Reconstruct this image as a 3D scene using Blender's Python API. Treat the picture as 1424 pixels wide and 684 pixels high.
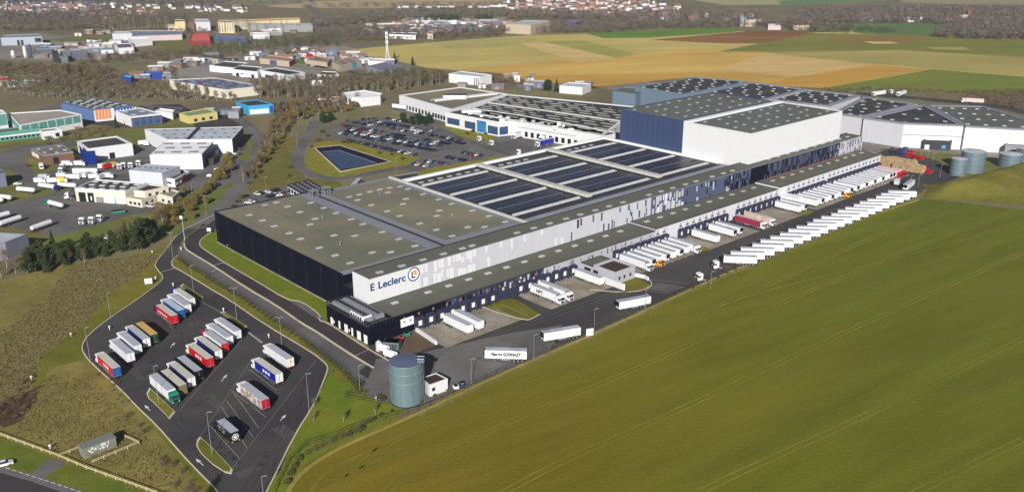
import bpy, bmesh, math, random
from mathutils import Vector, Matrix
from mathutils.geometry import tessellate_polygon
R = math.radians
rnd = random.Random(11)
for o in list(bpy.data.objects): bpy.data.objects.remove(o)
SC = bpy.context.scene
COL = SC.collection
# ---------------------------------------------------------------- camera, sky, sun
CX, CY, F, YH, H = 712., 342., 1255., -95., 132.
TH = math.atan((CY-YH)/F)
cd = bpy.data.cameras.new('camera'); cam = bpy.data.objects.new('camera', cd); COL.objects.link(cam)
cam.location = (0, 0, H); cam.rotation_euler = (math.pi/2-TH, 0, 0)
cd.sensor_width = 36; cd.lens = 36*F/1424.; cd.clip_start = 1; cd.clip_end = 20000
SC.camera = cam
SUN_EL, SHADOW_AZ = R(25.7), R(87)          # shadows fall towards +Y
wd = bpy.data.worlds.new('World'); SC.world = wd; wd.use_nodes = True
nt = wd.node_tree; nt.nodes.clear()
sky = nt.nodes.new('ShaderNodeTexSky'); sky.sky_type = 'NISHITA'; sky.sun_disc = False
sky.sun_elevation = SUN_EL
sdir = Vector((-math.cos(SHADOW_AZ)*math.cos(SUN_EL), -math.sin(SHADOW_AZ)*math.cos(SUN_EL), math.sin(SUN_EL)))
sky.sun_rotation = math.atan2(sdir.x, sdir.y)
sky.air_density = 0.7; sky.dust_density = 0.1; sky.ozone_density = 1.0
bg = nt.nodes.new('ShaderNodeBackground'); bg.inputs['Strength'].default_value = 0.05
wo = nt.nodes.new('ShaderNodeOutputWorld')
nt.links.new(sky.outputs[0], bg.inputs[0]); nt.links.new(bg.outputs[0], wo.inputs[0])
ld = bpy.data.lights.new('sun', 'SUN'); ld.energy = 5.0; ld.angle = R(0.5); ld.color = (1, .95, .87)
lo = bpy.data.objects.new('sun', ld); COL.objects.link(lo)
lo.rotation_euler = sdir.to_track_quat('Z', 'Y').to_euler()
lo.location = (0, -200, 400)
SC.view_settings.view_transform = 'Standard'; SC.view_settings.look = 'None'
SC.view_settings.exposure = 0.3; SC.view_settings.gamma = 1
# ---------------------------------------------------------------- survey maths
def G(px, py, z=0.):
    u = (px-CX)/F; v = -(py-CY)/F
    dy = math.cos(TH)+v*math.sin(TH); dz = -math.sin(TH)+v*math.cos(TH)
    t = (z-H)/dz
    return (u*t, dy*t)
AX = R(42.2); OX, OY = -48.13, 277.07
CA, SA = math.cos(AX), math.sin(AX)
def W(s, t): return (OX+s*CA+t*SA, OY+s*SA-t*CA)
def ST(x, y):
    x -= OX; y -= OY
    return (x*CA+y*SA, x*SA-y*CA)
def pt(p, z=0.):
    if len(p) == 3: return W(p[1], p[2]) if p[0] == 's' else (p[1], p[2])
    return G(p[0], p[1], z)
# ---------------------------------------------------------------- materials
def lin(c):
    c /= 255.
    return c/12.92 if c <= .04045 else ((c+.055)/1.055)**2.4
def alb(r, g, b, k): return tuple(min(.85, lin(x)/k) for x in (r, g, b))
MATS = {}
def mat(name, col, rough=.75, metal=0., var=.12, sc=.25, bump=0., spec=.3, streak=False, col2=None, sc2=.02, fine=2., band=None):
    if name in MATS: return MATS[name]
    m = bpy.data.materials.new(name); m.use_nodes = True; n = m.node_tree
    bs = n.nodes['Principled BSDF']; L = n.links.new
    bs.inputs['Roughness'].default_value = rough; bs.inputs['Metallic'].default_value = metal
    bs.inputs['Specular IOR Level'].default_value = spec
    geo = n.nodes.new('ShaderNodeNewGeometry')
    src = geo.outputs['Position']
    if streak:
        mp = n.nodes.new('ShaderNodeMapping'); mp.inputs['Scale'].default_value = (1, 1, .08)
        L(src, mp.inputs[0]); vsrc = mp.outputs[0]
    else: vsrc = src
    bsrc = src
    if band:
        mp = n.nodes.new('ShaderNodeMapping'); mp.vector_type = 'TEXTURE'; mp.inputs['Rotation'].default_value = (0, 0, R(band[0])); mp.inputs['Scale'].default_value = (band[1], band[2], 1)
        L(src, mp.inputs[0]); vsrc = bsrc = mp.outputs[0]
    a = n.nodes.new('ShaderNodeTexNoise'); a.inputs['Scale'].default_value = sc; a.inputs['Detail'].default_value = 5
    a.inputs['Roughness'].default_value = .6
    L(vsrc, a.inputs['Vector'])
    b = n.nodes.new('ShaderNodeTexNoise'); b.inputs['Scale'].default_value = fine; b.inputs['Detail'].default_value = 3
    L(src, b.inputs['Vector'])
    base = n.nodes.new('ShaderNodeRGB'); base.outputs[0].default_value = (*col, 1); cs = base.outputs[0]
    if col2:
        c = n.nodes.new('ShaderNodeTexNoise'); c.inputs['Scale'].default_value = sc2; c.inputs['Detail'].default_value = 4
        c.inputs['Distortion'].default_value = .6
        L(bsrc, c.inputs['Vector'])
        rp = n.nodes.new('ShaderNodeValToRGB'); rp.color_ramp.elements[0].position = .38; rp.color_ramp.elements[1].position = .62
        L(c.outputs['Fac'], rp.inputs[0])
        mx = n.nodes.new('ShaderNodeMix'); mx.data_type = 'RGBA'
        L(rp.outputs[0], mx.inputs[0]); L(cs, mx.inputs[6]); mx.inputs[7].default_value = (*col2, 1); cs = mx.outputs[2]
    ad = n.nodes.new('ShaderNodeMath'); ad.operation = 'MULTIPLY_ADD'; ad.inputs[1].default_value = .45
    L(b.outputs['Fac'], ad.inputs[0]); L(a.outputs['Fac'], ad.inputs[2])
    mr = n.nodes.new('ShaderNodeMapRange'); mr.inputs[1].default_value = .42; mr.inputs[2].default_value = 1.03
    mr.inputs[3].default_value = 1-var*1.6; mr.inputs[4].default_value = 1+var*1.6; mr.clamp = False
    L(ad.outputs[0], mr.inputs[0])
    vm = n.nodes.new('ShaderNodeVectorMath'); vm.operation = 'SCALE'
    L(cs, vm.inputs[0]); L(mr.outputs[0], vm.inputs['Scale']); L(vm.outputs[0], bs.inputs['Base Color'])
    if bump:
        bp = n.nodes.new('ShaderNodeBump'); bp.inputs['Strength'].default_value = bump; bp.inputs['Distance'].default_value = .4
        L(b.outputs['Fac'], bp.inputs['Height']); L(bp.outputs[0], bs.inputs['Normal'])
    MATS[name] = m
    return m
def gm(name, rgb, rgb2=None, var=.12, sc=.06, sc2=.012, bump=.3, fine=1.2, k=.88, rough=.95, band=None):
    return mat(name, alb(*rgb, k), rough, var=var, sc=sc, bump=bump, spec=.1, col2=alb(*rgb2, k) if rgb2 else None, sc2=sc2, fine=fine, band=band)
def wm(name, rgb, k=1.22, rough=.6, var=.04, sc=.5, **kw):
    return mat(name, alb(*rgb, k), rough, var=var, sc=sc, streak=True, **kw)
asphalt = gm('asphalt', (60, 58, 61), (76, 72, 72), var=.12, sc=.12, sc2=.035, bump=.1, band=(42, 3, 1))
asphalt_old = gm('worn_asphalt', (106, 102, 101), (90, 87, 87), var=.1, sc=.12, sc2=.03, bump=.1)
asphalt_dk = gm('dark_asphalt', (58, 54, 57), (68, 63, 64), var=.08, sc=.1, sc2=.05, bump=.1)
conc = gm('concrete', (148, 140, 128), (125, 117, 102), var=.14, sc=.3, sc2=.08, bump=.1)
kerbm = gm('kerb_stone', (186, 176, 152), var=.1, k=.9, bump=0)
paint_w = gm('road_paint', (205, 205, 205), var=.15, sc=.8, k=.9, bump=0)
paint_f = gm('faded_paint', (140, 137, 132), var=.2, sc=.8, k=.9, bump=0)
paint_y = gm('yellow_paint', (190, 150, 60), var=.15, sc=.8, k=.9, bump=0)
white = wm('white_cladding', (234, 234, 238), var=.015); white_c = wm('cream_cladding', (228, 222, 205))
white_p = mat('white_paint', (.8, .8, .82), .35, var=.02, spec=.5)
lgrey = wm('light_grey_cladding', (205, 206, 214)); mgrey = wm('mid_grey_cladding', (184, 185, 194))
navy = wm('navy_cladding', (53, 57, 80)); dknavy = wm('dark_navy_cladding', (13, 15, 33), spec=.1); slate = wm('slate_blue_cladding', (86, 95, 124))
hbblue = wm('deep_blue_cladding', (60, 77, 114), var=.1, sc=.3); bluegrey = wm('blue_grey_cladding', (112, 130, 150))
black = mat('black_plastic', (.012, .012, .014), .5, var=.05)
rubber = mat('tyre_rubber', (.015, .015, .016), .85, var=.1)
glass = mat('dark_glass', (.015, .02, .03), .12, var=.02, spec=.8)
glassb = mat('blue_glass', (.03, .07, .16), .12, var=.1, spec=.8)
steel = mat('galvanised_steel', (.42, .44, .46), .45, .6, var=.08)
greym = mat('grey_metal', (.25, .26, .28), .5, .2, var=.1)
dkmetal = mat('dark_metal', (.04, .042, .05), .5, .2, var=.1)
roof_ol = gm('olive_roof_membrane', (128, 121, 101), (106, 106, 93), var=.05, sc=.05, sc2=.02, bump=0)
roof_gr = gm('grey_roof_membrane', (92, 92, 84), (99, 98, 88), var=.05, sc=.1, bump=0)
roof_bd = gm('pale_roof_edge', (124, 126, 136), var=.08, bump=0)
roof_dk = gm('dark_roof_membrane', (56, 56, 60), (70, 70, 70), var=.14, sc=.1, sc2=.05, bump=0)
roof_hb = gm('green_grey_roof', (98, 102, 98), (90, 93, 88), var=.07, sc=.1, bump=0)
roof_lt = gm('pale_metal_roof', (176, 182, 188), (160, 166, 172), var=.08, sc=.2, sc2=.05, bump=0)
roof_wh = gm('white_metal_roof', (220, 222, 224), var=.05, bump=0)
sky_w = mat('skylight_acrylic', (.52, .53, .52), .3, var=.05, spec=.5)
solar = mat('solar_cell', alb(20, 21, 40, .9), .42, var=.25, sc=.08, spec=.4)
duct = mat('duct_metal', (.52, .51, .48), .5, var=.1, sc=.4)
redp = mat('red_paint', (.5, .02, .025), .4, var=.05); bluep = mat('blue_paint', (.02, .05, .3), .4, var=.05)
orange = mat('orange_paint', (.75, .33, .02), .4, var=.08); green = mat('green_paint', (.02, .2, .12), .4, var=.1)
yellowp = mat('yellow_paint_gloss', (.7, .5, .03), .4, var=.05)
wood = mat('pallet_wood', (.5, .36, .2), .9, var=.35, sc=.8, fine=4)
bark = mat('bark', (.11, .085, .065), .95, var=.2, sc=1)
paints = {}
def paint(r, g, b, k=1.1):
    key = 'paint_%d_%d_%d' % (r, g, b)
    if key not in paints: paints[key] = mat('vehicle_'+key, alb(r, g, b, k), .4, var=.03, sc=.6, spec=.45)
    return paints[key]
# ---------------------------------------------------------------- mesh helpers
class MB:
    def __init__(s, ox=0., oy=0., oz=0.): s.v = []; s.f = []; s.mi = []; s.ms = []; s.o = (ox, oy, oz)
    def m(s, mt):
        if mt not in s.ms: s.ms.append(mt)
        return s.ms.index(mt)
    def add(s, vs, fs, mt):
        b = len(s.v); k = s.m(mt)
        s.v += [(x-s.o[0], y-s.o[1], z-s.o[2]) for x, y, z in vs]
        for f in fs: s.f.append(tuple(b+i for i in f)); s.mi.append(k)
    def box(s, x0, x1, y0, y1, z0, z1, mt, top=None, bot=True):
        vs = [(x0, y0, z0), (x1, y0, z0), (x1, y1, z0), (x0, y1, z0), (x0, y0, z1), (x1, y0, z1), (x1, y1, z1), (x0, y1, z1)]
        s.add(vs, [(0, 1, 5, 4), (1, 2, 6, 5), (2, 3, 7, 6), (3, 0, 4, 7), (3, 2, 1, 0)], mt)
        s.add([vs[4], vs[5], vs[6], vs[7]], [(0, 1, 2, 3)], top or mt)
    def stbox(s, s0, s1, t0, t1, z0, z1, mt, top=None): s.box(s0, s1, -t1, -t0, z0, z1, mt, top)
    def prism(s, poly, z0, z1, mt, top=None, lid=True):
        n = len(poly)
        a = sum(poly[i][0]*poly[(i+1) % n][1]-poly[(i+1) % n][0]*poly[i][1] for i in range(n))
        if a < 0: poly = poly[::-1]
        vs = [(x, y, z0) for x, y in poly]+[(x, y, z1) for x, y in poly]
        s.add(vs, [(i, (i+1) % n, n+(i+1) % n, n+i) for i in range(n)], mt)
        if lid:
            tri = tessellate_polygon([[Vector((x, y, 0)) for x, y in poly]])
            fs = []
            for t in tri:
                p = [poly[i] for i in t]
                ar = (p[1][0]-p[0][0])*(p[2][1]-p[0][1])-(p[2][0]-p[0][0])*(p[1][1]-p[0][1])
                fs.append(tuple(t) if ar > 0 else tuple(t[::-1]))
            s.add([(x, y, z1) for x, y in poly], fs, top or mt)
    def sheet(s, poly, z, mt):
        s.prism(poly, z-.001, z, mt); n = len(poly)
        # drop the tiny side faces
        del s.f[-(len(s.f)):0]
    def cyl(s, x, y, z0, z1, r0, r1, n, mt, cap=True, top=None):
        vs = [(x+r0*math.cos(2*math.pi*i/n), y+r0*math.sin(2*math.pi*i/n), z0) for i in range(n)]
        vs += [(x+r1*math.cos(2*math.pi*i/n), y+r1*math.sin(2*math.pi*i/n), z1) for i in range(n)]
        s.add(vs, [(i, (i+1) % n, n+(i+1) % n, n+i) for i in range(n)], mt)
        if cap: s.add(vs[n:], [tuple(range(n))], top or mt)
    def tube(s, a, b, r0, r1, n, mt, cap=True):
        a = Vector(a); b = Vector(b); d = (b-a).normalized()
        u = d.orthogonal().normalized(); w = d.cross(u)
        vs = []
        for c, r in ((a, r0), (b, r1)):
            for i in range(n):
                an = 2*math.pi*i/n; vs.append(tuple(c+u*(r*math.cos(an))+w*(r*math.sin(an))))
        fs = [(i, (i+1) % n, n+(i+1) % n, n+i) for i in range(n)]
        if cap: fs += [tuple(range(n, 2*n)), tuple(range(n-1, -1, -1))]
        s.add(vs, fs, mt)
    def build(s, name, parent=None, loc=None, rz=None, smooth=False):
        me = bpy.data.meshes.new(name); me.from_pydata(s.v, [], s.f)
        for mt in s.ms: me.materials.append(mt)
        me.polygons.foreach_set('material_index', s.mi)
        if smooth: me.polygons.foreach_set('use_smooth', [True]*len(s.f))
        me.update()
        o = bpy.data.objects.new(name, me); COL.objects.link(o)
        if parent: o.parent = parent
        if loc: o.location = loc
        if rz is not None: o.rotation_euler = (0, 0, rz)
        return o
def tag(o, label, cat, group=None):
    o['label'] = label; o['category'] = cat
    if group: o['group'] = group
    return o
def thing(name, label, cat, loc=(0, 0, 0), rz=0., group=None):
    o = bpy.data.objects.new(name, None); COL.objects.link(o); o.empty_display_size = .5
    o.location = loc if len(loc) == 3 else (*loc, 0); o.rotation_euler = (0, 0, rz)
    return tag(o, label, cat, group)
KIDS = {}
def kids(o):
    if o.name not in KIDS: KIDS[o.name] = list(o.children)
    return KIDS[o.name]
def copy_tree(o, parent=None):
    c = o.copy(); COL.objects.link(c)
    if parent: c.parent = parent
    for k in kids(o): copy_tree(k, c)
    return c
def dup(o, label, loc, rz=0., group=None, scale=None):
    c = copy_tree(o); c.location = loc if len(loc) == 3 else (*loc, 0); c.rotation_euler = (0, 0, rz); c['label'] = label
    if group: c['group'] = group
    if scale: c.scale = scale if isinstance(scale, tuple) else (scale,)*3
    return c
def remove_tree(o):
    for k in list(o.children): remove_tree(k)
    bpy.data.objects.remove(o)
def struct(name, polys, mt, z, kind='structure'):
    mb = MB()
    for p in polys:
        q = [pt(a) for a in p]
        tri = tessellate_polygon([[Vector((x, y, 0)) for x, y in q]])
        fs = []
        for t in tri:
            a = [q[i] for i in t]
            ar = (a[1][0]-a[0][0])*(a[2][1]-a[0][1])-(a[2][0]-a[0][0])*(a[1][1]-a[0][1])
            fs.append(tuple(t) if ar > 0 else tuple(t[::-1]))
        mb.add([(x, y, z) for x, y in q], fs, mt)
    o = mb.build(name); o['kind'] = kind
    return o
def smooth_line(pts, it=2):
    for _ in range(it):
        q = [pts[0]]
        for a, b in zip(pts[:-1], pts[1:]):
            q += [(a[0]*.75+b[0]*.25, a[1]*.75+b[1]*.25), (a[0]*.25+b[0]*.75, a[1]*.25+b[1]*.75)]
        pts = q+[pts[-1]]
    return pts
def ribbon(mb, line, w, z0, z1, mt):
    L_ = []
    n = len(line)
    for i, (x, y) in enumerate(line):
        a = line[max(0, i-1)]; b = line[min(n-1, i+1)]
        dx, dy = b[0]-a[0], b[1]-a[1]; l = math.hypot(dx, dy) or 1
        L_.append((x-dy/l*w/2, y+dx/l*w/2, x+dy/l*w/2, y-dx/l*w/2))
    for p, q in zip(L_[:-1], L_[1:]):
        if z1-z0 < .02: mb.add([(p[2], p[3], z1), (q[2], q[3], z1), (q[0], q[1], z1), (p[0], p[1], z1)], [(0, 1, 2, 3)], mt)
        else:
            vs = [(p[2], p[3], z0), (q[2], q[3], z0), (q[0], q[1], z0), (p[0], p[1], z0), (p[2], p[3], z1), (q[2], q[3], z1), (q[0], q[1], z1), (p[0], p[1], z1)]
            mb.add(vs, [(4, 5, 6, 7), (0, 1, 5, 4), (2, 3, 7, 6)], mt)
ORD = ['first', 'second', 'third', 'fourth', 'fifth', 'sixth', 'seventh', 'eighth', 'ninth', 'tenth', 'eleventh', 'twelfth', 'thirteenth', 'fourteenth', 'fifteenth', 'sixteenth', 'seventeenth', 'eighteenth', 'nineteenth', 'twentieth', 'twenty-first', 'twenty-second', 'twenty-third', 'twenty-fourth', 'twenty-fifth', 'twenty-sixth', 'twenty-seventh', 'twenty-eighth', 'twenty-ninth', 'thirtieth']+['later']*40
# ================================================================ GROUND
scrub = gm('rough_ground', (108, 98, 76), (116, 110, 78), var=.2, sc=.02, sc2=.006, fine=.3)
struct('ground', [[('w', -9000, -1500), ('w', 9000, -1500), ('w', 9000, 14000), ('w', -9000, 14000)]], scrub, 0)
FN = [0]
def fld(name, poly, rgb, rgb2, z, **kw):
    FN[0] += 1
    return struct(name, [poly], gm(name+'_soil_%d' % FN[0], rgb, rgb2, **kw), z)
fk = dict(sc=.03, sc2=.01, fine=.5, bump=.2, var=.13, band=(8, 4, 1))
fld('field', [(468, 72), (520, 66), (640, 56), (740, 49), (820, 47), (1000, 43), (1100, 46), (1200, 44), (1300, 52), (1460, 56), (1460, 136), (1424, 134), (1330, 125), (1180, 124), (1090, 117), (960, 107), (830, 120), (740, 112), (700, 102), (640, 99), (590, 94), (540, 82)], (172, 156, 92), (186, 168, 98), .03, **fk)
fld('field', [(640, 97), (740, 88), (830, 80), (960, 68), (1060, 72), (1064, 84), (1010, 95), (1100, 108), (1075, 120), (960, 108), (830, 121), (740, 113), (700, 103)], (198, 166, 90), (182, 142, 66), .05, **fk)
fld('field', [(815, 47), (920, 41.5), (1035, 39.5), (1020, 45), (905, 53), (840, 53.5)], (92, 122, 46), (100, 128, 52), .06, **fk)
fld('field', [(905, 56), (960, 51), (1040, 44), (1130, 46), (1190, 50), (1080, 61), (1010, 61)], (122, 80, 46), (134, 96, 56), .07, **fk)
fld('field', [(1000, 72), (1130, 46.5), (1240, 48), (1460, 56), (1460, 84), (1250, 73), (1100, 73)], (112, 114, 48), (128, 122, 56), .08, **fk)
fld('field', [(1130, 56), (1180, 51.5), (1300, 54), (1240, 61)], (128, 92, 52), (140, 110, 62), .09, **fk)
fld('field', [(1200, 58), (1240, 58.5), (1252, 61), (1215, 61.5)], (196, 168, 112), None, .11, **fk)
fld('field', [(1285, 66), (1340, 66), (1350, 70), (1300, 69)], (160, 152, 82), None, .11, **fk)
fld('field', [(1064, 73), (1250, 70), (1460, 82), (1460, 108), (1290, 95), (1180, 86)], (164, 150, 86), (150, 138, 78), .09, **fk)
fld('field', [(1062, 75), (1215, 90), (1100, 108), (1000, 96)], (200, 168, 112), (190, 160, 98), .10, **fk)
fld('field', [(1098, 109), (1215, 90.5), (1292, 96.5), (1140, 123), (1064, 119)], (188, 144, 66), (178, 136, 60), .11, **fk)
fld('field', [(1142, 123.5), (1295, 97), (1460, 110), (1460, 136), (1300, 127)], (108, 118, 44), (126, 126, 50), .12, **fk)
fld('field', [(755, 58), (815, 57), (885, 76), (855, 81)], (148, 144, 72), (158, 150, 78), .07, **fk)
fld('field', [(722, 60), (754, 58.5), (862, 82), (800, 87)], (202, 172, 116), (188, 162, 100), .075, **fk)
fld('field', [(600, 62), (720, 52), (760, 56), (640, 72)], (160, 150, 92), (170, 158, 96), .06, **fk)
fld('field', [(370, 9.5), (400, 3), (520, 0), (700, 0), (690, 7), (540, 12), (420, 12)], (172, 152, 118), (160, 140, 104), .03, **fk)
fld('field', [(300, 6), (350, -6), (440, -9), (430, 3), (380, 8)], (126, 122, 92), (136, 130, 98), .05, **fk)
fld('field', [(180, -2), (330, -4), (320, 3), (200, 5)], (116, 92, 82), (124, 104, 90), .05, **fk)
fld('field', [(960, 0), (1090, -4), (1130, 7), (1010, 8)], (156, 150, 112), (144, 142, 104), .04, **fk)
fld('field', [(1080, 2), (1200, -6), (1250, 0), (1180, 4), (1090, 9)], (92, 116, 76), (104, 124, 82), .06, **fk)
fld('field', [(1250, 4), (1420, 8), (1460, 4), (1460, -6), (1260, -6)], (150, 138, 108), (130, 124, 96), .06, **fk)
fld('field', [(1155, 37), (1240, 32.5), (1312, 35), (1298, 50), (1240, 50), (1190, 46)], (84, 108, 62), (94, 114, 68), .05, **fk)
fld('field', [(600, 16), (690, 13), (760, 12), (770, 20), (690, 26), (610, 26)], (112, 118, 78), (122, 122, 84), .05, **fk)
# large near field with wheel tracks
nf = MB()
fgreen = gm('young_crop', (90, 98, 26), (120, 100, 30), var=.16, sc=.09, sc2=.008, fine=.9, k=.84, band=(33, 7, 1))
ftrack = gm('crop_track', (124, 118, 46), (108, 104, 36), var=.12, sc=.1, sc2=.03)
fedge = gm('field_margin', (150, 138, 68), (132, 122, 58), var=.15, sc=.2, sc2=.05)
nfp = [(385, 760), (396, 700), (404, 675), (425, 650), (470, 622), (560, 583), (700, 516), (840, 457), (1000, 382), (1100, 339), (1190, 305), (1280, 276), (1330, 281), (1424, 292), (1600, 318), ('w', 900, 260), ('w', 900, -400), ('w', -70, -400), ('w', -80, 120)]
q = [pt(a) for a in nfp]
tri = tessellate_polygon([[Vector((x, y, 0)) for x, y in q]])
fs = []
for t in tri:
    a = [q[i] for i in t]
    fs.append(tuple(t) if (a[1][0]-a[0][0])*(a[2][1]-a[0][1])-(a[2][0]-a[0][0])*(a[1][1]-a[0][1]) > 0 else tuple(t[::-1]))
nf.add([(x, y, .035) for x, y in q], fs, fgreen)
_n = fgreen.node_tree; _g = [a for a in _n.nodes if a.type == 'NEW_GEOMETRY'][0]; _mx = [a for a in _n.nodes if a.type == 'MIX'][0]; _rp = [a for a in _n.nodes if a.type == 'VALTORGB'][0]
_sx = _n.nodes.new('ShaderNodeVectorMath'); _sx.operation = 'DOT_PRODUCT'; _sx.inputs[1].default_value = (SA*.9+.3*CA, -CA*.9+.3*SA, 0); _n.links.new(_g.outputs['Position'], _sx.inputs[0])
_mr = _n.nodes.new('ShaderNodeMapRange'); o0 = (OX*_sx.inputs[1].default_value[0]+OY*_sx.inputs[1].default_value[1]); _mr.inputs[1].default_value = o0+40; _mr.inputs[2].default_value = o0+150; _mr.inputs[3].default_value = 1.0; _mr.inputs[4].default_value = .25; _n.links.new(_sx.outputs['Value'], _mr.inputs[0])
_ml = _n.nodes.new('ShaderNodeMath'); _ml.operation = 'MULTIPLY'; _n.links.new(_rp.outputs[0], _ml.inputs[0]); _n.links.new(_mr.outputs[0], _ml.inputs[1]); _n.links.new(_ml.outputs[0], _mx.inputs[0])
def track(pts, w, mt, z, off=0.):
    l = smooth_line([G(*p) for p in pts], 3)
    if off:
        r = []
        for i, (x, y) in enumerate(l):
            a = l[max(0, i-1)]; b = l[min(len(l)-1, i+1)]; dx, dy = b[0]-a[0], b[1]-a[1]; d = math.hypot(dx, dy) or 1
            r.append((x-dy/d*off, y+dx/d*off))
        l = r
    ribbon(nf, l, w, z, z, mt)
track([(398, 690), (406, 672), (427, 650), (472, 622), (560, 585), (700, 518), (840, 459), (1000, 384), (1100, 341), (1190, 307), (1278, 278)], 1.3, fedge, .07)
for tr in ([(470, 700), (478, 672), (500, 645), (545, 612), (620, 580), (700, 545), (800, 500), (900, 462), (1000, 425), (1100, 382), (1200, 335), (1320, 283)],
           [(520, 700), (560, 660), (640, 620), (720, 580), (820, 540), (920, 497), (1040, 440), (1150, 395), (1280, 340), (1424, 288)],
           [(640, 720), (760, 650), (900, 590), (1050, 520), (1200, 450), (1424, 350)],
           [(900, 720), (1020, 660), (1200, 580), (1424, 470)], [(1200, 720), (1424, 610)]):
    for of in (-.95, .95): track(tr, .5, ftrack, .045, of)
track([(1000, 425), (1080, 400), (1180, 375), (1300, 345), (1424, 310)], .5, ftrack, .048)
track([(425, 700), (440, 665), (480, 640), (530, 622)], .9, ftrack, .045); track([(450, 700), (462, 672), (500, 650), (560, 622)], .6, ftrack, .045)
o = nf.build('field'); o['kind'] = 'structure'
# lawns and rough grass on the near left
g_base = gm('verge_grass', (114, 108, 42), (98, 98, 36), var=.17, sc=.15, sc2=.03)
g_lawn = gm('mown_lawn', (94, 112, 28), (110, 114, 34), var=.14, sc=.2, sc2=.05)
g_dry = gm('dry_grass', (130, 118, 66), (110, 102, 54), var=.16, sc=.2, sc2=.04)
g_rough = gm('bank_soil', (112, 102, 64), (120, 108, 74), var=.18, sc=.4, sc2=.08)
g_green = gm('fresh_grass', (88, 102, 34), (102, 106, 40), var=.16, sc=.2, sc2=.05)
g_brown = gm('bramble_soil', (84, 62, 48), (72, 56, 42), var=.25, sc=.4, sc2=.1)
struct('verge', [[(-260, 470), (-60, 420), (0, 392), (95, 366), (160, 360), (235, 342), (262, 320), (290, 300), (420, 330), (520, 560), (560, 583), (470, 622), (425, 650), (404, 675), (396, 700), (385, 780), ('w', -80, 120), ('w', -260, 120), (-260, 760)]], g_base, .012)
struct('lawn', [[(-60, 415), (0, 390), (95, 367), (88, 380), (60, 420), (0, 462), (-60, 500)]], g_dry, .02)
struct('bank', [[(96, 366), (160, 360), (215, 351), (240, 342), (222, 358), (185, 388), (160, 402), (138, 428), (118, 450), (90, 470), (55, 500), (45, 540), (0, 570), (-60, 600), (-60, 500), (0, 460), (60, 420), (86, 382)]], g_rough, .024)
struct('meadow', [[(0, 575), (50, 545), (70, 510), (120, 500), (160, 535), (235, 620), (290, 690), (200, 720), (80, 640), (0, 606), (-50, 590)]], g_dry, .026)
struct('bramble_patch', [[(-20, 575), (0, 560), (30, 545), (50, 540), (52, 555), (30, 585), (5, 595)]], g_brown, .03)
struct('lawn', [[(0, 608), (82, 638), (66, 652), (42, 656), (10, 648), (-40, 634), (-60, 590)], [(94, 643), (205, 684), (260, 710), (140, 700), (62, 666)]], g_green, .028)
struct('lawn', [[(300, 322), (292, 324), (279, 333), (277, 341), (284, 347), (313, 366), (355, 390), (399, 417), (420, 419), (447, 438.7), (442, 445), (456, 451), (470, 446), (470, 410), (400, 380), (330, 335)]], g_lawn, .03)
struct('verge', [[(441, 540), (455, 525), (463, 505), (505, 541), (530, 556), (566, 570), (520, 595), (470, 615), (425, 645), (385, 700), (360, 720), (370, 684), (410, 605)]], g_lawn, .03)
# asphalt
struct('road', [[(-60, 640), (0, 657), (40, 668), (110, 692), (150, 720), (-60, 760)]], asphalt_dk, .05)
struct('pavement', [[(-60, 628), (0, 646), (9, 650), (60, 664), (117, 684), (170, 712), (150, 720), (110, 692), (40, 668), (0, 657), (-60, 640)]], asphalt_old, .045)
struct('driveway', [[(71, 636.5), (93, 643), (60, 666), (42, 658)]], asphalt_old, .055)
lot = [(255, 331), (300, 300), (296, 296), (279, 306), (250, 321), (226, 352), (215, 366), (218, 374), (228, 385), (221, 394.5), (190, 417), (154, 441), (122, 466), (114, 480), (115, 489), (126, 504), (168, 541), (190, 565), (218, 591), (250, 628), (279, 659), (303, 682), (318, 710), (350, 720), (371, 684), (410, 604), (434, 567), (447, 538), (456, 514), (455, 508), (447, 500), (434, 490), (365, 449), (319, 417), (290, 400), (274, 390), (249, 375), (240, 371), (238, 364), (247, 354), (248, 345)]
struct('lorry_park', [lot], asphalt, .05)
struct('service_road', [[(255, 334), (247, 345), (248, 356), (260, 364), (297, 389), (327, 406), (372, 437), (420, 468.5), (440, 484), (480, 514), (505, 540), (510, 551), (541, 560), (590, 558), (597, 520), (560, 497), (543, 503), (514, 486.6), (456, 449), (447, 438.7), (420, 419), (399, 417), (355, 390), (313, 366), (284, 347), (277, 341), (279, 333), (292, 324), (300, 322), (330, 320), (330, 300), (300, 300)]], asphalt_old, .046)
struct('access_road', [[(262, 349), (256, 338), (262, 328), (300, 305), (330, 300), (330, 320), (300, 322), (292, 324), (279, 333), (277, 341), (284, 347), (313, 366), (355, 390), (399, 417), (420, 419), (447, 438.7), (456, 449), (514, 486.6), (543, 503), (560, 497), (575, 515), (520, 514), (440, 461), (420, 450), (385, 425), (342, 400), (300, 372)]], asphalt_dk, .05)
struct('access_road', [[(418, 418.5), (400, 417), (447, 447), (456, 449), (447, 438.7)]], asphalt_old, .054)
struct('verge', [[(240, 371), (238, 364), (247, 357), (260, 366), (297, 391), (327, 408), (372, 439), (420, 470), (440, 486), (480, 516), (503, 541), (470, 530), (456, 508), (434, 488), (365, 448), (319, 416), (290, 399), (274, 389), (249, 374)]], g_base, .056)
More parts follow.
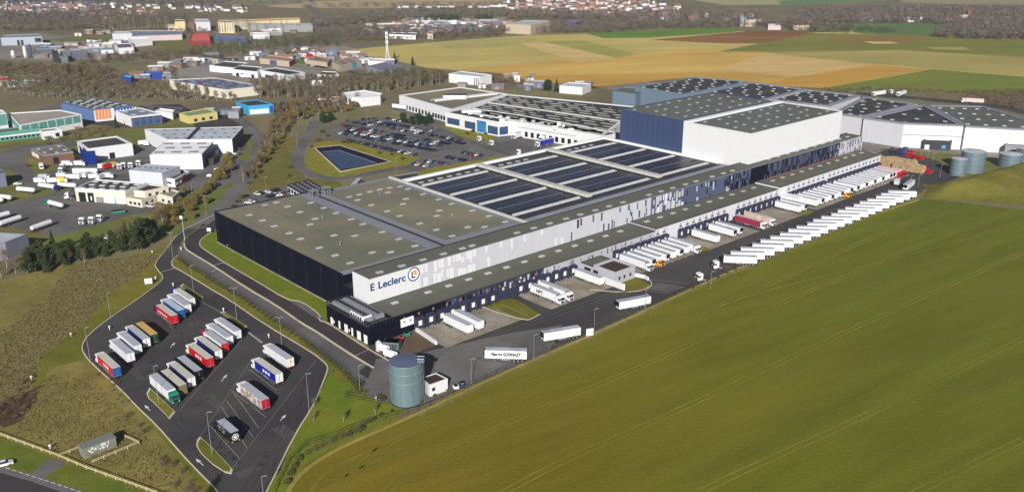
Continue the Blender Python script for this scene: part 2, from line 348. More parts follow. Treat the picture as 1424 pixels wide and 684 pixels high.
# yard
struct('loading_yard', [[('s', -14, 14), ('s', -13, 45), ('s', 69, 43.5), ('s', 141, 40.5), ('s', 336, 38), ('s', 372, 40), ('s', 395, 20), ('s', 400, 0), ('s', 362, 0), ('s', 362, -10), ('s', 0, -2), ('s', -4, 10)]], asphalt, .058)
struct('loading_yard', [[('s', -14, 20), ('s', -13, 44.5), ('s', 42, 44), ('s', 60, 32), ('s', 40, 24), ('s', 0, 14), ('s', -4, 10)]], asphalt_old, .062)
struct('loading_bay_apron', [[('s', 18, 0), ('s', 18, 19), ('s', 57, 19), ('s', 57, 0)], [('s', 67, 0), ('s', 67, 19.5), ('s', 104, 19.5), ('s', 104, 0)], [('s', 121, 0), ('s', 121, 17.5), ('s', 160, 17.5), ('s', 160, 0)], [('s', 166, 0), ('s', 166, 19), ('s', 204, 19), ('s', 204, 0)], [('s', 209, 0), ('s', 209, 19), ('s', 250, 19), ('s', 250, 0)], [('s', 254, 0), ('s', 254, 19), ('s', 295, 19), ('s', 295, 0)], [('s', 297, 0), ('s', 297, 19), ('s', 356, 19), ('s', 356, 0)]], conc, .07)
struct('lawn', [[(664, 424), (710, 415), (722, 418), (751, 437), (742, 442), (732, 446), (690, 434)], [(860, 393), (884, 384), (905, 397), (899, 402), (872, 404)], [(1108, 293), (1132, 293), (1125, 299), (1105, 300)], [(1176, 269), (1190, 268), (1192, 272), (1180, 275)], [('s', 158, 8), ('s', 165.5, 8), ('s', 165.5, 20), ('s', 158, 17)]], g_base, .078)
struct('gravel_yard', [[('s', 1, 1.5), ('s', 19, 0), ('s', 19, 15), ('s', 8, 15.5), ('s', -3, 8)]], gm('brown_gravel', (100, 84, 70), (88, 74, 62), var=.15, sc=.3), .066)
struct('verge', [[('s', -13, 45), ('s', 20, 44.8), ('s', 69, 43), ('s', 141, 40), ('s', 336, 37.5), ('s', 336, 43), ('s', 141, 43.2), ('s', 69, 46.5), ('s', 20, 47.5), ('s', -16, 50)]], g_rough, .064)
# kerbs, markings
kb = MB()
def kerb(pts, w=.35, h=.13, sm=1): ribbon(kb, smooth_line([pt(p) for p in pts], sm), w, 0, .06+h, kerbm)
kerb([(298, 299), (279, 308), (250, 322), (226, 353), (215, 367), (218, 374), (228, 385), (221, 394.5), (190, 417), (154, 441), (122, 466), (114, 480), (115, 489), (126, 504), (168, 541), (190, 565), (218, 591), (250, 628), (279, 659), (303, 682), (318, 710)])
kerb([(352, 718), (371, 684), (410, 604), (434, 567), (447, 538), (456, 514), (455, 508), (447, 500), (434, 490), (365, 449), (319, 417), (290, 400), (274, 390), (249, 375), (240, 371), (238, 364), (247, 355)], .45)
kerb([(256, 338), (257, 345), (263, 350), (300, 372), (342, 400), (385, 425), (420, 450), (440, 461), (480, 488), (520, 512)], .7, .2)
kerb([(300, 320), (292, 324), (279, 333), (277, 341), (284, 347), (313, 366), (355, 390), (399, 417), (420, 419), (447, 438.7), (442, 445), (456, 449), (480, 465), (514, 486.6), (543, 503)], .4)
kerb([(545, 487), (540, 493), (563, 506), (570, 503), (562, 495)], .3)
kerb([(664, 424), (690, 434), (732, 446), (742, 442), (751, 437)], .4); kerb([(820, 403), (868, 407), (899, 403), (908, 395), (900, 386), (884, 378)], .4)
o = kb.build('kerb'); o['kind'] = 'structure'
isl = MB()
def island(pts, mt=g_base):
    q = [pt(p) for p in pts]
    isl.prism(q, .05, .2, kerbm, top=kerbm)
    cx = sum(a[0] for a in q)/len(q); cy = sum(a[1] for a in q)/len(q)
    isl.prism([(cx+(x-cx)*.9, cy+(y-cy)*.9) for x, y in q], .19, .215, mt)
island([(208, 539), (204, 547), (206, 553), (220, 566), (231, 577), (236, 583), (244, 573), (226, 556)])
island([(278, 607), (274, 612), (273, 620), (280, 631), (296, 646), (313, 657), (322, 659), (324, 653), (300, 627)])
island([(250, 398), (255, 395), (268, 404), (282, 413), (283, 418), (278, 420), (262, 405)])
island([(306, 434), (313, 434), (344, 454), (340, 457), (330, 450)])
o = isl.build('traffic_island'); o['kind'] = 'structure'
mk = MB()
def mark(a, b, w=.15, mt=paint_w, dash=None, z=.075):
    A_, B_ = pt(a), pt(b); l = math.hypot(B_[0]-A_[0], B_[1]-A_[1])
    if not dash: ribbon(mk, [A_, B_], w, z, z, mt); return
    n = int(l/dash[0]/2) or 1
    for i in range(n):
        u = i/n; v = (i+.5)/n
        ribbon(mk, [(A_[0]+(B_[0]-A_[0])*u, A_[1]+(B_[1]-A_[1])*u), (A_[0]+(B_[0]-A_[0])*v, A_[1]+(B_[1]-A_[1])*v)], w, z, z, mt)
def arrow(a, b):
    A_, B_ = pt(a), pt(b); d = Vector((B_[0]-A_[0], B_[1]-A_[1])); l = d.length; d /= l; n = Vector((-d.y, d.x))
    A2 = Vector(A_); m = A2+d*(l*.5)
    for q in ([A2-n*.12, A2+n*.12, m+n*.12, m-n*.12],): mk.add([(p.x, p.y, .075) for p in q], [(0, 3, 2, 1)], paint_w)
    e = A2+d*l
    mk.add([(p.x, p.y, .075) for p in (m-n*.55, e, m+n*.55)], [(0, 1, 2)], paint_w)
for a, b in (((209, 571), (201, 563)), ((308, 530), (316, 520)), ((283, 647), (272, 637)), ((390, 585), (397.5, 576)), ((237, 483), (243.5, 476))): arrow(a, b)
mark((249, 571), (340, 468), .18, paint_f, (.5,)); mark((324, 650), (440, 500), .18, paint_f, (.5,)); mark((278, 607), (350, 500), .18, paint_f, (.5,))
for a, b in (((292, 592), (334, 638)), ((308, 565), (343, 622)), ((315, 557), (352, 608)), ((324, 545), (360, 595)), ((320, 541), (370, 580)), ((346, 513), (385, 543)), ((222, 432), (240, 457)), ((150, 480), (168, 500))): mark(a, b, .16, paint_f)
mark((278, 418), (310, 436), .5, paint_f, (.45,)); mark((344, 461), (365, 477), .7, paint_w, (.45,))
mark((226, 378), (243, 373), .3); mark((296, 369), (313, 365), .3, paint_w); mark((293, 378), (305, 374), .3, paint_w)
mark((495, 494), (513, 486), .3, paint_w, (.5,))
for i in range(14): mark((8+i*9, 650+i*2.9), (14+i*9, 652+i*2.9), .22, paint_w)
# wear on the lorry park: repairs, stains and tyre sweeps
stain = gm('oil_stain', (44, 42, 45), (52, 50, 52), var=.15, bump=0); patchm = gm('tarmac_repair', (84, 80, 78), (76, 73, 72), var=.12, bump=0)
wr = random.Random(4)
for k in range(46):
    px, py = wr.choice(((200, 450), (230, 500), (280, 560), (330, 470), (300, 610), (400, 560), (350, 640), (170, 480), (250, 470), (370, 540), (310, 640), (420, 520))); x, y = G(px+wr.uniform(-24, 24), py+wr.uniform(-14, 14)); r_ = wr.uniform(.3, 1.0); n = 9
    mk.prism([(x+r_*wr.uniform(.6, 1.3)*math.cos(2*math.pi*i/n), y+r_*wr.uniform(.6, 1.3)*math.sin(2*math.pi*i/n)) for i in range(n)], .0535, .0545, stain)
for px, py, w, d in ((232, 470, 9, 2.5), (300, 560, 3, 12), (395, 600, 4, 7), (190, 520, 2, 10), (345, 655, 6, 3), (270, 450, 5, 4)):
    x, y = G(px, py); c_, s_ = CA, SA; mk.prism([(x+a*w*c_-b*d*s_, y+a*w*s_+b*d*c_) for a, b in ((-.5, -.5), (.5, -.5), (.5, .5), (-.5, .5))], .052, .053, patchm)
for line in ([(236, 395), (262, 440), (225, 520), (190, 545)], [(250, 392), (300, 425), (420, 500), (425, 540), (380, 620), (340, 684)], [(244, 394), (290, 470), (230, 560), (275, 620), (310, 684)], [(430, 505), (440, 520), (420, 570), (380, 660)]):
    l = smooth_line([G(*a) for a in line], 3)
    for of in (-1, 1):
        l_ = []
        for i, (x, y) in enumerate(l):
            a = l[max(0, i-1)]; b = l[min(len(l)-1, i+1)]; dx, dy = b[0]-a[0], b[1]-a[1]; q = math.hypot(dx, dy) or 1; l_.append((x-dy/q*of, y+dx/q*of))
        ribbon(mk, l_, .45, .0555, .0555, gm('tyre_sweep', (54, 52, 55), (66, 63, 64), var=.1, bump=0))
# yard lines
mark(('s', 8, 21.5), ('s', 100, 23.5), .15, paint_f, (.5,)); mark(('s', 8, 24), ('s', 100, 26), .15, paint_f, (.5,)); mark(('s', 106, 27), ('s', 112, 40), .2, paint_f); mark(('s', 116, 21), ('s', 126, 38), .2, paint_f)
for i in range(6): mark(('s', 109+i*1.6, 28+i*.3), ('s', 113+i*1.6, 38+i*.3), .3, paint_f)
DOCKS = [20.5, 25.3, 30.2, 35.1, 39.9, 44.8, 49.6, 54.4, 68.7, 73.5, 78.4, 83.2, 88, 92.8, 97.6, 102.3]+[124.2+4.62*i for i in range(8)]+[168.3+4.78*i for i in range(8)]+[213.2+4.78*i for i in range(8)]+[258+4.86*i for i in range(8)]+[299+4.62*i for i in range(9)]+[339.5+4.6*i for i in range(4)]
for s in [d for d in DOCKS if d != 102.3]:
    for d in (-2.1, 2.1): mark(('s', s+d, 4), ('s', s+d, 18.5), .3, paint_f, z=.085)
for s in (69, 74, 79, 84, 89): mark(('s', s, 9), ('s', s, 13), .15, paint_y, z=.087)
for i in range(3): mark(('s', 160+i*3, 8), ('s', 160+i*3+1, 17), .5, paint_y, z=.087)
o = mk.build('road_marking'); o['kind'] = 'structure'
# left industrial estate ground
est = gm('estate_grass', (98, 108, 52), (110, 102, 60), var=.2, sc=.06, sc2=.02)
struct('estate_lawn', [[(-300, 350), (-60, 350), (0, 340), (60, 360), (200, 345), (262, 318), (300, 300), (350, 255), (380, 200), (340, 165), (200, 165), (100, 180), (0, 190), (-60, 200), (-300, 210)]], est, .02)
struct('tanker_yard', [[(-60, 292), (0, 286), (60, 272), (110, 262), (240, 268), (262, 280), (240, 292), (185, 298), (160, 306), (115, 318), (80, 328), (40, 322), (0, 312), (-60, 312)]], asphalt_old, .04)
struct('lorry_yard', [[(55, 262), (65, 240), (100, 228), (150, 212), (200, 215), (300, 215), (345, 225), (330, 250), (300, 263), (240, 266), (160, 262), (100, 260)]], asphalt_old, .045)
struct('estate_road', [[(-60, 222), (0, 212), (30, 202), (90, 196), (108, 196), (105, 204), (60, 210), (30, 218), (50, 245), (60, 262), (35, 262), (15, 235), (-60, 240)]], asphalt_old, .048)
struct('forecourt', [[(140, 224), (150, 210), (185, 204), (215, 200), (225, 206), (195, 218), (160, 226)], [(270, 232), (300, 192), (338, 188), (345, 205), (310, 236)], [(190, 172), (200, 168), (245, 160), (255, 150), (200, 146), (180, 150), (165, 165)], [(0, 165), (60, 150), (100, 140), (130, 138), (90, 158), (20, 185), (0, 190)]], asphalt_old, .044)
struct('forecourt', [[(95, 158), (160, 148), (250, 145), (262, 152), (230, 172), (180, 178), (110, 172)], [(270, 152), (330, 160), (345, 172), (300, 182), (270, 178)], [(380, 160), (440, 152), (400, 142), (370, 145)]], asphalt_dk, .042)
pr = [(300, 145), (318, 156), (338, 170), (356, 184), (362, 200), (358, 222), (347, 243), (332, 262), (312, 284), (292, 300), (270, 318)]
rm = MB(); l = smooth_line([G(*p) for p in pr]); ribbon(rm, l, 9, 0, .052, asphalt_old); ribbon(rm, l, .15, 0, .056, paint_f)
l2 = smooth_line([G(*p) for p in [(440, 168), (428, 190), (414, 210), (413, 228), (425, 240), (445, 247), (475, 250), (540, 236), (600, 228), (660, 222), (692, 214)]]); ribbon(rm, l2, 7.5, 0, .0585, asphalt_old)
l3 = smooth_line([G(*p) for p in [(300, 296), (330, 282), (352, 270), (392, 262), (430, 255)]]); ribbon(rm, l3, 8, 0, .054, asphalt_old)
l4 = smooth_line([G(*p) for p in [(470, 60), (452, 42), (447, 26), (438, 14), (425, 8)]]); ribbon(rm, l4, 14, 0, .06, asphalt_old)
l5 = smooth_line([G(*p) for p in [(1190, 130), (1240, 134), (1340, 143), (1400, 150), (1440, 160)]]); ribbon(rm, l5, 16, 0, .13, asphalt)
o = rm.build('road'); o['kind'] = 'structure'
struct('verge', [[(340, 262), (372, 205), (400, 190), (414, 190), (404, 225), (425, 248), (470, 252), (480, 262), (400, 266), (360, 275)]], gm('olive_verge', (112, 100, 50), (98, 98, 46), var=.2, sc=.15), .025)
struct('car_park', [[(335, 292), (352, 268), (400, 262), (430, 275), (400, 290), (340, 300)], [(447, 184), (452, 176), (512, 164), (540, 164), (600, 172), (650, 194), (712, 214), (690, 222), (640, 232), (575, 240), (560, 232), (586, 219), (528, 209), (490, 198), (470, 192)]], asphalt_old, .05)
struct('lorry_yard', [[(672, 200), (694, 189), (780, 190), (790, 215), (720, 222), (706, 214)], [(540, 150), (556, 142), (640, 165), (620, 176), (600, 172)]], asphalt_old, .056)
struct('lawn', [[(428, 215), (440, 196), (490, 198), (528, 210), (586, 219), (560, 233), (475, 249), (440, 246), (420, 235)], [(604, 170), (612, 158), (700, 180), (700, 190), (672, 198), (650, 193)], [(540, 250), (600, 234), (690, 218), (712, 216), (720, 224), (600, 260)]], gm('park_grass', (118, 120, 40), (128, 116, 46), var=.18, sc=.15, sc2=.05), .053)
struct('pond_liner', [[(438.6, 206), (472, 202.7), (541.5, 224.8), (474, 238)]], gm('pond_liner', (18, 20, 44), None, bump=0), .07)
struct('pond_edge', [[(436, 205.5), (472, 201.5), (545, 225), (473, 240.5)]], kerbm, .064)
wtr = mat('pond_water', alb(10, 24, 58, .9), .2, var=.12, sc=.1, spec=.5)
struct('water', [[(448, 211.5), (470.5, 209), (524, 227), (474, 236.5)]], wtr, .078)
pd = MB(); ribbon(pd, [G(448, 211.5), G(470.5, 209), G(524, 227)], .7, .05, .12, paint_f); o = pd.build('pond_ledge'); o['kind'] = 'structure'
# industrial aprons farther away
pad = gm('pale_hardstanding', (136, 130, 122), (118, 110, 102), var=.15, sc=.03, sc2=.01)
struct('hardstanding', [[(-40, 84), (0, 52), (60, 47), (190, 58), (180, 78), (110, 84)], [(225, 96), (262, 84), (330, 78), (380, 88), (470, 102), (460, 112), (362, 122), (250, 118)], [(345, 74), (400, 62), (470, 62), (590, 88), (560, 100), (430, 96)], [(520, 52), (700, 40), (720, 32), (560, 30)], [(720, 108), (850, 118), (800, 128), (720, 122)], [(780, 118), (860, 112), (980, 118), (880, 128)], [(1145, 160), (1460, 215), (1460, 228), (1300, 232), (1210, 215)]], pad, .022)
struct('meadow', [[(205, 60), (262, 55), (300, 80), (260, 82)], [(45, 58), (110, 50), (190, 46), (150, 58)], [(335, 78), (400, 68), (440, 78), (500, 92), (440, 92)], [(60, 120), (110, 112), (150, 122), (80, 128)], [(1222, 206), (1424, 222), (1424, 236), (1300, 262), (1240, 225)]], est, .026)
struct('pallet_yard', [[(1212, 216), (1240, 205), (1300, 222), (1330, 240), (1290, 252), (1230, 246)]], asphalt, .063)
# grass berm on the right
bm = MB(); NB = 40
for_rows = []
for i in range(NB+1):
    u = i/NB
    fx = 1281+u*330
    foot = Vector((*G(fx, 276+u*22), 0.0)); hgt = min(1, u*7)*5.5
    crest = Vector((*G(1290+u*250, 262-u*66 if u < .75 else 212.5, hgt), hgt))
    back = crest+Vector((-2+4*u, 12, -hgt))
    row = []
    for k in range(13):
        v = k/12
        if v < .62:
            w = v/.62; p = foot.lerp(crest, w); p.z = hgt*(w*w*(3-2*w))
        else:
            w = (v-.62)/.38; p = crest.lerp(back, w); p.z = hgt*(1-w*w*(3-2*w))
        p.z += rnd.uniform(-.12, .12)*(hgt > 0 and 0 < k < 12) - (.05 if k in (0, 12) else 0)
        row.append(tuple(p))
    for_rows.append(row)
vs = [p for r in for_rows for p in r]
bm.add(vs, [(i*13+k, (i+1)*13+k, (i+1)*13+k+1, i*13+k+1) for i in range(NB) for k in range(12)], gm('berm_grass', (112, 108, 46), (100, 96, 40), var=.17, sc=.15, sc2=.04))
o = bm.build('berm', smooth=True); o['kind'] = 'structure'
# ================================================================ MAIN DISTRIBUTION CENTRE
class Bld:
    def __init__(s, name, label, cat, sc, tc):
        s.r = thing(name, label, cat, (*W(sc, tc), 0), AX); s.o = (sc, -tc); s.n = {}
    def mb(s): return MB(*s.o)
    def put(s, name, mb, label=None, parent=None):
        o = mb.build(name, parent or s.r)
        if label: o['label'] = label
        return o
    def inst(s, name, proto, sc, tc, z, rz=0., parent=None):
        # repeats of one part share mesh data
        o = bpy.data.objects.new(name, proto); COL.objects.link(o); o.parent = parent or s.r
        o.location = (sc-s.o[0], -tc-s.o[1], z); o.rotation_euler = (0, 0, rz); return o
def mesh_of(mb, name):
    o = mb.build(name); me = o.data; bpy.data.objects.remove(o); return me
m = MB(); m.box(-1.35, 1.35, -.85, .85, 0, .3, greym); m.box(-1.25, 1.25, -.75, .75, .3, .45, sky_w); m.box(-.04, .04, -.76, .76, .45, .48, greym)
SKM = mesh_of(m, 'skylight')
def parapet(mb, s0, s1, t0, t1, z, h, w, mt):
    mb.stbox(s0, s1, t0, t0+w, z, z+h, mt); mb.stbox(s0, s1, t1-w, t1, z, z+h, mt)
    mb.stbox(s0, s0+w, t0+w, t1-w, z, z+h, mt); mb.stbox(s1-w, s1, t0+w, t1-w, z, z+h, mt)
def patches(mb, s0, s1, t, z0, z1, n, mts, wmin=.7, wmax=1.4, hmin=1, hmax=4.5, e=.05):
    used = []
    for _ in range(n*4):
        if len(used) >= n: break
        w = rnd.uniform(wmin, wmax); h = rnd.uniform(hmin, hmax); s = rnd.uniform(s0, s1-w)
        z = rnd.choice((z0, z1-h, rnd.uniform(z0, z1-h)))
        if any(s < u[1]+.05 and s+w > u[0]-.05 and z < u[3] and z+h > u[2] for u in used): continue
        used.append((s, s+w, z, z+h)); mb.stbox(s, s+w, t, t+e, z, z+h, rnd.choice(mts))
solar2 = mat('solar_cell_pale', alb(34, 35, 56, .9), .42, var=.25, sc=.08, spec=.4)
band_m = gm('roof_light_band', (176, 178, 182), var=.12, sc=.4, bump=0)
pale_deck = gm('pale_deck', (128, 134, 146), bump=0)
# -- the big low hall with grey-brown roof fields and solar panels
B = Bld('warehouse_hall', 'huge flat warehouse hall, dark navy end wall, brown membrane roof and blue solar fields', 'warehouse', 130, -80)
m = B.mb(); m.stbox(9.5, 250, -136, -121, 0, 14, dknavy, roof_bd) if 0 else None
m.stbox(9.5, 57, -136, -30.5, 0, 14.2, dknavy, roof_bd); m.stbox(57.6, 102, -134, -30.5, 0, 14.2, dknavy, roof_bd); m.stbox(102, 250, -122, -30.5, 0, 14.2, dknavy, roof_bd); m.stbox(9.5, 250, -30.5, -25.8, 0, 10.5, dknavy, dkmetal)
for a in range(10): m.stbox(9.42, 9.5, -134+a*11, -133.9+a*11, .3, 14.2, dkmetal)
m.stbox(57, 57.6, -134, -30.5, 0, 13.0, black)
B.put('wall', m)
m = B.mb(); m.stbox(10.2, 50.5, -135, -34, 14.2, 14.26, roof_ol); [m.stbox(10.4, 50.3, -130+k*12.1, -129.8+k*12.1, 14.26, 14.29, roof_gr) for k in range(8)]; m.stbox(30, 30.25, -134.8, -34.2, 14.26, 14.29, roof_gr); B.put('roof', m)
m = B.mb(); m.stbox(61.5, 97.5, -130, -36, 14.2, 14.26, roof_ol); [m.stbox(61.7, 97.3, -126+k*12.1, -125.8+k*12.1, 14.26, 14.29, roof_gr) for k in range(8)]; B.put('roof', m)
m = B.mb(); m.stbox(102.5, 249, -120, -35.6, 14.2, 14.25, roof_dk); B.put('roof', m)
m = B.mb()
m.stbox(9.35, 9.75, -136.1, -30.5, 14.2, 14.6, dknavy); m.stbox(9.75, 56, -136.1, -135.7, 14.2, 14.6, dknavy); m.stbox(9.75, 56.9, -30.9, -30.45, 14.2, 14.5, roof_bd); m.stbox(57.9, 101.5, -30.9, -30.45, 14.2, 14.5, roof_bd); m.stbox(57.7, 58, -134, -31, 14.2, 14.5, roof_bd)
B.put('parapet', m)
m = B.mb(); m.stbox(102, 250, -122.4, -120.4, 14.2, 15.3, roof_wh); m.stbox(248.6, 250.4, -120.4, -38, 14.2, 15.3, roof_wh); B.put('parapet', m)
tA = [(70, 438), (130, 424), (190, 446), (312, 426), (255, 475), (380, 453), (445, 480), (57, 519), (118, 549), (335, 510), (525, 513), (308, 540), (588, 538), (198, 586), (690, 580), (258, 616), (434, 598), (545, 600), (777, 617), (863, 653), (357, 663), (-12, 490)]
A_ = [(350+x/3.8, 170+y/3.8) for x, y in tA]+[(350+x/3.8, 340+y/3.8) for x, y in [(441, 57), (520, 97), (637, 42), (735, 40)]]
tB = [(515, 395), (570, 382), (624, 368), (677, 356), (730, 347), (783, 340), (826, 353), (560, 411), (720, 371), (632, 438), (905, 380), (815, 405), (800, 432), (988, 408), (1057, 431), (716, 470), (782, 495), (990, 467), (978, 495), (1165, 467), (1253, 496), (888, 535), (1340, 526), (975, 568), (1142, 554), (1230, 553), (1060, 601)]
A_ += [(350+x/3.8, 170+y/3.8) for x, y in tB]
for p in A_:
    s, t = ST(*G(p[0], p[1], 14.5)); B.inst('skylight', SKM, s, t, 14.26)
for b0, b1 in ((104, 146), (151, 197), (203, 246)):
    for t in (-108.3, -86, -65, -42.3):
        m = B.mb()
        for k in range(int((b1-b0)/1.5)):
            m.stbox(b0+k*1.5, b0+k*1.5+1.2, t-.65, t+.65, 14.4, 15.0, band_m)
        m.stbox(b0, b1, t-.9, t+.9, 14.25, 14.42, band_m); B.put('roof_light_band', m)
    for t0, t1 in ((-105, -89.2), (-82.7, -67.8), (-61.7, -45.2)):
        m = B.mb(); nr = 6
        for i in range(nr):
            a = t0+(t1-t0)*i/nr; c = t0+(t1-t0)*(i+1)/nr-.12
            for q in range(int((b1-b0)/6)):
                if rnd.random() < .02: continue
                u0 = b0+q*(b1-b0)/int((b1-b0)/6)
                m.stbox(u0, u0+(b1-b0)/int((b1-b0)/6)-.08, a, c, 14.5, 14.56, solar if rnd.random() < .85 else solar2)
        m.stbox(b0, b1, (t0+t1)/2-.25, (t0+t1)/2+.15, 14.56, 14.62, pale_deck); [m.stbox(b0, b1, t0+(t1-t0)*i/nr-.14, t0+(t1-t0)*i/nr+.02, 14.57, 14.6, greym) for i in range(1, nr)]
        B.put('solar_array', m)
    for k in range(7 if b0 < 110 else 5): B.inst('skylight', SKM, b0+3+k*6, -113.5, 14.26)
for s in (148.3, 200):
    m = B.mb(); m.stbox(s-1.6, s+1.6, -119, -38, 15.2, 16.6, duct)
    for k in range(20): m.stbox(s-.2, s+.2, -118+k*4, -117.8+k*4, 14.2, 15.2, steel)
    for k in range(14): m.stbox(s-1.68, s+1.68, -117+k*5.8, -116.8+k*5.8, 15.2, 16.68, steel)
    B.put('ventilation_duct', m)
m = B.mb(); m.stbox(100.4, 101.6, -132, -30, 14.3, 15.2, duct); m.stbox(56.2, 57, -133, -27, 14.3, 14.8, dkmetal); B.put('ventilation_duct', m)
m = B.mb(); m.stbox(104, 246, -38.6, -37.6, 14.3, 15.0, dkmetal); m.stbox(104, 249, -34.8, -31.5, 14.3, 14.6, pale_deck); B.put('ventilation_duct', m)
for s, t in ((80, -110), (84, -60), (27, -60), (40, -95)):
    m = B.mb(); m.cyl(s, -t, 14.2, 15.3, .25, .25, 8, steel); m.cyl(s, -t, 15.3, 15.6, .45, .1, 8, steel); B.put('roof_vent', m)
for s, t in ((53, -128), (60, -129)):
    m = B.mb()
    for a, b in ((0, 0), (3, 0), (0, 2), (3, 2)): m.stbox(s+a, s+a+.3, t+b, t+b+.3, 14.2, 17.5, steel)
    m.stbox(s-.2, s+3.5, t-.2, t+2.5, 17.5, 17.8, steel); B.put('stair_hood', m)
m = B.mb(); m.stbox(9.0, 9.45, -136, -26, 0, .35, conc); B.put('plinth', m)
# -- tall facade strip with the lettering
B = Bld('warehouse_front_range', 'long tall warehouse front with white, blue and navy cladding and a blue shop name', 'warehouse', 186, -20.5)
t1 = -15.
m = B.mb(); bands = [(10.7, 33, white), (33, 165, lgrey), (165, 245, slate), (245, 262, dknavy), (262, 335, navy), (335, 362, lgrey)]
for a, b, mt in bands: m.stbox(a, b, -25.6, t1, 0, 16.6, mt, roof_gr)
WALLM = m
m = B.mb(); m.stbox(11, 361.6, -25.3, t1-.3, 16.6, 16.66, roof_gr); B.put('roof', m)
m = B.mb(); m.stbox(10.6, 362.1, t1-.2, t1+.03, 16.6, 16.8, roof_bd); m.stbox(10.6, 362.1, -25.75, -25.45, 16.6, 16.9, dkmetal); m.stbox(10.6, 10.85, -25.45, t1-.2, 16.6, 16.8, white); B.put('parapet', m)
m = WALLM; patches(m, 33, 60, t1, 7.6, 16.4, 30, [white], .8, 2.4, 2, 5); patches(m, 60, 108, t1, 7.6, 16.4, 8, [white], .8, 1.3, 2, 5)
patches(m, 112, 166, t1, 7.6, 16.3, 20, [slate, slate, navy], .5, 1.2, 2, 4); patches(m, 166, 190, t1, 7.6, 16.3, 34, [lgrey, white, lgrey], .5, 1.6, 2, 6)
patches(m, 190, 243, t1, 7.6, 16.3, 22, [lgrey, dknavy, dknavy], .6, 1.3, 2, 4); patches(m, 225, 247, t1, 7.6, 16.3, 22, [dknavy], .5, 1.5, 2, 6)
patches(m, 258, 335, t1, 7.6, 16.3, 90, [slate, slate, dknavy, dknavy], .5, 1.3, 2, 5); patches(m, 325, 361, t1, 7.6, 16.3, 70, [slate, navy, mgrey], .5, 1.3, 2, 5)
B.put('wall', m)
for x, y in [(350+a/3.8, 340+b/3.8) for a, b in [(678, 147), (795, 113), (908, 81), (1015, 50), (1118, 22), (1170, 8)]]+[(700+a/3.8, 170+b/3.8) for a, b in [(75, 585), (165, 560), (253, 537), (337, 511), (412, 489), (490, 466), (566, 446), (640, 425), (775, 385), (838, 366), (905, 350), (970, 330), (1030, 315), (1115, 290), (1170, 272), (1225, 260)]]:
    s, t = ST(*G(x, y, 16.9)); B.inst('skylight', SKM, s, max(-22, min(-18, t)), 16.66)
for k in range(10): B.inst('skylight', SKM, 268+k*9.3, -19.5, 16.66)
navytext = mat('sign_navy', (.004, .045, .16), .5, var=.02)
orgtext = mat('sign_orange', (.8, .28, .03), .5, var=.02)
def text(body, size, mt, parent, loc, rot, name='lettering', off=.0, shear=0., sx=1.):
    c = bpy.data.curves.new('txt', 'FONT'); c.body = body; c.size = size; c.extrude = .03; c.offset = off; c.shear = shear
    o = bpy.data.objects.new('txt', c); COL.objects.link(o)
    bpy.context.view_layer.update()
    me = bpy.data.meshes.new_from_object(o.evaluated_get(bpy.context.evaluated_depsgraph_get()))
    bpy.data.objects.remove(o); me.name = name; me.materials.clear(); me.materials.append(mt)
    t = bpy.data.objects.new(name, me); COL.objects.link(t); t.parent = parent; t.location = loc; t.rotation_euler = rot; t.scale = (sx, 1, 1)
    return t
def fl(s, z, t=t1+.06): return (s-B.o[0], -t-B.o[1], z)
text('E', 3.75, navytext, B.r, fl(10.95, 12.2), (math.pi/2, 0, 0), off=.09)
text('.', 3.75, orgtext, B.r, fl(13.35, 12.2), (math.pi/2, 0, 0), off=.03)
text('Leclerc', 3.75, navytext, B.r, fl(14.3, 12.2), (math.pi/2, 0, 0), off=.085, sx=1.1)
m = MB()
def ring(r0, r1, y, mt, n=36):
    vs = []
    for r in (r0, r1):
        for i in range(n): a = 2*math.pi*i/n; vs.append((r*math.cos(a), y, r*math.sin(a)))
    m.add(vs, [(i, n+i, n+(i+1) % n, (i+1) % n) for i in range(n)], mt)
ring(0.01, 2.7, -.03, white_p); ring(2.25, 2.7, -.05, navytext); 
n = 20; vs = [(.05+1.35*math.cos(-.35+2.0*i/(n-1)), -.045, -.15+1.75*math.sin(-.2+1.95*i/(n-1))) for i in range(n)]+[(.05, -.045, -.15)]; m.add(vs, [tuple(range(len(vs)))], orgtext)
o = m.build('emblem', B.r); o.location = fl(30, 13.75, t1+.05)
text('L', 3.6, navytext, o, (-1.2, -.08, -1.3), (math.pi/2, 0, 0), off=.1)
# -- loading dock annexe, three lengths
shm = MB(); shm.box(-1.85, -1.35, -1.6, 0, 0, 4.2, navy); shm.box(1.35, 1.85, -1.6, 0, 0, 4.2, navy); shm.box(-1.35, 1.35, -1.6, 0, 3.8, 4.2, navy); shm.add([(-1.95, -1.7, 4.2), (1.95, -1.7, 4.2), (1.95, 0, 4.7), (-1.95, 0, 4.7), (-1.95, -1.7, 4.0), (1.95, -1.7, 4.0)], [(0, 1, 2, 3), (4, 5, 1, 0)], navy)
shm.box(-1.35, 1.35, -.5, 0, 0, 1.1, dkmetal); shm.box(-1.3, -1.2, -.6, -.5, 0, 1.0, yellowp)
SHM = mesh_of(shm, 'dock_shelter')
dm = MB(); dm.box(-1.32, 1.32, -.3, .0, 1.12, 3.5, white_p); DOM = mesh_of(dm, 'dock_door')
wm_ = MB(); wm_.box(-.9, .9, -.06, 0, 0, .7, black); wm_.box(-.25, .25, -.06, 0, 1.2, 1.8, black); WIM = mesh_of(wm_, 'louvre')
vm_ = MB(); vm_.box(-.35, .35, -.12, 0, 0, .9, mat('copper_grille', (.32, .15, .1), .6)); VEM = mesh_of(vm_, 'vent')
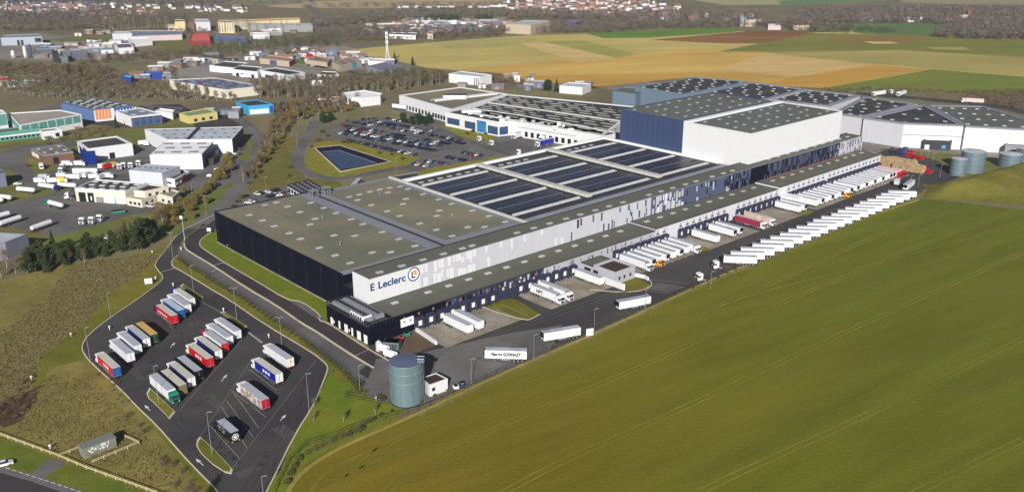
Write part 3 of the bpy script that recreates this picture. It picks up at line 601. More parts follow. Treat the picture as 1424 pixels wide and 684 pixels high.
def annexe(s0, s1, h, label, bands, docks, sk, style):
    B = Bld('loading_dock_range', label, 'warehouse', (s0+s1)/2, -7.5)
    m = B.mb()
    for a, b, mt in bands: m.stbox(a, b, -14.95, 0, 0, h, mt, roof_gr)
    WM_ = m; m = B.mb(); m.stbox(s0+.3, s1-.3, -14.9, -.3, h, h+.05, roof_gr); B.put('roof', m)
    m = B.mb(); parapet(m, s0-.1, s1+.1, -14.95, .1, h-.1, .3, .22, dkmetal); B.put('parapet', m)
    m = WM_
    if style == 1:
        patches(m, 30, 60, 0, 4.6, 6.8, 20, [black, dknavy, slate], .5, 1, 1.2, 2.1, .06); patches(m, 60, 92, 0, 3.6, 6.8, 26, [lgrey, lgrey, black, slate], .6, 1.1, .8, 2.6, .06); patches(m, 93, 150, 0, 4.2, 6.8, 9, [navy], .4, .7, 1.5, 2.4, .06)
        m.stbox(82, 150, 0, .04, 5.0, 6.85, mgrey)
    else: patches(m, s0+2, s1-2, 0, 4.9, h-.3, 14, [lgrey, mgrey], .3, .9, .8, 2, .05)
    B.put('wall', m)
    for d in docks:
        B.inst('dock_shelter', SHM, d, 0, 0); B.inst('dock_door', DOM, d, .12, 0)
        if style == 2: B.inst('louvre', WIM, d, 0.06, h-2.7)
    if style == 1:
        for k in range(22): B.inst('vent', VEM, 14.5+k*6.3, .08, 5.3)
    for s in sk: B.inst('skylight', SKM, s, -9.6, h+.05)
    return B
sk1 = [17.5, 32.3, 41.9, 51.5, 61.2]+[70.8+9.6*i for i in range(8)]
B1 = annexe(10.1, 150.3, 7.3, 'low loading dock building with navy then grey cladding nearest the camera', [(10.1, 33, dknavy), (33, 82, navy), (82, 150.3, mgrey)], [d for d in DOCKS if d < 150 and d != 102.3], sk1, 1)
# blank grey piece with step and doors
B2 = annexe(150.6, 248.2, 8.0, 'middle loading dock building with white wall and small dark louvres', [(150.6, 248.2, wm('dock_white_cladding', (222, 223, 230)))], [d for d in DOCKS if 150 < d < 249], [156+9.4*i for i in range(10)], 2)
B3 = annexe(250, 356.5, 8.6, 'farthest white loading dock building beside the pallet stacks', [(250, 356.5, wm('dock_white_cladding', (222, 223, 230)))], [d for d in DOCKS if 250 < d], [258+9.4*i for i in range(11)], 2)
m = B3.mb(); m.stbox(262, 350, -14.8, -13.2, 8.66, 8.7, mat('red_flashing', (.3, .13, .09), .8)); B3.put('roof_edge', m)
m = B1.mb(); m.stbox(13, 18.4, .02, .3, 2.6, 5.6, white_p); m.stbox(14, 14.7, .3, .36, 4.2, 4.7, black); m.stbox(16.6, 17.3, .3, .36, 4.2, 4.7, black); B1.put('roller_shutter', m)
# -- dark plant building at the corner
B = Bld('chiller_building', 'black corner building with cooling units on its roof deck', 'plant building', 5, -14)
m = B.mb(); m.stbox(0, 10.0, -27, .3, 0, 6.2, dknavy, roof_dk)
m.stbox(0, 10.0, .3-.1, .3, 6.2, 7.4, dknavy); 
for k in range(22): m.stbox(-.05, .12, -27+k*1.27, -26.6+k*1.27, 6.2, 7.6, dkmetal)
for k in range(8): m.stbox(.3+k*1.3, .45+k*1.3, .2, .35, 6.2, 7.6, dkmetal)
m.stbox(-.06, .1, -27, .35, 7.5, 7.7, dkmetal); m.stbox(-.06, 10, .2, .36, 7.5, 7.7, dkmetal); m.stbox(0, 10, -27.1, -26.9, 7.4, 7.6, dkmetal); B.put('wall', m)
for sx_ in (1.2, 5.6):
    m = B.mb(); m.stbox(sx_, sx_+3.6, -25, -4, 6.5, 8.0, roof_bd)
    for k in range(12): m.cyl(sx_+.9+1.1, 24.2-k*1.7, 8.0, 8.35, .7, .7, 10, dkmetal, top=black)
    B.put('chiller', m)
m = B.mb(); m.stbox(.6, 4.4, -4.8, -4.5, 6.4, 8.6, white_p); 
for k in range(5): m.stbox(.55, .62, -3.6+k*.6, -3.2+k*.6, 7, 8, black)
m.stbox(.6, .9, -12, -4.6, 6.6, 8.8, white_p)
for k in range(5): m.stbox(.52, .6, -11.6+k*1.4, -10.8+k*1.4, 7.2, 8.3, black)
B.put('acoustic_screen', m)
for a, b, z0, z1 in ((-24.5, -23, 0, 2.6), (-22.6, -22, .9, 1.9), (-19.2, -18.2, 0, 2.8), (-15.4, -13.4, 0, 3), (-12.7, -12.1, .9, 1.9), (-11, -10, 0, 2.9), (-7.4, -5.2, 0, 3.1), (-3.2, -1.2, 0, 3.1)):
    m = B.mb(); m.stbox(-.1, 0, a, b, z0, z1, white_p); B.put('door' if z0 == 0 else 'window', m)
# -- high bays
B = Bld('high_bay_store', 'tall deep blue windowless high-bay store with pale green-grey roof', 'warehouse', 296, -87)
m = B.mb(); m.stbox(251, 341, -110, -65, 0, 33, hbblue, roof_hb)
for k in range(12): m.stbox(250.93, 251, -108+k*3.7, -107.8+k*3.7, 14, 33, navy)
B.put('wall', m); m = B.mb(); m.stbox(251.4, 340.6, -109.6, -65.4, 33, 33.06, roof_hb); B.put('roof', m); m = B.mb(); parapet(m, 250.9, 341.1, -110.1, -64.9, 32.9, .5, .4, hbblue)
for k in range(30): m.stbox(250.8, 251.2, -109+k*1.5, -108.5+k*1.5, 33.3, 33.8, slate)
B.put('parapet', m)
for i in range(8):
    for j in range(4): B.inst('skylight', SKM, 257+i*10.6+(j % 2)*4+rnd.uniform(-1.5, 1.5), -104+j*11+rnd.uniform(-1, 1), 33.06).scale = (.75, .75, 1)
B = Bld('high_bay_store', 'tall white windowless high-bay store in front of the blue one', 'warehouse', 298, -42)
m = B.mb(); m.stbox(251, 344, -64, -26.5, 0, 32.6, white, roof_hb); m.stbox(256, 344, -26.5, -20.5, 16.7, 32.6, white, roof_hb); m.stbox(251, 256, -26.5, -20.5, 16.7, 32.6, white, roof_hb); B.put('wall', m)
m = B.mb(); m.stbox(251.5, 343.5, -59, -21, 32.6, 32.66, roof_hb); B.put('roof', m)
m = B.mb(); parapet(m, 250.9, 344.1, -64.1, -20.4, 32.5, .6, .35, white); m.stbox(251, 344, -63.7, -60, 32.6, 33.3, roof_wh); B.put('parapet', m)
for i in range(8):
    for j in range(4): B.inst('skylight', SKM, 259+i*10.6+(j % 2)*4+rnd.uniform(-1.5, 1.5), -55+j*9.5+rnd.uniform(-1, 1), 32.66).scale = (.75, .75, 1)
# -- gate house on the yard
B = Bld('yard_office', 'small light grey flat-roofed office jutting into the loading yard', 'office', 108.5, 10)
m = B.mb(); m.stbox(102.6, 114.6, 0.3, 19, 0, 4.4, mgrey, roof_dk); parapet(m, 102.5, 114.7, 7.5, 19.1, 4.4, 1.1, .35, mgrey); parapet(m, 102.5, 114.7, .3, 7.5, 4.4, .3, .25, dkmetal); B.put('wall', m)
m = B.mb(); m.stbox(102.9, 114.3, .6, 7.2, 4.4, 4.45, roof_gr); m.stbox(102.9, 114.2, 7.9, 18.6, 4.4, 4.46, gm('rusty_roof', (70, 56, 52), (56, 50, 54), bump=0)); B.put('roof', m)
for a, b in ((2.5, 6), (7.4, 10)):
    m = B.mb(); m.stbox(102.45, 102.55, a, b, 2.2, 3.4, glass); B.put('window', m)
for a in (104.6, 107.6, 111.2):
    m = B.mb(); m.stbox(a, a+1, 19.1, 19.2, 1.7, 3.0, glass); B.put('window', m)
m = B.mb(); m.stbox(102.45, 102.52, 13, 14, 0, 2.1, white_p); B.put('door', m)
def wallthing(pts, h, w, label, mt=white):
    q = [pt(p) for p in pts]; c = q[0]
    mb = MB(c[0], c[1], 0); ribbon(mb, q, w, .0, h, mt)
    for (x, y) in (q[0], q[-1]): mb.box(x-w*.4, x+w*.4, y-w*.4, y+w*.4, 0, h-.01, mt)
    o = mb.build('ramp_wall', loc=(*c, 0)); return tag(o, label, 'wall')
wallthing([('s', 101.3, 15.5), ('s', 101.3, 25)], 2.6, .6, 'low white retaining wall leading from the grey yard office to the lawn')
wallthing([('s', 115.4, 17), ('s', 117, 22), ('s', 116.4, 24.5)], 1.5, .5, 'short curved white wall right of the grey yard office')
wallthing([('s', 18.6, 1.5), ('s', 17.2, 14.5)], 1.3, .9, 'low white concrete wall beside the first dock shelter')
# -- rear block: dark roofed halls
def inset(q, w, sgn):
    n = len(q); out = []
    for i in range(n):
        a, b, c = Vector(q[i-1]), Vector(q[i]), Vector(q[(i+1) % n])
        d1 = (b-a).normalized(); d2 = (c-b).normalized()
        n1 = Vector((-d1.y, d1.x))*sgn; n2 = Vector((-d2.y, d2.x))*sgn
        m_ = n1+n2; k = w/max(.3, 1+n1.dot(n2))
        out.append(tuple(b+m_*k))
    return out
def block(name, label, cat, roofpx, h, wmt, rmt, face=None, rim=None, sky_=None, wins=(), rimh=.6, rimw=.7, parts=()):
    q = [G(px, py, h) if len((px, py)) == 2 else 0 for px, py in roofpx]
    cx = sum(a[0] for a in q)/len(q); cy = sum(a[1] for a in q)/len(q)
    n = len(q); ar = sum(q[i][0]*q[(i+1) % n][1]-q[(i+1) % n][0]*q[i][1] for i in range(n))
    r = thing(name, label, cat, (cx, cy, 0))
    fm = face or {}
    sgn = 1 if ar > 0 else -1
    w = MB(cx, cy); 
    for i in range(n):
        a, b = q[i], q[(i+1) % n]
        vs = [(a[0], a[1], 0), (b[0], b[1], 0), (b[0], b[1], h), (a[0], a[1], h)]
        w.add(vs, [(0, 1, 2, 3) if sgn > 0 else (3, 2, 1, 0)], fm.get(i, wmt))
    w.build('wall', r)
    rf = MB(cx, cy); rf.prism(q, h-.3, h, wmt, top=rmt); rf.build('roof', r)
    rr = MB(cx, cy); qi = inset(q, rimw, sgn); qo = inset(q, -.04, sgn); rt = rim or wmt
    for i in range(n):
        j = (i+1) % n
        vs = [(*qo[i], h-.5), (*qo[j], h-.5), (*qo[j], h+rimh), (*qo[i], h+rimh), (*qi[j], h+rimh), (*qi[i], h+rimh), (*qi[j], h), (*qi[i], h)]
        fs_ = [(0, 1, 2, 3), (3, 2, 4, 5), (5, 4, 6, 7)]
        rr.add(vs, fs_ if sgn > 0 else [f[::-1] for f in fs_], rt)
    rr.build('parapet', r)
    if sky_ and n == 4:
        nu, nv, jit, mt, sw = sky_
        for i in range(nu):
            for j in range(nv):
                u = (i+.5+(.25 if j % 2 else -.1)*jit)/nu; v = (j+.5)/nv
                x = (q[0][0]*(1-u)+q[1][0]*u)*(1-v)+(q[3][0]*(1-u)+q[2][0]*u)*v
                y = (q[0][1]*(1-u)+q[1][1]*u)*(1-v)+(q[3][1]*(1-u)+q[2][1]*u)*v
                key = 'sky_%s_%s' % (mt.name, sw)
                if key not in SKP:
                    mm = MB(); mm.box(-sw, sw, -sw*.6, sw*.6, 0, .4, mt); SKP[key] = mesh_of(mm, 'skylight')
                o = bpy.data.objects.new('skylight', SKP[key]); COL.objects.link(o); o.parent = r; o.location = (x-cx, y-cy, h)
                o.rotation_euler = (0, 0, math.atan2(q[1][1]-q[0][1], q[1][0]-q[0][0]))
    for (i, u0, u1, z0, z1, mt, nm) in wins:
        a, b = q[i], q[(i+1) % n]; dx, dy = b[0]-a[0], b[1]-a[1]; l = math.hypot(dx, dy)
        nx, ny = dy/l*sgn*.06, -dx/l*sgn*.06
        p0 = (a[0]+dx*u0, a[1]+dy*u0); p1 = (a[0]+dx*u1, a[1]+dy*u1)
        mm = MB(cx, cy)
        vs = [(p0[0]+k*nx, p0[1]+k*ny, z) for z in (z0, z1) for k in (0, 1.5)]+[(p1[0]+k*nx, p1[1]+k*ny, z) for z in (z0, z1) for k in (0, 1.5)]
        # p0: z0k0,z0k1,z1k0,z1k1 ; p1 same
        mm.add(vs, [(1, 5, 7, 3), (0, 1, 3, 2), (5, 4, 6, 7), (3, 7, 6, 2), (0, 4, 5, 1)] if sgn > 0 else [(5, 1, 3, 7), (1, 0, 2, 3), (4, 5, 7, 6), (7, 3, 2, 6), (4, 0, 1, 5)], mt)
        mm.build(nm, r)
    r['_q'] = 0; del r['_q']
    return r, q
SKP = {}
def wrow(face, n, u0, u1, fill, z0, z1, mt, nm): return [(face, u0+(u1-u0)*(i+.5-fill/2)/n, u0+(u1-u0)*(i+.5+fill/2)/n, z0, z1, mt, nm) for i in range(n)]
block('warehouse_hall', 'pale blue-grey tall hall with black roof behind the deep blue store', 'warehouse', [(883, 121.5), (950, 132), (1040, 114.5), (967, 108.5)], 19, bluegrey, roof_dk, rim=bluegrey, sky_=(4, 8, 1, sky_w, 1.15), face={3: bluegrey})
block('warehouse_hall', 'black roofed hall with many skylights right of the blue-grey hall', 'warehouse', [(958, 133), (1052, 143), (1122, 125), (1044, 115)], 17, lgrey, roof_dk, rim=roof_bd, rimw=3, sky_=(4, 8, 1, sky_w, 1.15))
block('warehouse_hall', 'black roofed hall with skylights behind the white high-bay store', 'warehouse', [(1060, 138), (1152, 148.5), (1196, 133.5), (1124, 125.5)], 16, lgrey, roof_dk, rim=roof_bd, rimw=3, sky_=(4, 7, 1, sky_w, 1.15))
block('warehouse_hall', 'black roofed hall right of the white high-bay store with light grey end wall', 'warehouse', [(1158, 158), (1200, 164), (1277, 145.5), (1202, 135)], 15.3, lgrey, roof_dk, rim=roof_bd, rimw=3, sky_=(3, 6, 1, sky_w, 1.2))
r_, q_ = block('warehouse_hall', 'white walled hall with triangular black roof beside the round tanks', 'warehouse', [(1201, 165), (1257, 172.6), (1340, 175.5), (1285, 146)], 15.3, white, roof_dk, rim=roof_bd, rimw=3, face={0: lgrey}, sky_=(3, 3, 1, sky_w, 1.2), wins=[(1, .0, 1, 8.2, 8.7, greym, 'trim')])
block('warehouse_hall', 'farthest right white hall with pale green-grey roof', 'warehouse', [(1343, 176.5), (1480, 184), (1368, 148.5), (1288, 147)], 15.3, white, roof_hb, rim=roof_bd, rimw=2.5, sky_=(5, 4, 1, sky_w, 1.2))
# striped mid halls
r_, q_ = block('warehouse_hall', 'wide low hall with black roof ruled by pale skylight stripes', 'warehouse', [(642, 156), (838, 190), (893, 150), (706, 132)], 9.5, white, roof_dk, rim=white, rimw=2)
stripes = wm('stripe_skylight', (168, 168, 160))
for j in range(13):
    v = (j+.6)/13.2
    for i in range(8):
        mm = MB(*[sum(a[k] for a in q_)/4 for k in (0, 1)])
        u0, u1 = (i+.12+.3*(j % 2))/8, (i+.82+.3*(j % 2))/8
        if rnd.random() < .1: u1 = (i+.5)/8
        def bl(u, v): return tuple((q_[0][k]*(1-u)+q_[1][k]*u)*(1-v)+(q_[3][k]*(1-u)+q_[2][k]*u)*v for k in (0, 1))
        if j*8+i >= 99: continue
        a = (bl(u0, v), bl(u1, v)); ribbon(mm, list(a), 1.15, 9.5, 9.9, stripes); mm.build('skylight', r_)
mm = MB(*[sum(a[k] for a in q_)/4 for k in (0, 1)]); ribbon(mm, [bl(.02, .5), bl(.98, .47)], 1.2, 9.5, 10.4, duct); mm.build('ventilation_duct', r_)
r_, q_ = block('warehouse_hall', 'white walled hall with olive roof and a row of dock doors', 'warehouse', [(555, 133.5), (628, 153.5), (706, 131.5), (640, 122)], 10, white, roof_ol, rim=white, rimw=1.6, wins=wrow(0, 9, .06, .62, .5, 1, 4.2, black, 'dock_opening')+wrow(0, 7, .64, .99, .7, 1, 4.2, black, 'dock_opening'))
cxx = [sum(a[k] for a in q_)/4 for k in (0, 1)]
mm = MB(*cxx); a, b = G(602, 141, 10), G(690, 131, 10); ribbon(mm, [a, b], 5, 10, 11.2, white); mm.build('ridge_box', r_)
mm = MB(*cxx); x, y = G(633, 137, 10); mm.box(x-9, x+9, y-4, y+4, 10, 13, white, roof_dk); mm.build('plant_room', r_)
r_, q_ = block('office_building', 'white two-storey company building with blue glazing facing the car park', 'office', [(619, 157), (693, 171), (708, 169.3), (840, 190.5), (862, 186), (724, 161), (652, 150.5)], 9.5, white, roof_dk, rim=white, rimw=.8,
    wins=[(0, .04, .28, 2, 6.5, glassb, 'window'), (0, .38, .58, 1.5, 6.5, glassb, 'window'), (0, .61, .78, .5, 8.6, mat('blue_mural', (.03, .2, .42), .4, var=.4, sc=.2), 'mural'), (0, .81, .99, 1, 6.5, glassb, 'window'), (1, .1, .9, 1, 6.5, glassb, 'window')]+wrow(2, 12, .16, .95, .5, 1, 4.4, black, 'dock_opening')+wrow(2, 26, .1, .72, .5, 6.6, 7.3, greym, 'lettering'))
cxx = [sum(a[k] for a in q_)/7 for k in (0, 1)]
for k in range(26):
    u = rnd.random(); x, y = G(650+u*150+rnd.uniform(-12, 12), 156.5+u*22+rnd.uniform(-2.5, 5), 9.5)
    mm = MB(*cxx); w_ = rnd.uniform(.8, 2); mm.box(x-w_, x+w_, y-.8, y+.8, 9.5, 10.3+rnd.random(), rnd.choice((roof_wh, steel, roof_wh))); mm.build('rooftop_unit', r_)
mm = MB(*cxx); x, y = G(656, 156, 9.5); mm.box(x-7, x+7, y-3, y+3, 9.5, 11, roof_wh); mm.build('plant_room', r_)
r_, q_ = block('reception_building', 'dark low gatehouse with skylights behind the brown-roofed hall', 'gatehouse', [(400, 258), (421, 270), (452, 264), (430, 251)], 4, white, roof_dk, rim=dkmetal, sky_=(6, 4, 1, roof_bd, .6), wins=wrow(0, 5, 0, 1, .7, 1, 3, glass, 'window')+wrow(1, 5, 0, 1, .6, 1, 3, glass, 'window'))
block('annexe', 'dark grey low rooftop-like annexe behind the solar roof', 'building', [(552, 259), (590, 250), (580, 240), (545, 246)], 5, greym, roof_dk)
block('hall', 'grey blue slab building left of the tall blue-grey hall', 'warehouse', [(852, 128), (884, 132), (900, 124), (866, 122)], 16, bluegrey, roof_gr)
# ================================================================ LEFT ESTATE AND FAR BUILDINGS
tealp = wm('teal_cladding', (98, 160, 148)); royal = wm('royal_blue_cladding', (30, 70, 160)); cyan = wm('cyan_cladding', (60, 165, 215)); yel = wm('yellow_cladding', (226, 208, 140))
brick = wm('brown_brick', (120, 90, 72)); redc = wm('red_cladding', (140, 34, 48)); redr = gm('red_roof', (200, 96, 88), bump=0); pink = wm('pink_cladding', (214, 190, 198)); creamf = wm('cream_render', (226, 210, 165))
purp = gm('purple_roof', (96, 84, 112), bump=0); ltbl = gm('pale_blue_roof', (112, 142, 168), (90, 110, 140), var=.25, sc=.3, bump=0); orr = gm('orange_tile', (186, 120, 80), bump=0); brn = gm('brown_tile_roof', (120, 92, 80), (140, 116, 100), bump=0)
bg_roof = gm('blue_grey_roof', (112, 122, 140), bump=0); beige = wm('beige_render', (196, 180, 160)); ora = wm('orange_cladding', (225, 140, 90)); bigs = wm('grey_concrete_wall', (150, 150, 150))
W_ = 'warehouse'
r_, q_ = block('teal_warehouse', 'long grey-roofed warehouse with teal panels over a white base', W_, [(27, 175), (113, 160), (84, 154), (12, 158.5)], 9, white, roof_lt and gm('taupe_roof', (150, 142, 134), bump=0), wins=wrow(0, 7, .02, .98, .88, 4, 8.8, tealp, 'wall_panel')+wrow(3, 5, .05, .95, .85, 4, 8.8, tealp, 'wall_panel'))
block('teal_warehouse', 'teal gabled shed cut by the left edge of the photo', W_, [(-30, 163), (8.5, 158), (4, 154), (-30, 156)], 12, white, roof_lt, wins=[(0, .05, .98, 4, 11.8, tealp, 'wall_panel'), (1, .05, .95, 4, 11.8, tealp, 'wall_panel')])
block('teal_office', 'low teal office with white canopy band in front of the teal warehouse', 'office', [(-4, 186), (57, 179), (52, 175), (-4, 181)], 5.5, tealp, roof_gr, wins=[(0, 0, 1, 2.6, 3.6, white, 'canopy')]+wrow(0, 9, .05, .95, .6, .8, 2.3, glass, 'window'))
block('white_annexe', 'small white flat annexe at the end of the teal office', 'building', [(58, 184.5), (86, 181), (77, 178.5), (55, 181)], 5, white, roof_gr, wins=[(0, .65, .85, 1, 3.5, black, 'door')])
block('blue_warehouse', 'blue warehouse with dark roof and orange, white and blue striped front', W_, [(84.5, 142.5), (130, 153), (185, 147.5), (130, 137.5)], 9, royal and wm('mid_blue_cladding', (96, 124, 170)), roof_dk, rim=slate, sky_=(5, 5, 1, sky_w, 2), face={1: white},
      wins=[(1, .03+.08*k, .03+.08*k+.065, 1.5, 8.8, m_, 'wall_panel') for k, m_ in enumerate([ora, ora, ora, ora, ora, white, royal, royal, royal, royal, royal, royal])])
block('blue_workshop', 'white and blue workshop with grey roof below the striped warehouse', 'workshop', [(160, 155.5), (182, 163.5), (225, 159), (196, 151)], 7, white, bg_roof, face={1: slate}, sky_=(2, 2, 1, sky_w, 2.5), wins=wrow(1, 4, .05, .95, .6, 1, 4, glassb, 'window')+wrow(1, 4, .05, .95, .6, 5, 6.5, glassb, 'window'))
block('yellow_building', 'pale yellow building with green-grey roof', 'building', [(249, 158.5), (262, 163), (302, 157), (288, 151.5)], 5, yel, gm('green_roof', (124, 142, 100), bump=0), wins=wrow(1, 3, .1, .9, .4, 1, 3, glass, 'window'))
block('white_shed', 'small white shed between the workshop and the yellow building', 'shed', [(216, 155), (240, 158.5), (243, 154), (222, 151.5)], 4.5, white, roof_wh)
block('cyan_building', 'bright cyan showroom with dark flat roof', 'showroom', [(328, 142.5), (345, 148.5), (380, 146), (358, 139.5)], 6.5, cyan, roof_dk, rim=cyan, wins=[(1, .05, .8, .5, 4, white, 'wall_panel'), (1, .85, .98, .5, 6, royal, 'wall_panel')])
block('brown_workshop', 'brown brick workshop with grey roof and skylights', 'workshop', [(43, 207), (60, 216), (102, 211.5), (86, 200.5)], 6, brick, gm('grey_sheet_roof', (110, 106, 104), bump=0), rim=roof_bd, rimh=.2, sky_=(2, 3, 1, sky_w, 1.3), wins=[(1, .3, .48, 0, 4, black, 'door'), (0, .02, .6, 2, 4.6, white_c, 'sign_panel')])
block('white_depot', 'white depot with dark flat roof and raised white parapet', 'depot', [(107, 198), (121.5, 209), (184, 201), (163, 190.5)], 7, white, roof_dk, rim=white, rimw=1.3, rimh=.8, wins=[(1, .46, .58, 0, 3.6, black, 'door')])
block('grey_shed', 'long grey sheet-roofed shed with navy gable end', 'shed', [(234, 195), (322.5, 194), (338, 176.5), (201, 180)], 9, white, roof_lt, rim=white, rimh=.2, face={1: navy, 3: white}, sky_=(8, 3, 1, slate, .9))
gsh = bpy.data.objects['grey_shed']; sb = MB(gsh.location.x, gsh.location.y); ribbon(sb, [G(261, 195, 9), G(278, 177, 9)], 1.2, 9.1, 10.2, dkmetal); sb.build('roof_divider', gsh)
block('white_shed', 'white shed with white roof and dark roof-light strips beside the grey shed', 'shed', [(208, 216), (280.5, 214.5), (296.5, 197.5), (228, 197.5)], 9, white, roof_wh, face={1: slate}, rimh=.15, rimw=.3, sky_=(3, 3, 1, greym, 2.6))
block('loading_canopy', 'dark low canopy on the right side of the white shed', 'canopy', [(284, 222), (297, 222), (306, 203), (297, 202)], 3.5, dkmetal, dkmetal)
block('pale_blue_workshop', 'pale blue-grey workshop in the lorry yard', 'workshop', [(179, 237), (225, 241), (250, 231), (203, 228)], 8.5, wm('pale_blue_cladding', (214, 220, 230)), roof_lt, sky_=(6, 1, 1, slate, .7), rimh=.15)
block('workshop_office', 'low office with dark roof and red pier beside the pale blue workshop', 'office', [(226, 248.5), (243, 250.5), (264, 240), (250, 236.5)], 4.2, white, roof_dk, face={1: dkmetal}, rim=white, wins=[(1, .5, .75, 0, 4.4, redc, 'pier'), (1, .05, .2, 1, 2.6, white_p, 'window'), (1, .3, .42, 1, 2.6, white_p, 'window'), (0, .3, .7, 1.8, 2.8, glass, 'window')])
block('garage', 'cream vehicle garage with black roof and white roof domes', 'garage', [(104, 263), (174, 267), (205, 256), (132, 250.5)], 6.5, white_c, roof_dk, rim=white, rimw=.6, sky_=(5, 3, 1, sky_w, 1.6), wins=[(0, .06, .2, 0, 5, black, 'garage_door'), (0, .24, .36, 0, 5, black, 'garage_door'), (0, .4, .55, 0, 3, greym, 'garage_door'), (0, .62, .76, 0, 4.5, roof_wh, 'garage_door'), (0, .8, .95, 0, 4.5, roof_wh, 'garage_door'), (0, .77, .785, 0, 2.6, green, 'door')])
block('garage_office', 'cream stepped office with dark roof at the right end of the garage', 'office', [(186, 266), (201, 267.5), (234, 260.5), (207, 257)], 6.5, white_c, roof_dk, rim=white_c, wins=wrow(1, 3, .05, .95, .4, 3.8, 5.4, glass, 'window'))
block('garage_office', 'low cream front block with terrace and three windows', 'office', [(176, 276), (197, 279.5), (216, 272.5), (196, 269)], 3.6, white_c, conc, rim=white_c, wins=wrow(0, 3, .1, .95, .55, 1, 2.4, glass, 'window')+wrow(1, 2, .1, .95, .4, 1, 2.4, glass, 'window'))
block('garage_office', 'low cream corner block with terrace facing the road', 'office', [(220, 271), (240, 276), (250, 267.5), (234, 263)], 4, white_c, conc, rim=white_c, wins=wrow(0, 2, .1, .95, .4, 1, 2.4, glass, 'window')+wrow(1, 2, .1, .95, .5, 1, 2.4, glass, 'window'))
block('grey_shed', 'plain grey shed at the left edge by the evergreen trees', 'shed', [(-30, 343), (7, 337.5), (38, 325.5), (-20, 322)], 7.5, wm('grey_blue_wall', (140, 140, 158)), roof_lt, rimh=.1)
block('blue_grey_shed', 'small blue-grey shed cut by the left edge above the tankers', 'shed', [(-20, 245), (7, 242), (4, 236), (-20, 238)], 7, wm('grey_blue_wall2', (112, 120, 140)), roof_gr)
block('red_roof_shed', 'bright red roofed shed at the far left', 'shed', [(-10, 114.5), (20, 112), (18, 107.5), (-10, 108.5)], 4, beige, gm('crimson_roof', (196, 40, 66), bump=0))
block('white_shed', 'long low white shed beside the red roofed shed', 'shed', [(11, 116.5), (50, 114), (47, 111.5), (13, 113)], 3.5, white, roof_wh)
block('industrial_shed', 'long pale blue-grey shed with dark doors in front of the wood', 'shed', [(1, 53.5), (58, 51.8), (54, 48), (4, 50)], 9, wm('pale_steel_wall', (170, 184, 196)), bg_roof, wins=[(0, .38, .44, 0, 6, black, 'door'), (0, .47, .53, 0, 6, black, 'door'), (0, .82, .98, 3, 8, black, 'opening')])
block('factory', 'long blue-grey roofed factory with pinkish front', 'factory', [(183, 51.5), (253, 49), (252, 43.5), (180, 43.5)], 6, pink, bg_roof)
block('factory', 'pale grey factory hall with roof lights, left of the blue-grey one', 'factory', [(156, 48), (184, 47.5), (180, 44.3), (158, 44.6)], 8, lgrey, greym, sky_=(4, 1, 1, sky_w, 3))
block('white_warehouse', 'low white roofed warehouse in front of the factories', W_, [(185, 61), (212, 58.5), (206, 53.5), (178, 54)], 4, white, roof_wh)
block('white_warehouse', 'white building with blue-purple roof and vans in front', W_, [(165, 68), (186, 66.5), (181, 61), (159, 62)], 6, white, purp)
block('red_building', 'factory building with a big red roof and dark red base', 'factory', [(262, 58), (293, 58), (291, 46.5), (268, 46.5)], 5, redc, redr)
block('blue_shed', 'long slate blue shed right of the red building', 'shed', [(298, 50.5), (345, 54.5), (343, 51.5), (297, 48.5)], 6, slate, bg_roof)
block('long_factory', 'very long cream factory with orange roof line in the distance', 'factory', [(325, 31.5), (417, 28), (417, 25.5), (325, 28.8)], 10, creamf, orr, wins=wrow(0, 18, 0, .35, .5, 2, 12, bigs, 'window'))
block('factory_block', 'cream factory block left of the very long cream factory', 'factory', [(303, 32), (325, 32), (325, 29), (303, 29)], 14, creamf, roof_gr, wins=wrow(0, 6, 0, 1, .4, 2, 16, bigs, 'window'))
block('factory_block', 'pale grey flat factory block in the distance', 'factory', [(270, 31.5), (292, 31.5), (290, 27.5), (270, 27.5)], 12, lgrey, roof_lt)
block('factory_block', 'reddish factory block beside the pale grey one', 'factory', [(262, 32), (270, 32), (270, 28), (262, 28)], 12, brick, brn)
block('mill_tower', 'tall cream mill tower in the distance', 'mill', [(243, 31), (257, 30.5), (256, 28), (243, 28)], 13, creamf, roof_gr)
block('mill', 'lower cream mill beside its tower', 'mill', [(233, 37), (246, 36.5), (246, 34.5), (233, 35)], 6, creamf, roof_gr, wins=wrow(0, 4, 0, 1, .35, 2, 9, bigs, 'window'))
block('grey_factory', 'long grey factory with many bays behind the wood', 'factory', [(345, 36.5), (435, 36.5), (432, 33), (345, 33)], 8, bigs, roof_lt, wins=wrow(0, 16, 0, 1, .35, 1, 10, bigs, 'window'))
block('grey_depot', 'low white depot before the long grey factory', 'depot', [(352, 49), (375, 49.5), (372, 46.5), (350, 46)], 5, white, roof_wh)
block('showroom', 'white showroom with black roof bays, leftmost of the white trio', 'showroom', [(291, 92), (325, 95.5), (346, 88.5), (312, 86)], 5.5, white, roof_dk, rim=white, rimw=1.5, wins=[(0, .7, .85, 0, 3.4, black, 'door')])
block('showroom', 'white showroom with black roof, middle of the white trio', 'showroom', [(323, 97.5), (358, 101), (366, 94.5), (332, 91.5)], 5.5, white, roof_dk, rim=white, rimw=1.2, wins=wrow(0, 4, .1, .9, .6, 0, 3, glass, 'window'))
block('showroom', 'white showroom with black roof, rightmost of the white trio', 'showroom', [(358, 98), (402, 105.5), (424, 101.5), (384, 95)], 5.5, white, roof_dk, rim=white, rimw=1.2, wins=[(0, .25, .45, 0, 2.5, black, 'door')])
block('white_office', 'low white office with grey roof behind the bare trees', 'office', [(433, 112.5), (460, 113.5), (471, 108.5), (447, 107)], 5, white, roof_gr, rim=white)
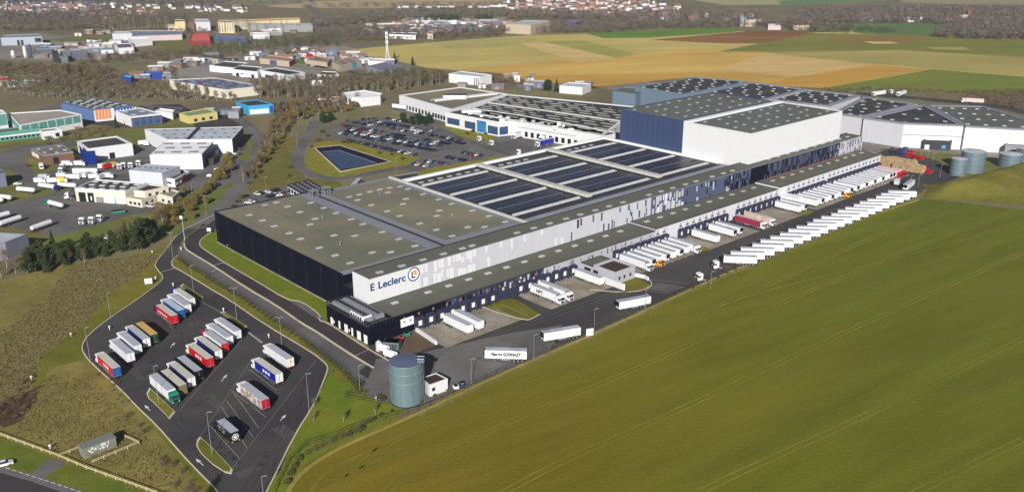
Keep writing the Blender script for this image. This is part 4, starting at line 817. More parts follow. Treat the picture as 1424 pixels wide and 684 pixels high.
block('white_office', 'white two-storey office beside the low one', 'office', [(441, 104.5), (471, 105), (468, 101), (448, 100)], 6, white, roof_dk, rim=white)
block('patchwork_warehouse', 'warehouse with pale blue and purple roof sheets behind the bare trees', W_, [(231, 112), (314, 126), (364, 120.5), (300, 109)], 7, white_c, purp, sky_=(4, 4, 1, ltbl, 4.5))
block('blue_shed', 'royal blue shed behind the scrub', 'shed', [(200, 103), (225, 101.5), (223, 99), (200, 100)], 6, royal, bg_roof)
block('cyan_shed', 'small pale cyan shed left of the royal blue shed', 'shed', [(169, 107), (182, 109.5), (186, 106), (173, 104)], 5, royal, gm('cyan_roof', (110, 180, 210), bump=0))
block('roundish_hall', 'white many-sided hall among brown trees', 'hall', [(474, 130.5), (489, 136), (503, 137.5), (529, 134.5), (532, 131), (506, 126.5)], 6.5, white, roof_wh, wins=wrow(0, 3, .05, .95, .45, 1, 5, black, 'window'))
block('white_long_shed', 'long white shed with pale roof in front of the golden field', 'shed', [(624, 103.5), (668, 108), (684, 105), (641, 100)], 7.5, white, roof_lt, wins=wrow(0, 3, .78, .98, .5, 0, 6.5, greym, 'door'))
block('brown_shed', 'tan gabled shed with blue sign near the mast', 'shed', [(461, 87), (473, 92), (503, 85), (487, 80)], 6, beige, brn, sky_=(3, 3, 1, roof_bd, 2.5), wins=[(1, .55, .75, 1, 6.5, cyan, 'sign_panel')])
block('brown_shed', 'low tan sheds left of the blue sign', 'shed', [(425, 84), (455, 88), (462, 82), (440, 79)], 4, beige, brn)
block('tan_shed', 'tan walled shed with blue end and red panel', 'shed', [(361, 82), (402, 86.5), (410, 82), (372, 77)], 5, beige, gm('tan_roof', (150, 120, 100), bump=0), face={1: redc}, wins=[(0, .35, .58, 0, 5, slate, 'wall_panel')])
block('red_tent', 'bright red pitched roof among tan sheds', 'tent', [(425, 79), (437, 79.5), (434, 75.5), (428, 75.5)], 4, redp, redp)
block('grey_hall', 'grey-purple flat roofed hall at the foot of the mast', 'hall', [(510, 93), (535, 100), (562, 94), (536, 87)], 4.5, roof_bd, gm('grey_purple_roof', (120, 118, 138), (90, 88, 110), var=.2, sc=.2, bump=0))
block('grey_hall', 'pale flat hall behind the mast', 'hall', [(512, 85.5), (536, 86.5), (542, 83), (516, 82.5)], 4, white, roof_lt)
block('house_white', 'long low white house in front of the poplars', 'house', [(541, 48.5), (578, 50), (580, 46.5), (545, 45.8)], 5, white, roof_gr)
block('farmhouse', 'orange roofed house beside the field corner', 'house', [(594, 47.5), (602, 48.5), (604, 45), (596, 44)], 6, white_c, orr)
block('apartment_block', 'pinkish apartment block at the edge of the town', 'building', [(703, 34), (738, 36), (765, 30), (728, 29)], 12, beige, roof_lt)
block('apartment_block', 'blue and white block right of the pinkish apartments', 'building', [(787, 31), (800, 32), (812, 29), (796, 28)], 9, slate, bg_roof)
block('field_shed', 'white flat shed behind the striped roofs', 'shed', [(778, 120), (810, 122.5), (822, 117.5), (790, 115.5)], 6, white, roof_lt)
block('mill_red', 'pink and white mill building with dark flank near the church', 'mill', [(1068, 37), (1086, 37), (1084, 34), (1068, 34)], 5, pink, roof_wh, face={1: dkmetal})
block('red_roof_farm', 'farm with red roofs beyond the field', 'farm', [(1104, 36), (1126, 36), (1122, 31), (1106, 31)], 6, beige, gm('farm_red_roof', (170, 70, 66), bump=0))
# concrete works
def silo(px, py, r, h, mt, label):
    x, y = G(px, py); o = thing('silo', label, 'silo', (x, y, 0))
    m = MB(); m.cyl(0, 0, 3, h, r, r, 16, mt); m.cyl(0, 0, h, h+1.5, r, .4, 16, mt); m.build('shell', o, smooth=True)
    m = MB(); m.cyl(0, 0, .5, 3, .5, r, 16, mt)
    for a in range(4): m.cyl(r*.8*math.cos(a*1.57), r*.8*math.sin(a*1.57), 0, 3, .2, .2, 6, mt)
    m.build('legs', o)
silo(36, 81, 1.8, 12, white, 'tall white silo of the concrete works'); silo(43, 80, 1.9, 13, slate, 'tall blue silo of the concrete works'); silo(19, 81, 2, 7, white, 'short white silo of the concrete works')
block('concrete_works', 'grey shed of the concrete works behind the silos', 'works', [(46, 78), (73, 76), (75, 68), (48, 69)], 3, greym, bg_roof)
block('batching_tower', 'dark green-grey batching tower of the concrete works', 'tower', [(72, 74), (82, 75), (80, 71.5), (73, 71)], 10, dkmetal, dkmetal)
block('concrete_works', 'grey shed with dark gable right of the batching tower', 'works', [(84, 79), (94, 78), (92, 71), (84, 72)], 7, greym, bg_roof, face={1: dkmetal})
block('concrete_works', 'blue-grey roofed shed at the right of the works', 'works', [(100, 79), (122, 76), (116, 70), (96, 71)], 4, greym, bg_roof)
# mast
x, y = G(539, 90); mo = thing('radio_mast', 'tall slender white lattice mast with antennas', 'mast', (x, y, 0))
m = MB(); hh = 34
for a in range(3): an = a*2.094; m.tube((2.8*math.cos(an), 2.8*math.sin(an), 0), (.9*math.cos(an), .9*math.sin(an), hh*.45), .4, .35, 6, white_p); m.tube((.9*math.cos(an), .9*math.sin(an), hh*.45), (.6*math.cos(an), .6*math.sin(an), hh), .35, .3, 6, white_p)
for k in range(14): r0 = 2.8-1.9*min(1, k/6); m.tube((r0, 0, k*2.3), (-r0*.5, r0*.87, k*2.3+2.3), .12, .12, 4, steel); m.tube((-r0*.5, r0*.87, k*2.3), (-r0*.5, -r0*.87, k*2.3+2.3), .12, .12, 4, steel)
m.build('lattice', mo)
for z in (22, 27, 31):
    m = MB(); [m.box(1.3*math.cos(a)-.3, 1.3*math.cos(a)+.3, 1.3*math.sin(a)-.3, 1.3*math.sin(a)+.3, z, z+2.4, white_p) for a in (0, 2.1, 4.2)]; m.build('antenna', mo)
# pylons / distant poles
for i, (px, py, h, lab) in enumerate([(418/7.6+280, 76, 14, 'grey lattice pylon in front of the dark wood'), (328, 52, 17, 'slim pale mast beside the slate blue shed'), (356, 72, 11, 'short pale mast beside the lattice pylon')]):
    x, y = G(px, py); o = thing('lattice_pylon', lab, 'pylon', (x, y, 0)); m = MB()
    for a in range(4): m.tube((1.0*math.cos(a*1.57), 1.0*math.sin(a*1.57), 0), (.25*math.cos(a*1.57), .25*math.sin(a*1.57), h), .08, .06, 4, steel)
    for k in range(int(h/2)): m.tube((.9-k*.05, 0, k*2), (-.9+k*.05, 0, k*2+2), .05, .05, 4, steel)
    m.build('lattice', o)
# church, wind-farm spire
x, y = G(1031, 37); o = thing('church', 'grey stone church with a square tower beyond the town', 'church', (x, y, 0)); m = MB(); m.box(-3, 3, -3, 3, 0, 13, bigs); m.build('tower', o); m = MB(); m.cyl(0, 0, 13, 18, 3.6, .2, 4, bg_roof); m.build('spire', o); m = MB(); m.box(4, 20, -5, 5, 0, 10, beige, bg_roof); m.build('nave', o)
x, y = G(1346, 27); o = thing('church', 'small brown church with pointed spire at the upper right', 'church', (x, y, 0)); m = MB(); m.box(-3, 3, -3, 3, 0, 12, brick); m.build('tower', o); m = MB(); m.cyl(0, 0, 12, 22, 4, .2, 4, brick); m.build('spire', o); m = MB(); m.box(-16, -3, -4, 4, 0, 7, beige, bg_roof); m.build('nave', o)
# round tanks on the right
def rtank(px, py, r, h, label, name='storage_tank', px_center=True):
    x, y = G(px, py); o = thing(name, label, 'tank', (x, y, 0))
    tm = mat('tank_steel', (.17, .24, .28), .4, .35, var=.12, sc=.6, streak=True, spec=.5)
    m = MB(); m.cyl(0, 0, 0, h, r, r, 48, tm, cap=False); m.build('shell', o, smooth=True)
    m = MB(); m.cyl(0, 0, h, h+.5, r*.99, .2, 48, roof_lt); m.build('roof', o)
    m = MB()
    for k in (1, 2, 3, 4): m.cyl(0, 0, h*k/4-.12, h*k/4, r+.06, r+.06, 48, steel)
    m.build('hoop', o)
    return o
rtank(1331, 243, 4.4, 9.6, 'slim round steel tank nearest the pallet stacks', )
rtank(1350, 238, 6.6, 12, 'widest round steel tank beside the slim one'); rtank(1403, 232, 6.2, 8, 'low round steel tank behind the grass berm'); rtank(1424, 224, 5, 8, 'round steel tank at the right edge of the photo')
block('plant_shed', 'grey flat plant shed behind the low round tank', 'shed', [(1398, 203), (1440, 205), (1440, 200), (1400, 199)], 6, greym, roof_gr)
block('open_shelter', 'grey canopy with open dark front and blue skips', 'shelter', [(1284, 196), (1322, 197.5), (1325, 195.5), (1286, 194)], 5.5, dkmetal, roof_lt, wins=[(0, .08, .25, 0, 3, white, 'opening'), (0, .7, .85, 1, 3, cyan, 'opening')])
# ---------------- big sprinkler tank by the yard entrance
ts, tt = ST(*G(566, 556)); x, y = W(ts, tt)
tk = thing('water_tank', 'large round teal-blue sprinkler tank with flat grey-blue roof and ladder', 'tank', (x, y, 0))
tm = mat('sprinkler_tank_steel', (.16, .24, .275), .38, .3, var=.16, sc=.5, streak=True, spec=.5)
m = MB(); n = 72; RT = 4.8; HT = 13.1
m.cyl(0, 0, .1, HT, RT, RT, n, tm, cap=False)
m.build('shell', tk, smooth=True)
m = MB()
for k in range(36): a = k*2*math.pi/36; m.tube((RT*math.cos(a)*1.002, RT*math.sin(a)*1.002, .1), (RT*math.cos(a)*1.002, RT*math.sin(a)*1.002, HT), .04, .04, 4, tm, cap=False)
m.build('seam', tk)
m = MB(); m.cyl(0, 0, HT, HT+.35, RT+.05, .5, n, gm('tank_roof', (84, 92, 118), var=.04, bump=0)); m.build('roof', tk)
for z in (HT-.1, HT-2.6, HT-5.4):
    m = MB(); m.cyl(0, 0, z-.14, z, RT+.12, RT+.12, n, steel); m.build('hoop', tk)
m = MB(); m.cyl(0, 0, 0, .25, RT+.3, RT+.3, n, dkmetal); m.build('base_ring', tk)
m = MB(); a = -.15; lx, ly = (RT+.5)*math.cos(a), (RT+.5)*math.sin(a)
for d in (-.35, .35): m.tube((lx, ly+d, 0), (lx, ly+d, HT+1.2), .06, .06, 6, steel)
for k in range(28): m.tube((lx, ly-.35, .5*k), (lx, ly+.35, .5*k), .04, .04, 4, steel)
for k in range(14): m.tube((lx+.4, ly-.5, 2.5+k*.9), (lx+.4, ly+.5, 2.5+k*.9), .04, .04, 4, steel)
m.box(lx-1.6, lx+.4, ly-1, ly+1, HT+.2, HT+.35, steel); m.box(lx-1.6, lx+.4, ly-1, ly-.95, HT+1.2, HT+1.3, white_p); m.box(lx-1.6, lx+.4, ly+.95, ly+1, HT+1.2, HT+1.3, white_p); m.build('ladder', tk)
PUMP = block('pump_house', 'small white pump house with rust-brown flat roof beside the sprinkler tank', 'pump house', [(597, 536), (622.5, 527), (606, 519), (586, 526)], 3.8, white, gm('rusty_flat_roof', (70, 56, 48), (56, 48, 44), bump=0), rim=white, rimw=.25, rimh=.25, wins=[(0, .14, .3, 1.6, 2.7, glass, 'window')])
# stone shelter with graffiti at lower left
q = [G(117.5, 638), G(163, 621)]; dx, dy = q[1][0]-q[0][0], q[1][1]-q[0][1]; L_ = math.hypot(dx, dy); an = math.atan2(dy, dx)
sh = thing('concrete_shelter', 'grey concrete shelter with white graffiti on its wall in the rough grass', 'shelter', (*q[0], 0), an)
gc = gm('stained_concrete', (128, 128, 116), (112, 112, 98), var=.2, sc=.5, bump=.1); m = MB(); m.box(0, L_, 0, 3.4, 0, 2.9, gc); m.build('wall', sh); m = MB(); m.box(-.15, L_+.15, -.1, 3.5, 2.9, 3.1, gm('shelter_roof', (110, 112, 108), var=.12, bump=0)); m.build('roof', sh)
m = MB(); gr = random.Random(5)
for k in range(46):
    u = 1.2+gr.random()*(L_*.62); z = .9+gr.random()*1.5; w = gr.uniform(.15, .45); hh = gr.uniform(.25, .7); e = -.03-gr.random()*.02
    c = [(u, z), (u+w, z+.1), (u+w*.8, z+hh), (u-w*.3, z+hh*.8)]; m.add([(a, e, b) for a, b in c], [(0, 1, 2, 3)], gm('graffiti_white', (205, 205, 210), k=1.05, bump=0))
m.build('graffiti', sh)

# small sheds, stores and yards that fill the estate and the plain
sr = random.Random(21)
WALLS = [(wm('shed_wall_%d' % i, c), n) for i, (c, n) in enumerate([((226, 226, 228), 'white'), ((190, 176, 158), 'tan'), ((150, 154, 160), 'grey'), ((104, 118, 142), 'blue'), ((138, 104, 94), 'brick red'), ((206, 196, 168), 'cream')])]
ROOFS = [(roof_lt, 'pale metal'), (roof_dk, 'dark'), (brn, 'brown'), (bg_roof, 'blue-grey'), (roof_wh, 'white')]
def shed(px, py, w, d, h, where, rz=None, wi=None, ri=None):
    x, y = G(px, py); wmt, wn = WALLS[wi] if wi is not None else sr.choice(WALLS[:5]); rmt, rn = ROOFS[ri] if ri is not None else sr.choice(ROOFS)
    o = thing('small_shed', '%s shed, %s roof, %s' % (wn, rn, where), 'shed', (x, y, 0), sr.uniform(-.4, .4) if rz is None else rz, 'small sheds '+where)
    m = MB(); m.box(-w/2, w/2, -d/2, d/2, 0, h, wmt); m.build('wall', o)
    m = MB(); m.add([(-w/2-.3, -d/2-.3, h-.05), (w/2+.3, -d/2-.3, h-.05), (w/2+.3, 0, h+d*.12), (-w/2-.3, 0, h+d*.12), (-w/2-.3, d/2+.3, h-.05), (w/2+.3, d/2+.3, h-.05)], [(0, 1, 2, 3), (3, 2, 5, 4)], rmt)
    m.add([(-w/2, -d/2, h), (-w/2, d/2, h), (-w/2, 0, h+d*.11), (w/2, -d/2, h), (w/2, d/2, h), (w/2, 0, h+d*.11)], [(0, 1, 2), (3, 5, 4)], wmt); m.build('roof', o)
    m = MB(); m.box(-w*.2, w*.1, -d/2-.06, -d/2, 0, min(h*.75, 3.5), greym); m.build('door', o)
for poly, n, where, smin, smax in (([(48, 84), (150, 84), (190, 66), (150, 58), (60, 60)], 16, 'around the concrete works', 7, 18), ([(190, 112), (235, 112), (250, 96), (330, 84), (300, 78), (240, 88), (200, 98)], 16, 'in the yards behind the scrub', 6, 20), ([(345, 84), (480, 90), (560, 92), (500, 78), (420, 70), (350, 76)], 22, 'around the tan sheds', 7, 18), ([(500, 50), (600, 48), (720, 40), (720, 32), (560, 30), (510, 36)], 26, 'on the plain before the town', 10, 26), ([(560, 34), (700, 34), (700, 30), (570, 29)], 12, 'beyond the plain hedges', 12, 30), ([(350, 52), (430, 46), (430, 38), (350, 42)], 12, 'below the cream factories', 8, 20), ([(60, 52), (155, 50), (155, 46), (100, 46)], 4, 'before the left wood', 8, 14), ([(700, 112), (745, 116), (760, 110), (720, 106)], 5, 'beside the golden field', 5, 9), ([(640, 121), (760, 128), (850, 122), (800, 119), (720, 117)], 8, 'behind the striped roofs', 6, 12), ([(255, 165), (330, 168), (345, 160), (300, 152), (262, 160)], 5, 'beside the yellow building', 5, 9), ([(430, 146), (470, 150), (545, 146), (520, 140), (440, 138)], 5, 'near the white many-sided hall', 6, 10), ([(0, 124), (60, 122), (60, 116), (0, 118)], 3, 'beside the red roofed shed', 6, 10)):
    q = [G(*a) for a in poly]; x0, x1 = min(a[0] for a in q), max(a[0] for a in q); y0, y1 = min(a[1] for a in q), max(a[1] for a in q); k = 0; tries = 0; placed = []
    while k < n and tries < 4000:
        tries += 1; x, y = sr.uniform(x0, x1), sr.uniform(y0, y1); c_ = False; j = len(q)-1
        for i in range(len(q)):
            if (q[i][1] > y) != (q[j][1] > y) and x < (q[j][0]-q[i][0])*(y-q[i][1])/(q[j][1]-q[i][1])+q[i][0]: c_ = not c_
            j = i
        if not c_ or any(abs(x-a)+abs(y-b) < smax for a, b in placed): continue
        w = sr.uniform(smin, smax); v = (F*x, y*math.cos(TH)+H*math.sin(TH))
        d_ = y*math.cos(TH)+H*math.sin(TH); px_ = CX+F*x/d_; py_ = CY-F*(y*math.sin(TH)-H*math.cos(TH))/d_
        shed(px_, py_, w, w*sr.uniform(.4, .7), sr.uniform(3, 5.5), where); placed.append((x, y)); k += 1
# ================================================================ VEHICLES
def meshpart(name, parent, fn, **kw):
    m = MB(); fn(m); return m.build(name, parent, **kw)
_wh = MB()
def wheel_mesh(r, w, key):
    m = MB(); n = 16
    m.tube((0, -w/2, 0), (0, w/2, 0), r, r, n, rubber); m.tube((0, -w/2-.01, 0), (0, w/2+.01, 0), r*.55, r*.55, n, steel)
    return mesh_of(m, key)
WH = wheel_mesh(.5, .38, 'wheel'); WHD = wheel_mesh(.5, .65, 'wheel'); CWH = wheel_mesh(.33, .22, 'wheel')
def wheel(parent, x, y, z=.5, me=None):
    o = bpy.data.objects.new('wheel', me or WH); COL.objects.link(o); o.parent = parent; o.location = (x, y, z); return o
def cab_parts(root, x0, col, hi=3.75):
    # cab from x0 to x0+2.25 facing +x
    m = MB()
    prof = [(x0, .95), (x0+2.2, .7), (x0+2.3, 1.5), (x0+2.22, 2.0), (x0+1.95, 3.0), (x0+1.6, hi-.15), (x0+.9, hi), (x0, hi-.1)]
    n = len(prof)
    vs = [(x, -1.22, z) for x, z in prof]+[(x, 1.22, z) for x, z in prof]
    m.add(vs, [tuple(range(n)), tuple(range(2*n-1, n-1, -1))]+[(i, n+i, n+(i+1) % n, (i+1) % n) for i in range(n)], col)
    cab = m.build('cab', root)
    m = MB(); m.add([(x0+2.235, -1.1, 2.02), (x0+2.235, 1.1, 2.02), (x0+1.98, 1.1, 2.98), (x0+1.98, -1.1, 2.98)], [(0, 1, 2, 3)], glass); m.build('windscreen', cab)
    for s in (-1, 1):
        m = MB(); v = [(x0+1.0, s*1.235, 2.0), (x0+2.05, s*1.235, 2.0), (x0+1.85, s*1.235, 2.8), (x0+1.0, s*1.235, 2.8)]
        m.add(v if s < 0 else v[::-1], [(0, 1, 2, 3)], glass); m.build('side_window', cab)
        m = MB(); m.box(x0+2.28, x0+2.34, s*.95-.18, s*.95+.18, .85, 1.1, sky_w); m.build('headlight', cab)
        m = MB(); m.box(x0+1.9, x0+2.1, s*1.3-.08, s*1.3+.08, 1.9, 2.7, black); m.build('mirror', cab)
    m = MB(); m.box(x0+2.26, x0+2.33, -.8, .8, .95, 1.75, black); m.build('grille', cab)
    return cab
def tractor_chassis(root, x0):
    m = MB(); m.box(x0-3.2, x0+2.0, -.45, .45, .65, 1.0, dkmetal); m.box(x0-1.6, x0-.2, -1.15, -.6, .45, 1.0, greym); m.box(x0-1.6, x0-.2, .6, 1.15, .45, 1.0, greym); m.cyl(x0-2.2, 0, 1.0, 1.15, .55, .55, 12, dkmetal); m.build('chassis', root)
    for s in (-1, 1): wheel(root, x0+1.35, s*1.0); wheel(root, x0-2.3, s*.88, me=WHD)
def trailer_parts(root, side, top, rear, front=None, fridge=False, side2=None, L=6.8):
    m = MB(); zb, zt = 1.2, 4.0
    m.box(-L, L, -1.27, 1.27, zb, zt, side, top)
    del m.f[3]; del m.mi[3]
    m.add([(-L-.01, -1.25, zb), (-L-.01, 1.25, zb), (-L-.01, 1.25, zt-.02), (-L-.01, -1.25, zt-.02)], [(3, 2, 1, 0)], rear)
    m.box(-L-.02, L+.02, -1.3, 1.3, zb-.12, zb, roof_bd)
    for k in range(1, 10): m.box(-L+k*2*L/10-.02, -L+k*2*L/10+.02, -1.24, 1.24, zt, zt+.02, roof_bd)
    b = m.build('trailer_body', root)
    m = MB()
    for s in (-1, 1): m.box(-L-.06, -L-.02, s*.62-.58, s*.62+.58, zb+.05, zt-.1, rear); m.box(-L-.1, -L-.06, s*.08-.02, s*.08+.02, zb+.1, zt-.2, greym)
    m.build('rear_door', root)
    m = MB(); m.box(-L, L-1, -.5, .5, .85, 1.08, dkmetal); m.box(-1.5, 1.4, -1.2, -.8, .55, 1.05, greym); m.box(-1.5, 1.4, .8, 1.2, .55, 1.05, greym); m.box(-L-.05, -L+.1, -1.2, 1.2, .5, .72, black); m.build('chassis', root)
    for s in (-1, 1):
        for x in (-L+1.5, -L+2.8, -L+4.1): wheel(root, x, s*1.05)
        m = MB(); m.box(-L-.1, -L-.03, s*.95-.2, s*.95+.2, .52, .7, redp); m.build('tail_light', root)
    m = MB(); m.box(3.6, 3.75, -.9, -.75, .1, 1.1, greym); m.box(3.6, 3.75, .75, .9, .1, 1.1, greym); m.build('landing_gear', root)
    if fridge: m = MB(); m.box(L+.02, L+.45, -.95, .95, 2.2, 3.85, black if fridge == 2 else roof_wh); m.build('refrigeration_unit', root)
    return b
LG = 'lorries parked in the lorry park'
def lorry(name, label, loc, rz, side, top, rear, cab, group=LG, fridge=False):
    o = thing(name, label, 'lorry', loc, rz, group)
    b = trailer_parts(o, side, top, rear, fridge=fridge)
    cab_parts(o, 7.25, cab); tractor_chassis(o, 7.25)
    return o, b
gtop = gm('tarpaulin_roof', (188, 184, 174), var=.06, bump=0, rough=.7); wtop = gm('dimmed_trailer_roof', (164, 168, 178), var=.04, bump=0, rough=.6); gold = gm('gold_tarpaulin', (196, 158, 90), var=.06, bump=0)  # white trailer tops darkened in colour for the low sun, below the sides
Wp = paint(230, 231, 234); Re = paint(196, 24, 34); Bl = paint(24, 90, 160); Nv = paint(18, 34, 110); Bk = mat('black_paint', (.01, .01, .012), .3, var=.02, spec=.5); Rd2 = paint(180, 20, 50); GrT = paint(20, 130, 105); DkG = paint(16, 66, 56)
HD = AX+math.pi/2           # cabs point away from the yard
def lot_pos(rx, ry, rev=False):
    # rear roof middle pixel at 4 m -> centre of trailer
    x, y = G(rx, ry, 4.0); d = 6.8
    return (x+math.cos(HD)*d, y+math.sin(HD)*d, .05)
lots = [(161.8, 511.2, 'red curtain-sided lorry with blue rear doors, alone at the lower end of its row', Re, gtop, Bl, Wp, 0),
 (181.2, 491, 'all white lorry second from the left kerb, beside the red and blue one', Wp, wtop, Wp, Wp, 0),
 (191.4, 480, 'white lorry in the middle of the left group with a plain white rear', Wp, wtop, Wp, Wp, 0),
 (203.3, 471, 'lorry with grey roof, navy side and white rear, beside the gold-roofed one', Nv, gm('grey_tarpaulin', (170, 170, 176), bump=0), Wp, Wp, 0),
 (214.5, 465, 'lorry with gold roof and dark green body', DkG, gold, DkG, DkG, 0),
 (242.4, 438.5, 'red curtain-sided lorry with blue cab in the upper left group', Re, gtop, Re, Nv, 0),
 (252, 431.2, 'lorry with mid-blue side and rear and a white cab', Bl, gm('blue_white_tarp', (176, 188, 206), bump=0), Bl, Wp, 0),
 (260.8, 424, 'white refrigerated lorry between the blue-sided and blue-cabbed ones', Wp, wtop, Wp, Wp, 1),
 (266.5, 415.5, 'pale-topped lorry with bright blue cab beside the traffic island', Wp, gtop, Wp, paint(10, 50, 170), 0),
 (330.4, 459.9, 'tall white lorry at the upper end of the middle row', Wp, wtop, Wp, Wp, 0),
 (319, 468, 'white lorry with a blue front bulkhead in the middle row', Wp, wtop, Wp, Wp, 1),
 (312.5, 477.6, 'white-topped lorry with red rear and red cab', Wp, wtop, Re, Rd2, 0),
 (303.5, 487.5, 'lorry with dark blue side curtain and white rear in the middle row', Nv, gtop, Wp, Wp, 0),
 (292, 498, 'red lorry with white lettering patches and grey-beige roof', Re, gtop, Re, Wp, 0),
 (276.3, 515.3, 'black-sided lorry with white roof and open red rear frame', Bk, wtop, Bk, Bk, 0),
 (265.8, 525.3, 'lorry with navy side, pale roof and white rear in the lower middle group', Nv, gtop, Wp, Wp, 0),
 (254, 535.3, 'black lorry with pale roof and white roundels on its side', Bk, gtop, paint(120, 110, 80), Bk, 0),
 (403.5, 498.4, 'big white lorry at the upper end of the right row', Wp, wtop, gm('rusty_white', (205, 190, 170), (225, 222, 216), var=.15, sc=.8, sc2=.5, bump=0), Wp, 0),
 (388, 519.7, 'royal blue curtain-sided lorry with white rear and white cab', paint(16, 30, 150), gtop, Wp, Wp, 0),
 (369, 555.3, 'white lorry with open patterned side and red rear doors', gm('brown_side_pattern', (140, 112, 104), (210, 205, 200), var=.2, sc=1.2, sc2=1.0, k=1.1, bump=0), wtop, Rd2, Wp, 0)]
for i, (rx, ry, lab, sd, tp, rr, cb, fr) in enumerate(lots):
    o, b = lorry('articulated_lorry', lab, lot_pos(rx, ry), HD, sd, tp, rr, cb, fridge=fr)
    if i == 13: text('TRG', 1.9, Wp, b, (-3.2, 1.29, 1.7), (math.pi/2, 0, math.pi), off=.05) if 0 else None
    if i in (0, 5, 13, 18, 16):
        m = MB(); 
        for k in range({0: 3, 5: 5, 13: 3, 18: 3, 16: 4}[i]):
            x = -3+k*1.7; m.box(x, x+1.1, 1.275, 1.29, 2.1, 3.1 if i != 5 else 2.7, Wp)
        m.build('side_marking', b)
# green cab lorry facing the other way
x, y = G(238, 541.4, 4.0); HR = HD+math.pi; xx, yy = x-math.cos(HR)*6.8, y-math.sin(HR)*6.8
lorry('articulated_lorry', 'white lorry with green cab facing the camera beside the lawn island', (xx, yy, .05), HR, Wp, wtop, Wp, GrT)
# black rigid lorry with white wolf-like flashes and a white roundel on its back
x, y = G(326.4, 600.5, 4.0); d = 4.6
bl = thing('rigid_lorry', 'short black box lorry with white side flashes and a white roundel on its back', 'lorry', (x+math.cos(HD)*d, y+math.sin(HD)*d, .05), HD, LG)
m = MB(); m.box(-4.6, 4.2, -1.27, 1.27, 1.1, 4.0, Bk, wtop); m.box(-4.62, -4.58, -1.3, 1.3, 3.9, 4.05, Bk); m.box(-4.6, 4.2, 1.2, 1.29, 3.9, 4.04, Bk); bb = m.build('box_body', bl)
cab_parts(bl, 4.3, Bk, 3.4); m = MB(); m.box(-4.6, 6.4, -.5, .5, .7, 1.1, dkmetal); m.build('chassis', bl)
for s in (-1, 1): wheel(bl, 5.5, s); wheel(bl, -2.6, s*.88, me=WHD); wheel(bl, -1.3, s*.88, me=WHD)
m = MB()
for r0, r1 in ((.0, .45), (.8, .98)):
    n = 28; vs = [(-4.64, r*math.cos(2*math.pi*i/n), 2.5+r*math.sin(2*math.pi*i/n)) for r in (max(r0, .01), r1) for i in range(n)]
    m.add(vs, [(i, (i+1) % n, n+(i+1) % n, n+i) for i in range(n)], Wp)
for k in range(5):
    a = 2*math.pi*k/5+.3; c, s = math.cos(a), math.sin(a)
    m.add([(-4.645, .35*c-.1*s, 2.5+.35*s+.1*c), (-4.645, .85*c-.06*s, 2.5+.85*s+.06*c), (-4.645, .85*c+.06*s, 2.5+.85*s-.06*c), (-4.645, .35*c+.1*s, 2.5+.35*s-.1*c)], [(0, 1, 2, 3)], Wp)
m.build('roundel', bb)
m = MB(); gr = random.Random(3)
for cx_, cz, n_ in ((2.6, 2.9, 9), (.2, 2.6, 7)):
    for k in range(n_):
        x_ = cx_+gr.uniform(-.9, .9)-k*.08; z = cz+gr.uniform(-.8, .7); w = gr.uniform(.2, .5); h = gr.uniform(.3, .8); e = 1.275+gr.random()*.02
        m.add([(x_-w, e, z), (x_, e, z+h*.3), (x_+w*.6, e, z+h), (x_-w*.3, e, z+h*.6)], [(3, 2, 1, 0)], Wp)
m.build('side_marking', bb)
for s in (-1, 1): m = MB(); m.box(-4.7, -4.62, s*1-.2, s*1+.2, 1.1, 1.4, orange); m.build('tail_light', bl)
# trailers at the docks --------------------------------------------------
TR = thing('semi_trailer', '', 'trailer', (0, 0, -50)); trailer_parts(TR, Wp, wtop, Wp, fridge=1)
TR2 = thing('semi_trailer', '', 'trailer', (0, 0, -50)); trailer_parts(TR2, Wp, gm('weathered_trailer_roof', (136, 142, 156), (166, 172, 184), var=.08, sc2=.2, bump=0), Wp, fridge=2)
AR = thing('articulated_lorry', '', 'lorry', (0, 0, -50)); trailer_parts(AR, Wp, wtop, Wp, fridge=2); cab_parts(AR, 7.25, Wp); tractor_chassis(AR, 7.25)
TRC = thing('tractor_unit', '', 'tractor unit', (0, 0, -50)); cab_parts(TRC, 0, Wp, 3.7); tractor_chassis(TRC, 0)
ARc = lambda side, rear, cab, label, s, t: lorry('articulated_lorry', label, (*W(s, t), .08), AX-math.pi/2, side, gtop, rear, cab, group='lorries and trailers backed onto the loading docks')
HT_ = AX-math.pi/2          # nose away from dock
DG = 'lorries and trailers backed onto the loading docks'
def docked(src, s, label, t=10.2): return dup(src, label, (*W(s, t), .08), HT_, DG)
docked(TR, DOCKS[2], 'white trailer backed onto the dock nearest the camera, left one of two'); docked(TR, DOCKS[3], 'white trailer backed onto the dock, right one of the nearest two')
a1 = docked(AR, DOCKS[9]-.9, 'white lorry lettered NPT backed onto the dock, left one of two'); a2 = docked(AR, DOCKS[10]-1, 'white lorry lettered BTC backed onto the dock, right one of two')
a2.name = 'articulated_lorry'
text('NPT', 1.9, Bk, a1, (-3.4, -1.345, 1.9), (math.pi/2, 0, 0), off=.04); text('BTC', 1.3, Bk, a2, (-1.0, -1.345, 2.6), (math.pi/2, 0, 0), off=.03)
docked(TR, 97.2, 'single white trailer beside the grey yard office')
for i, s in enumerate(DOCKS[16:24]): docked(AR if i in (0, 7) else (TR2 if i % 2 else TR), s, ('white lorry' if i in (0, 7) else 'white trailer')+' %s from the yard office in the first full row of docks' % ORD[i])
docked(TR, DOCKS[25]+.5, 'white trailer with faint red and blue badges, alone in the second row of docks'); docked(TR2, DOCKS[28]-1, 'white trailer left one of a pair in the second row of docks'); docked(TR2, DOCKS[29]-.8, 'white trailer right one of a pair in the second row of docks')
ARc(paint(150, 44, 74), Wp, Wp, 'maroon curtain-sided lorry with white cab between two dock groups', 206.8, 10.6)
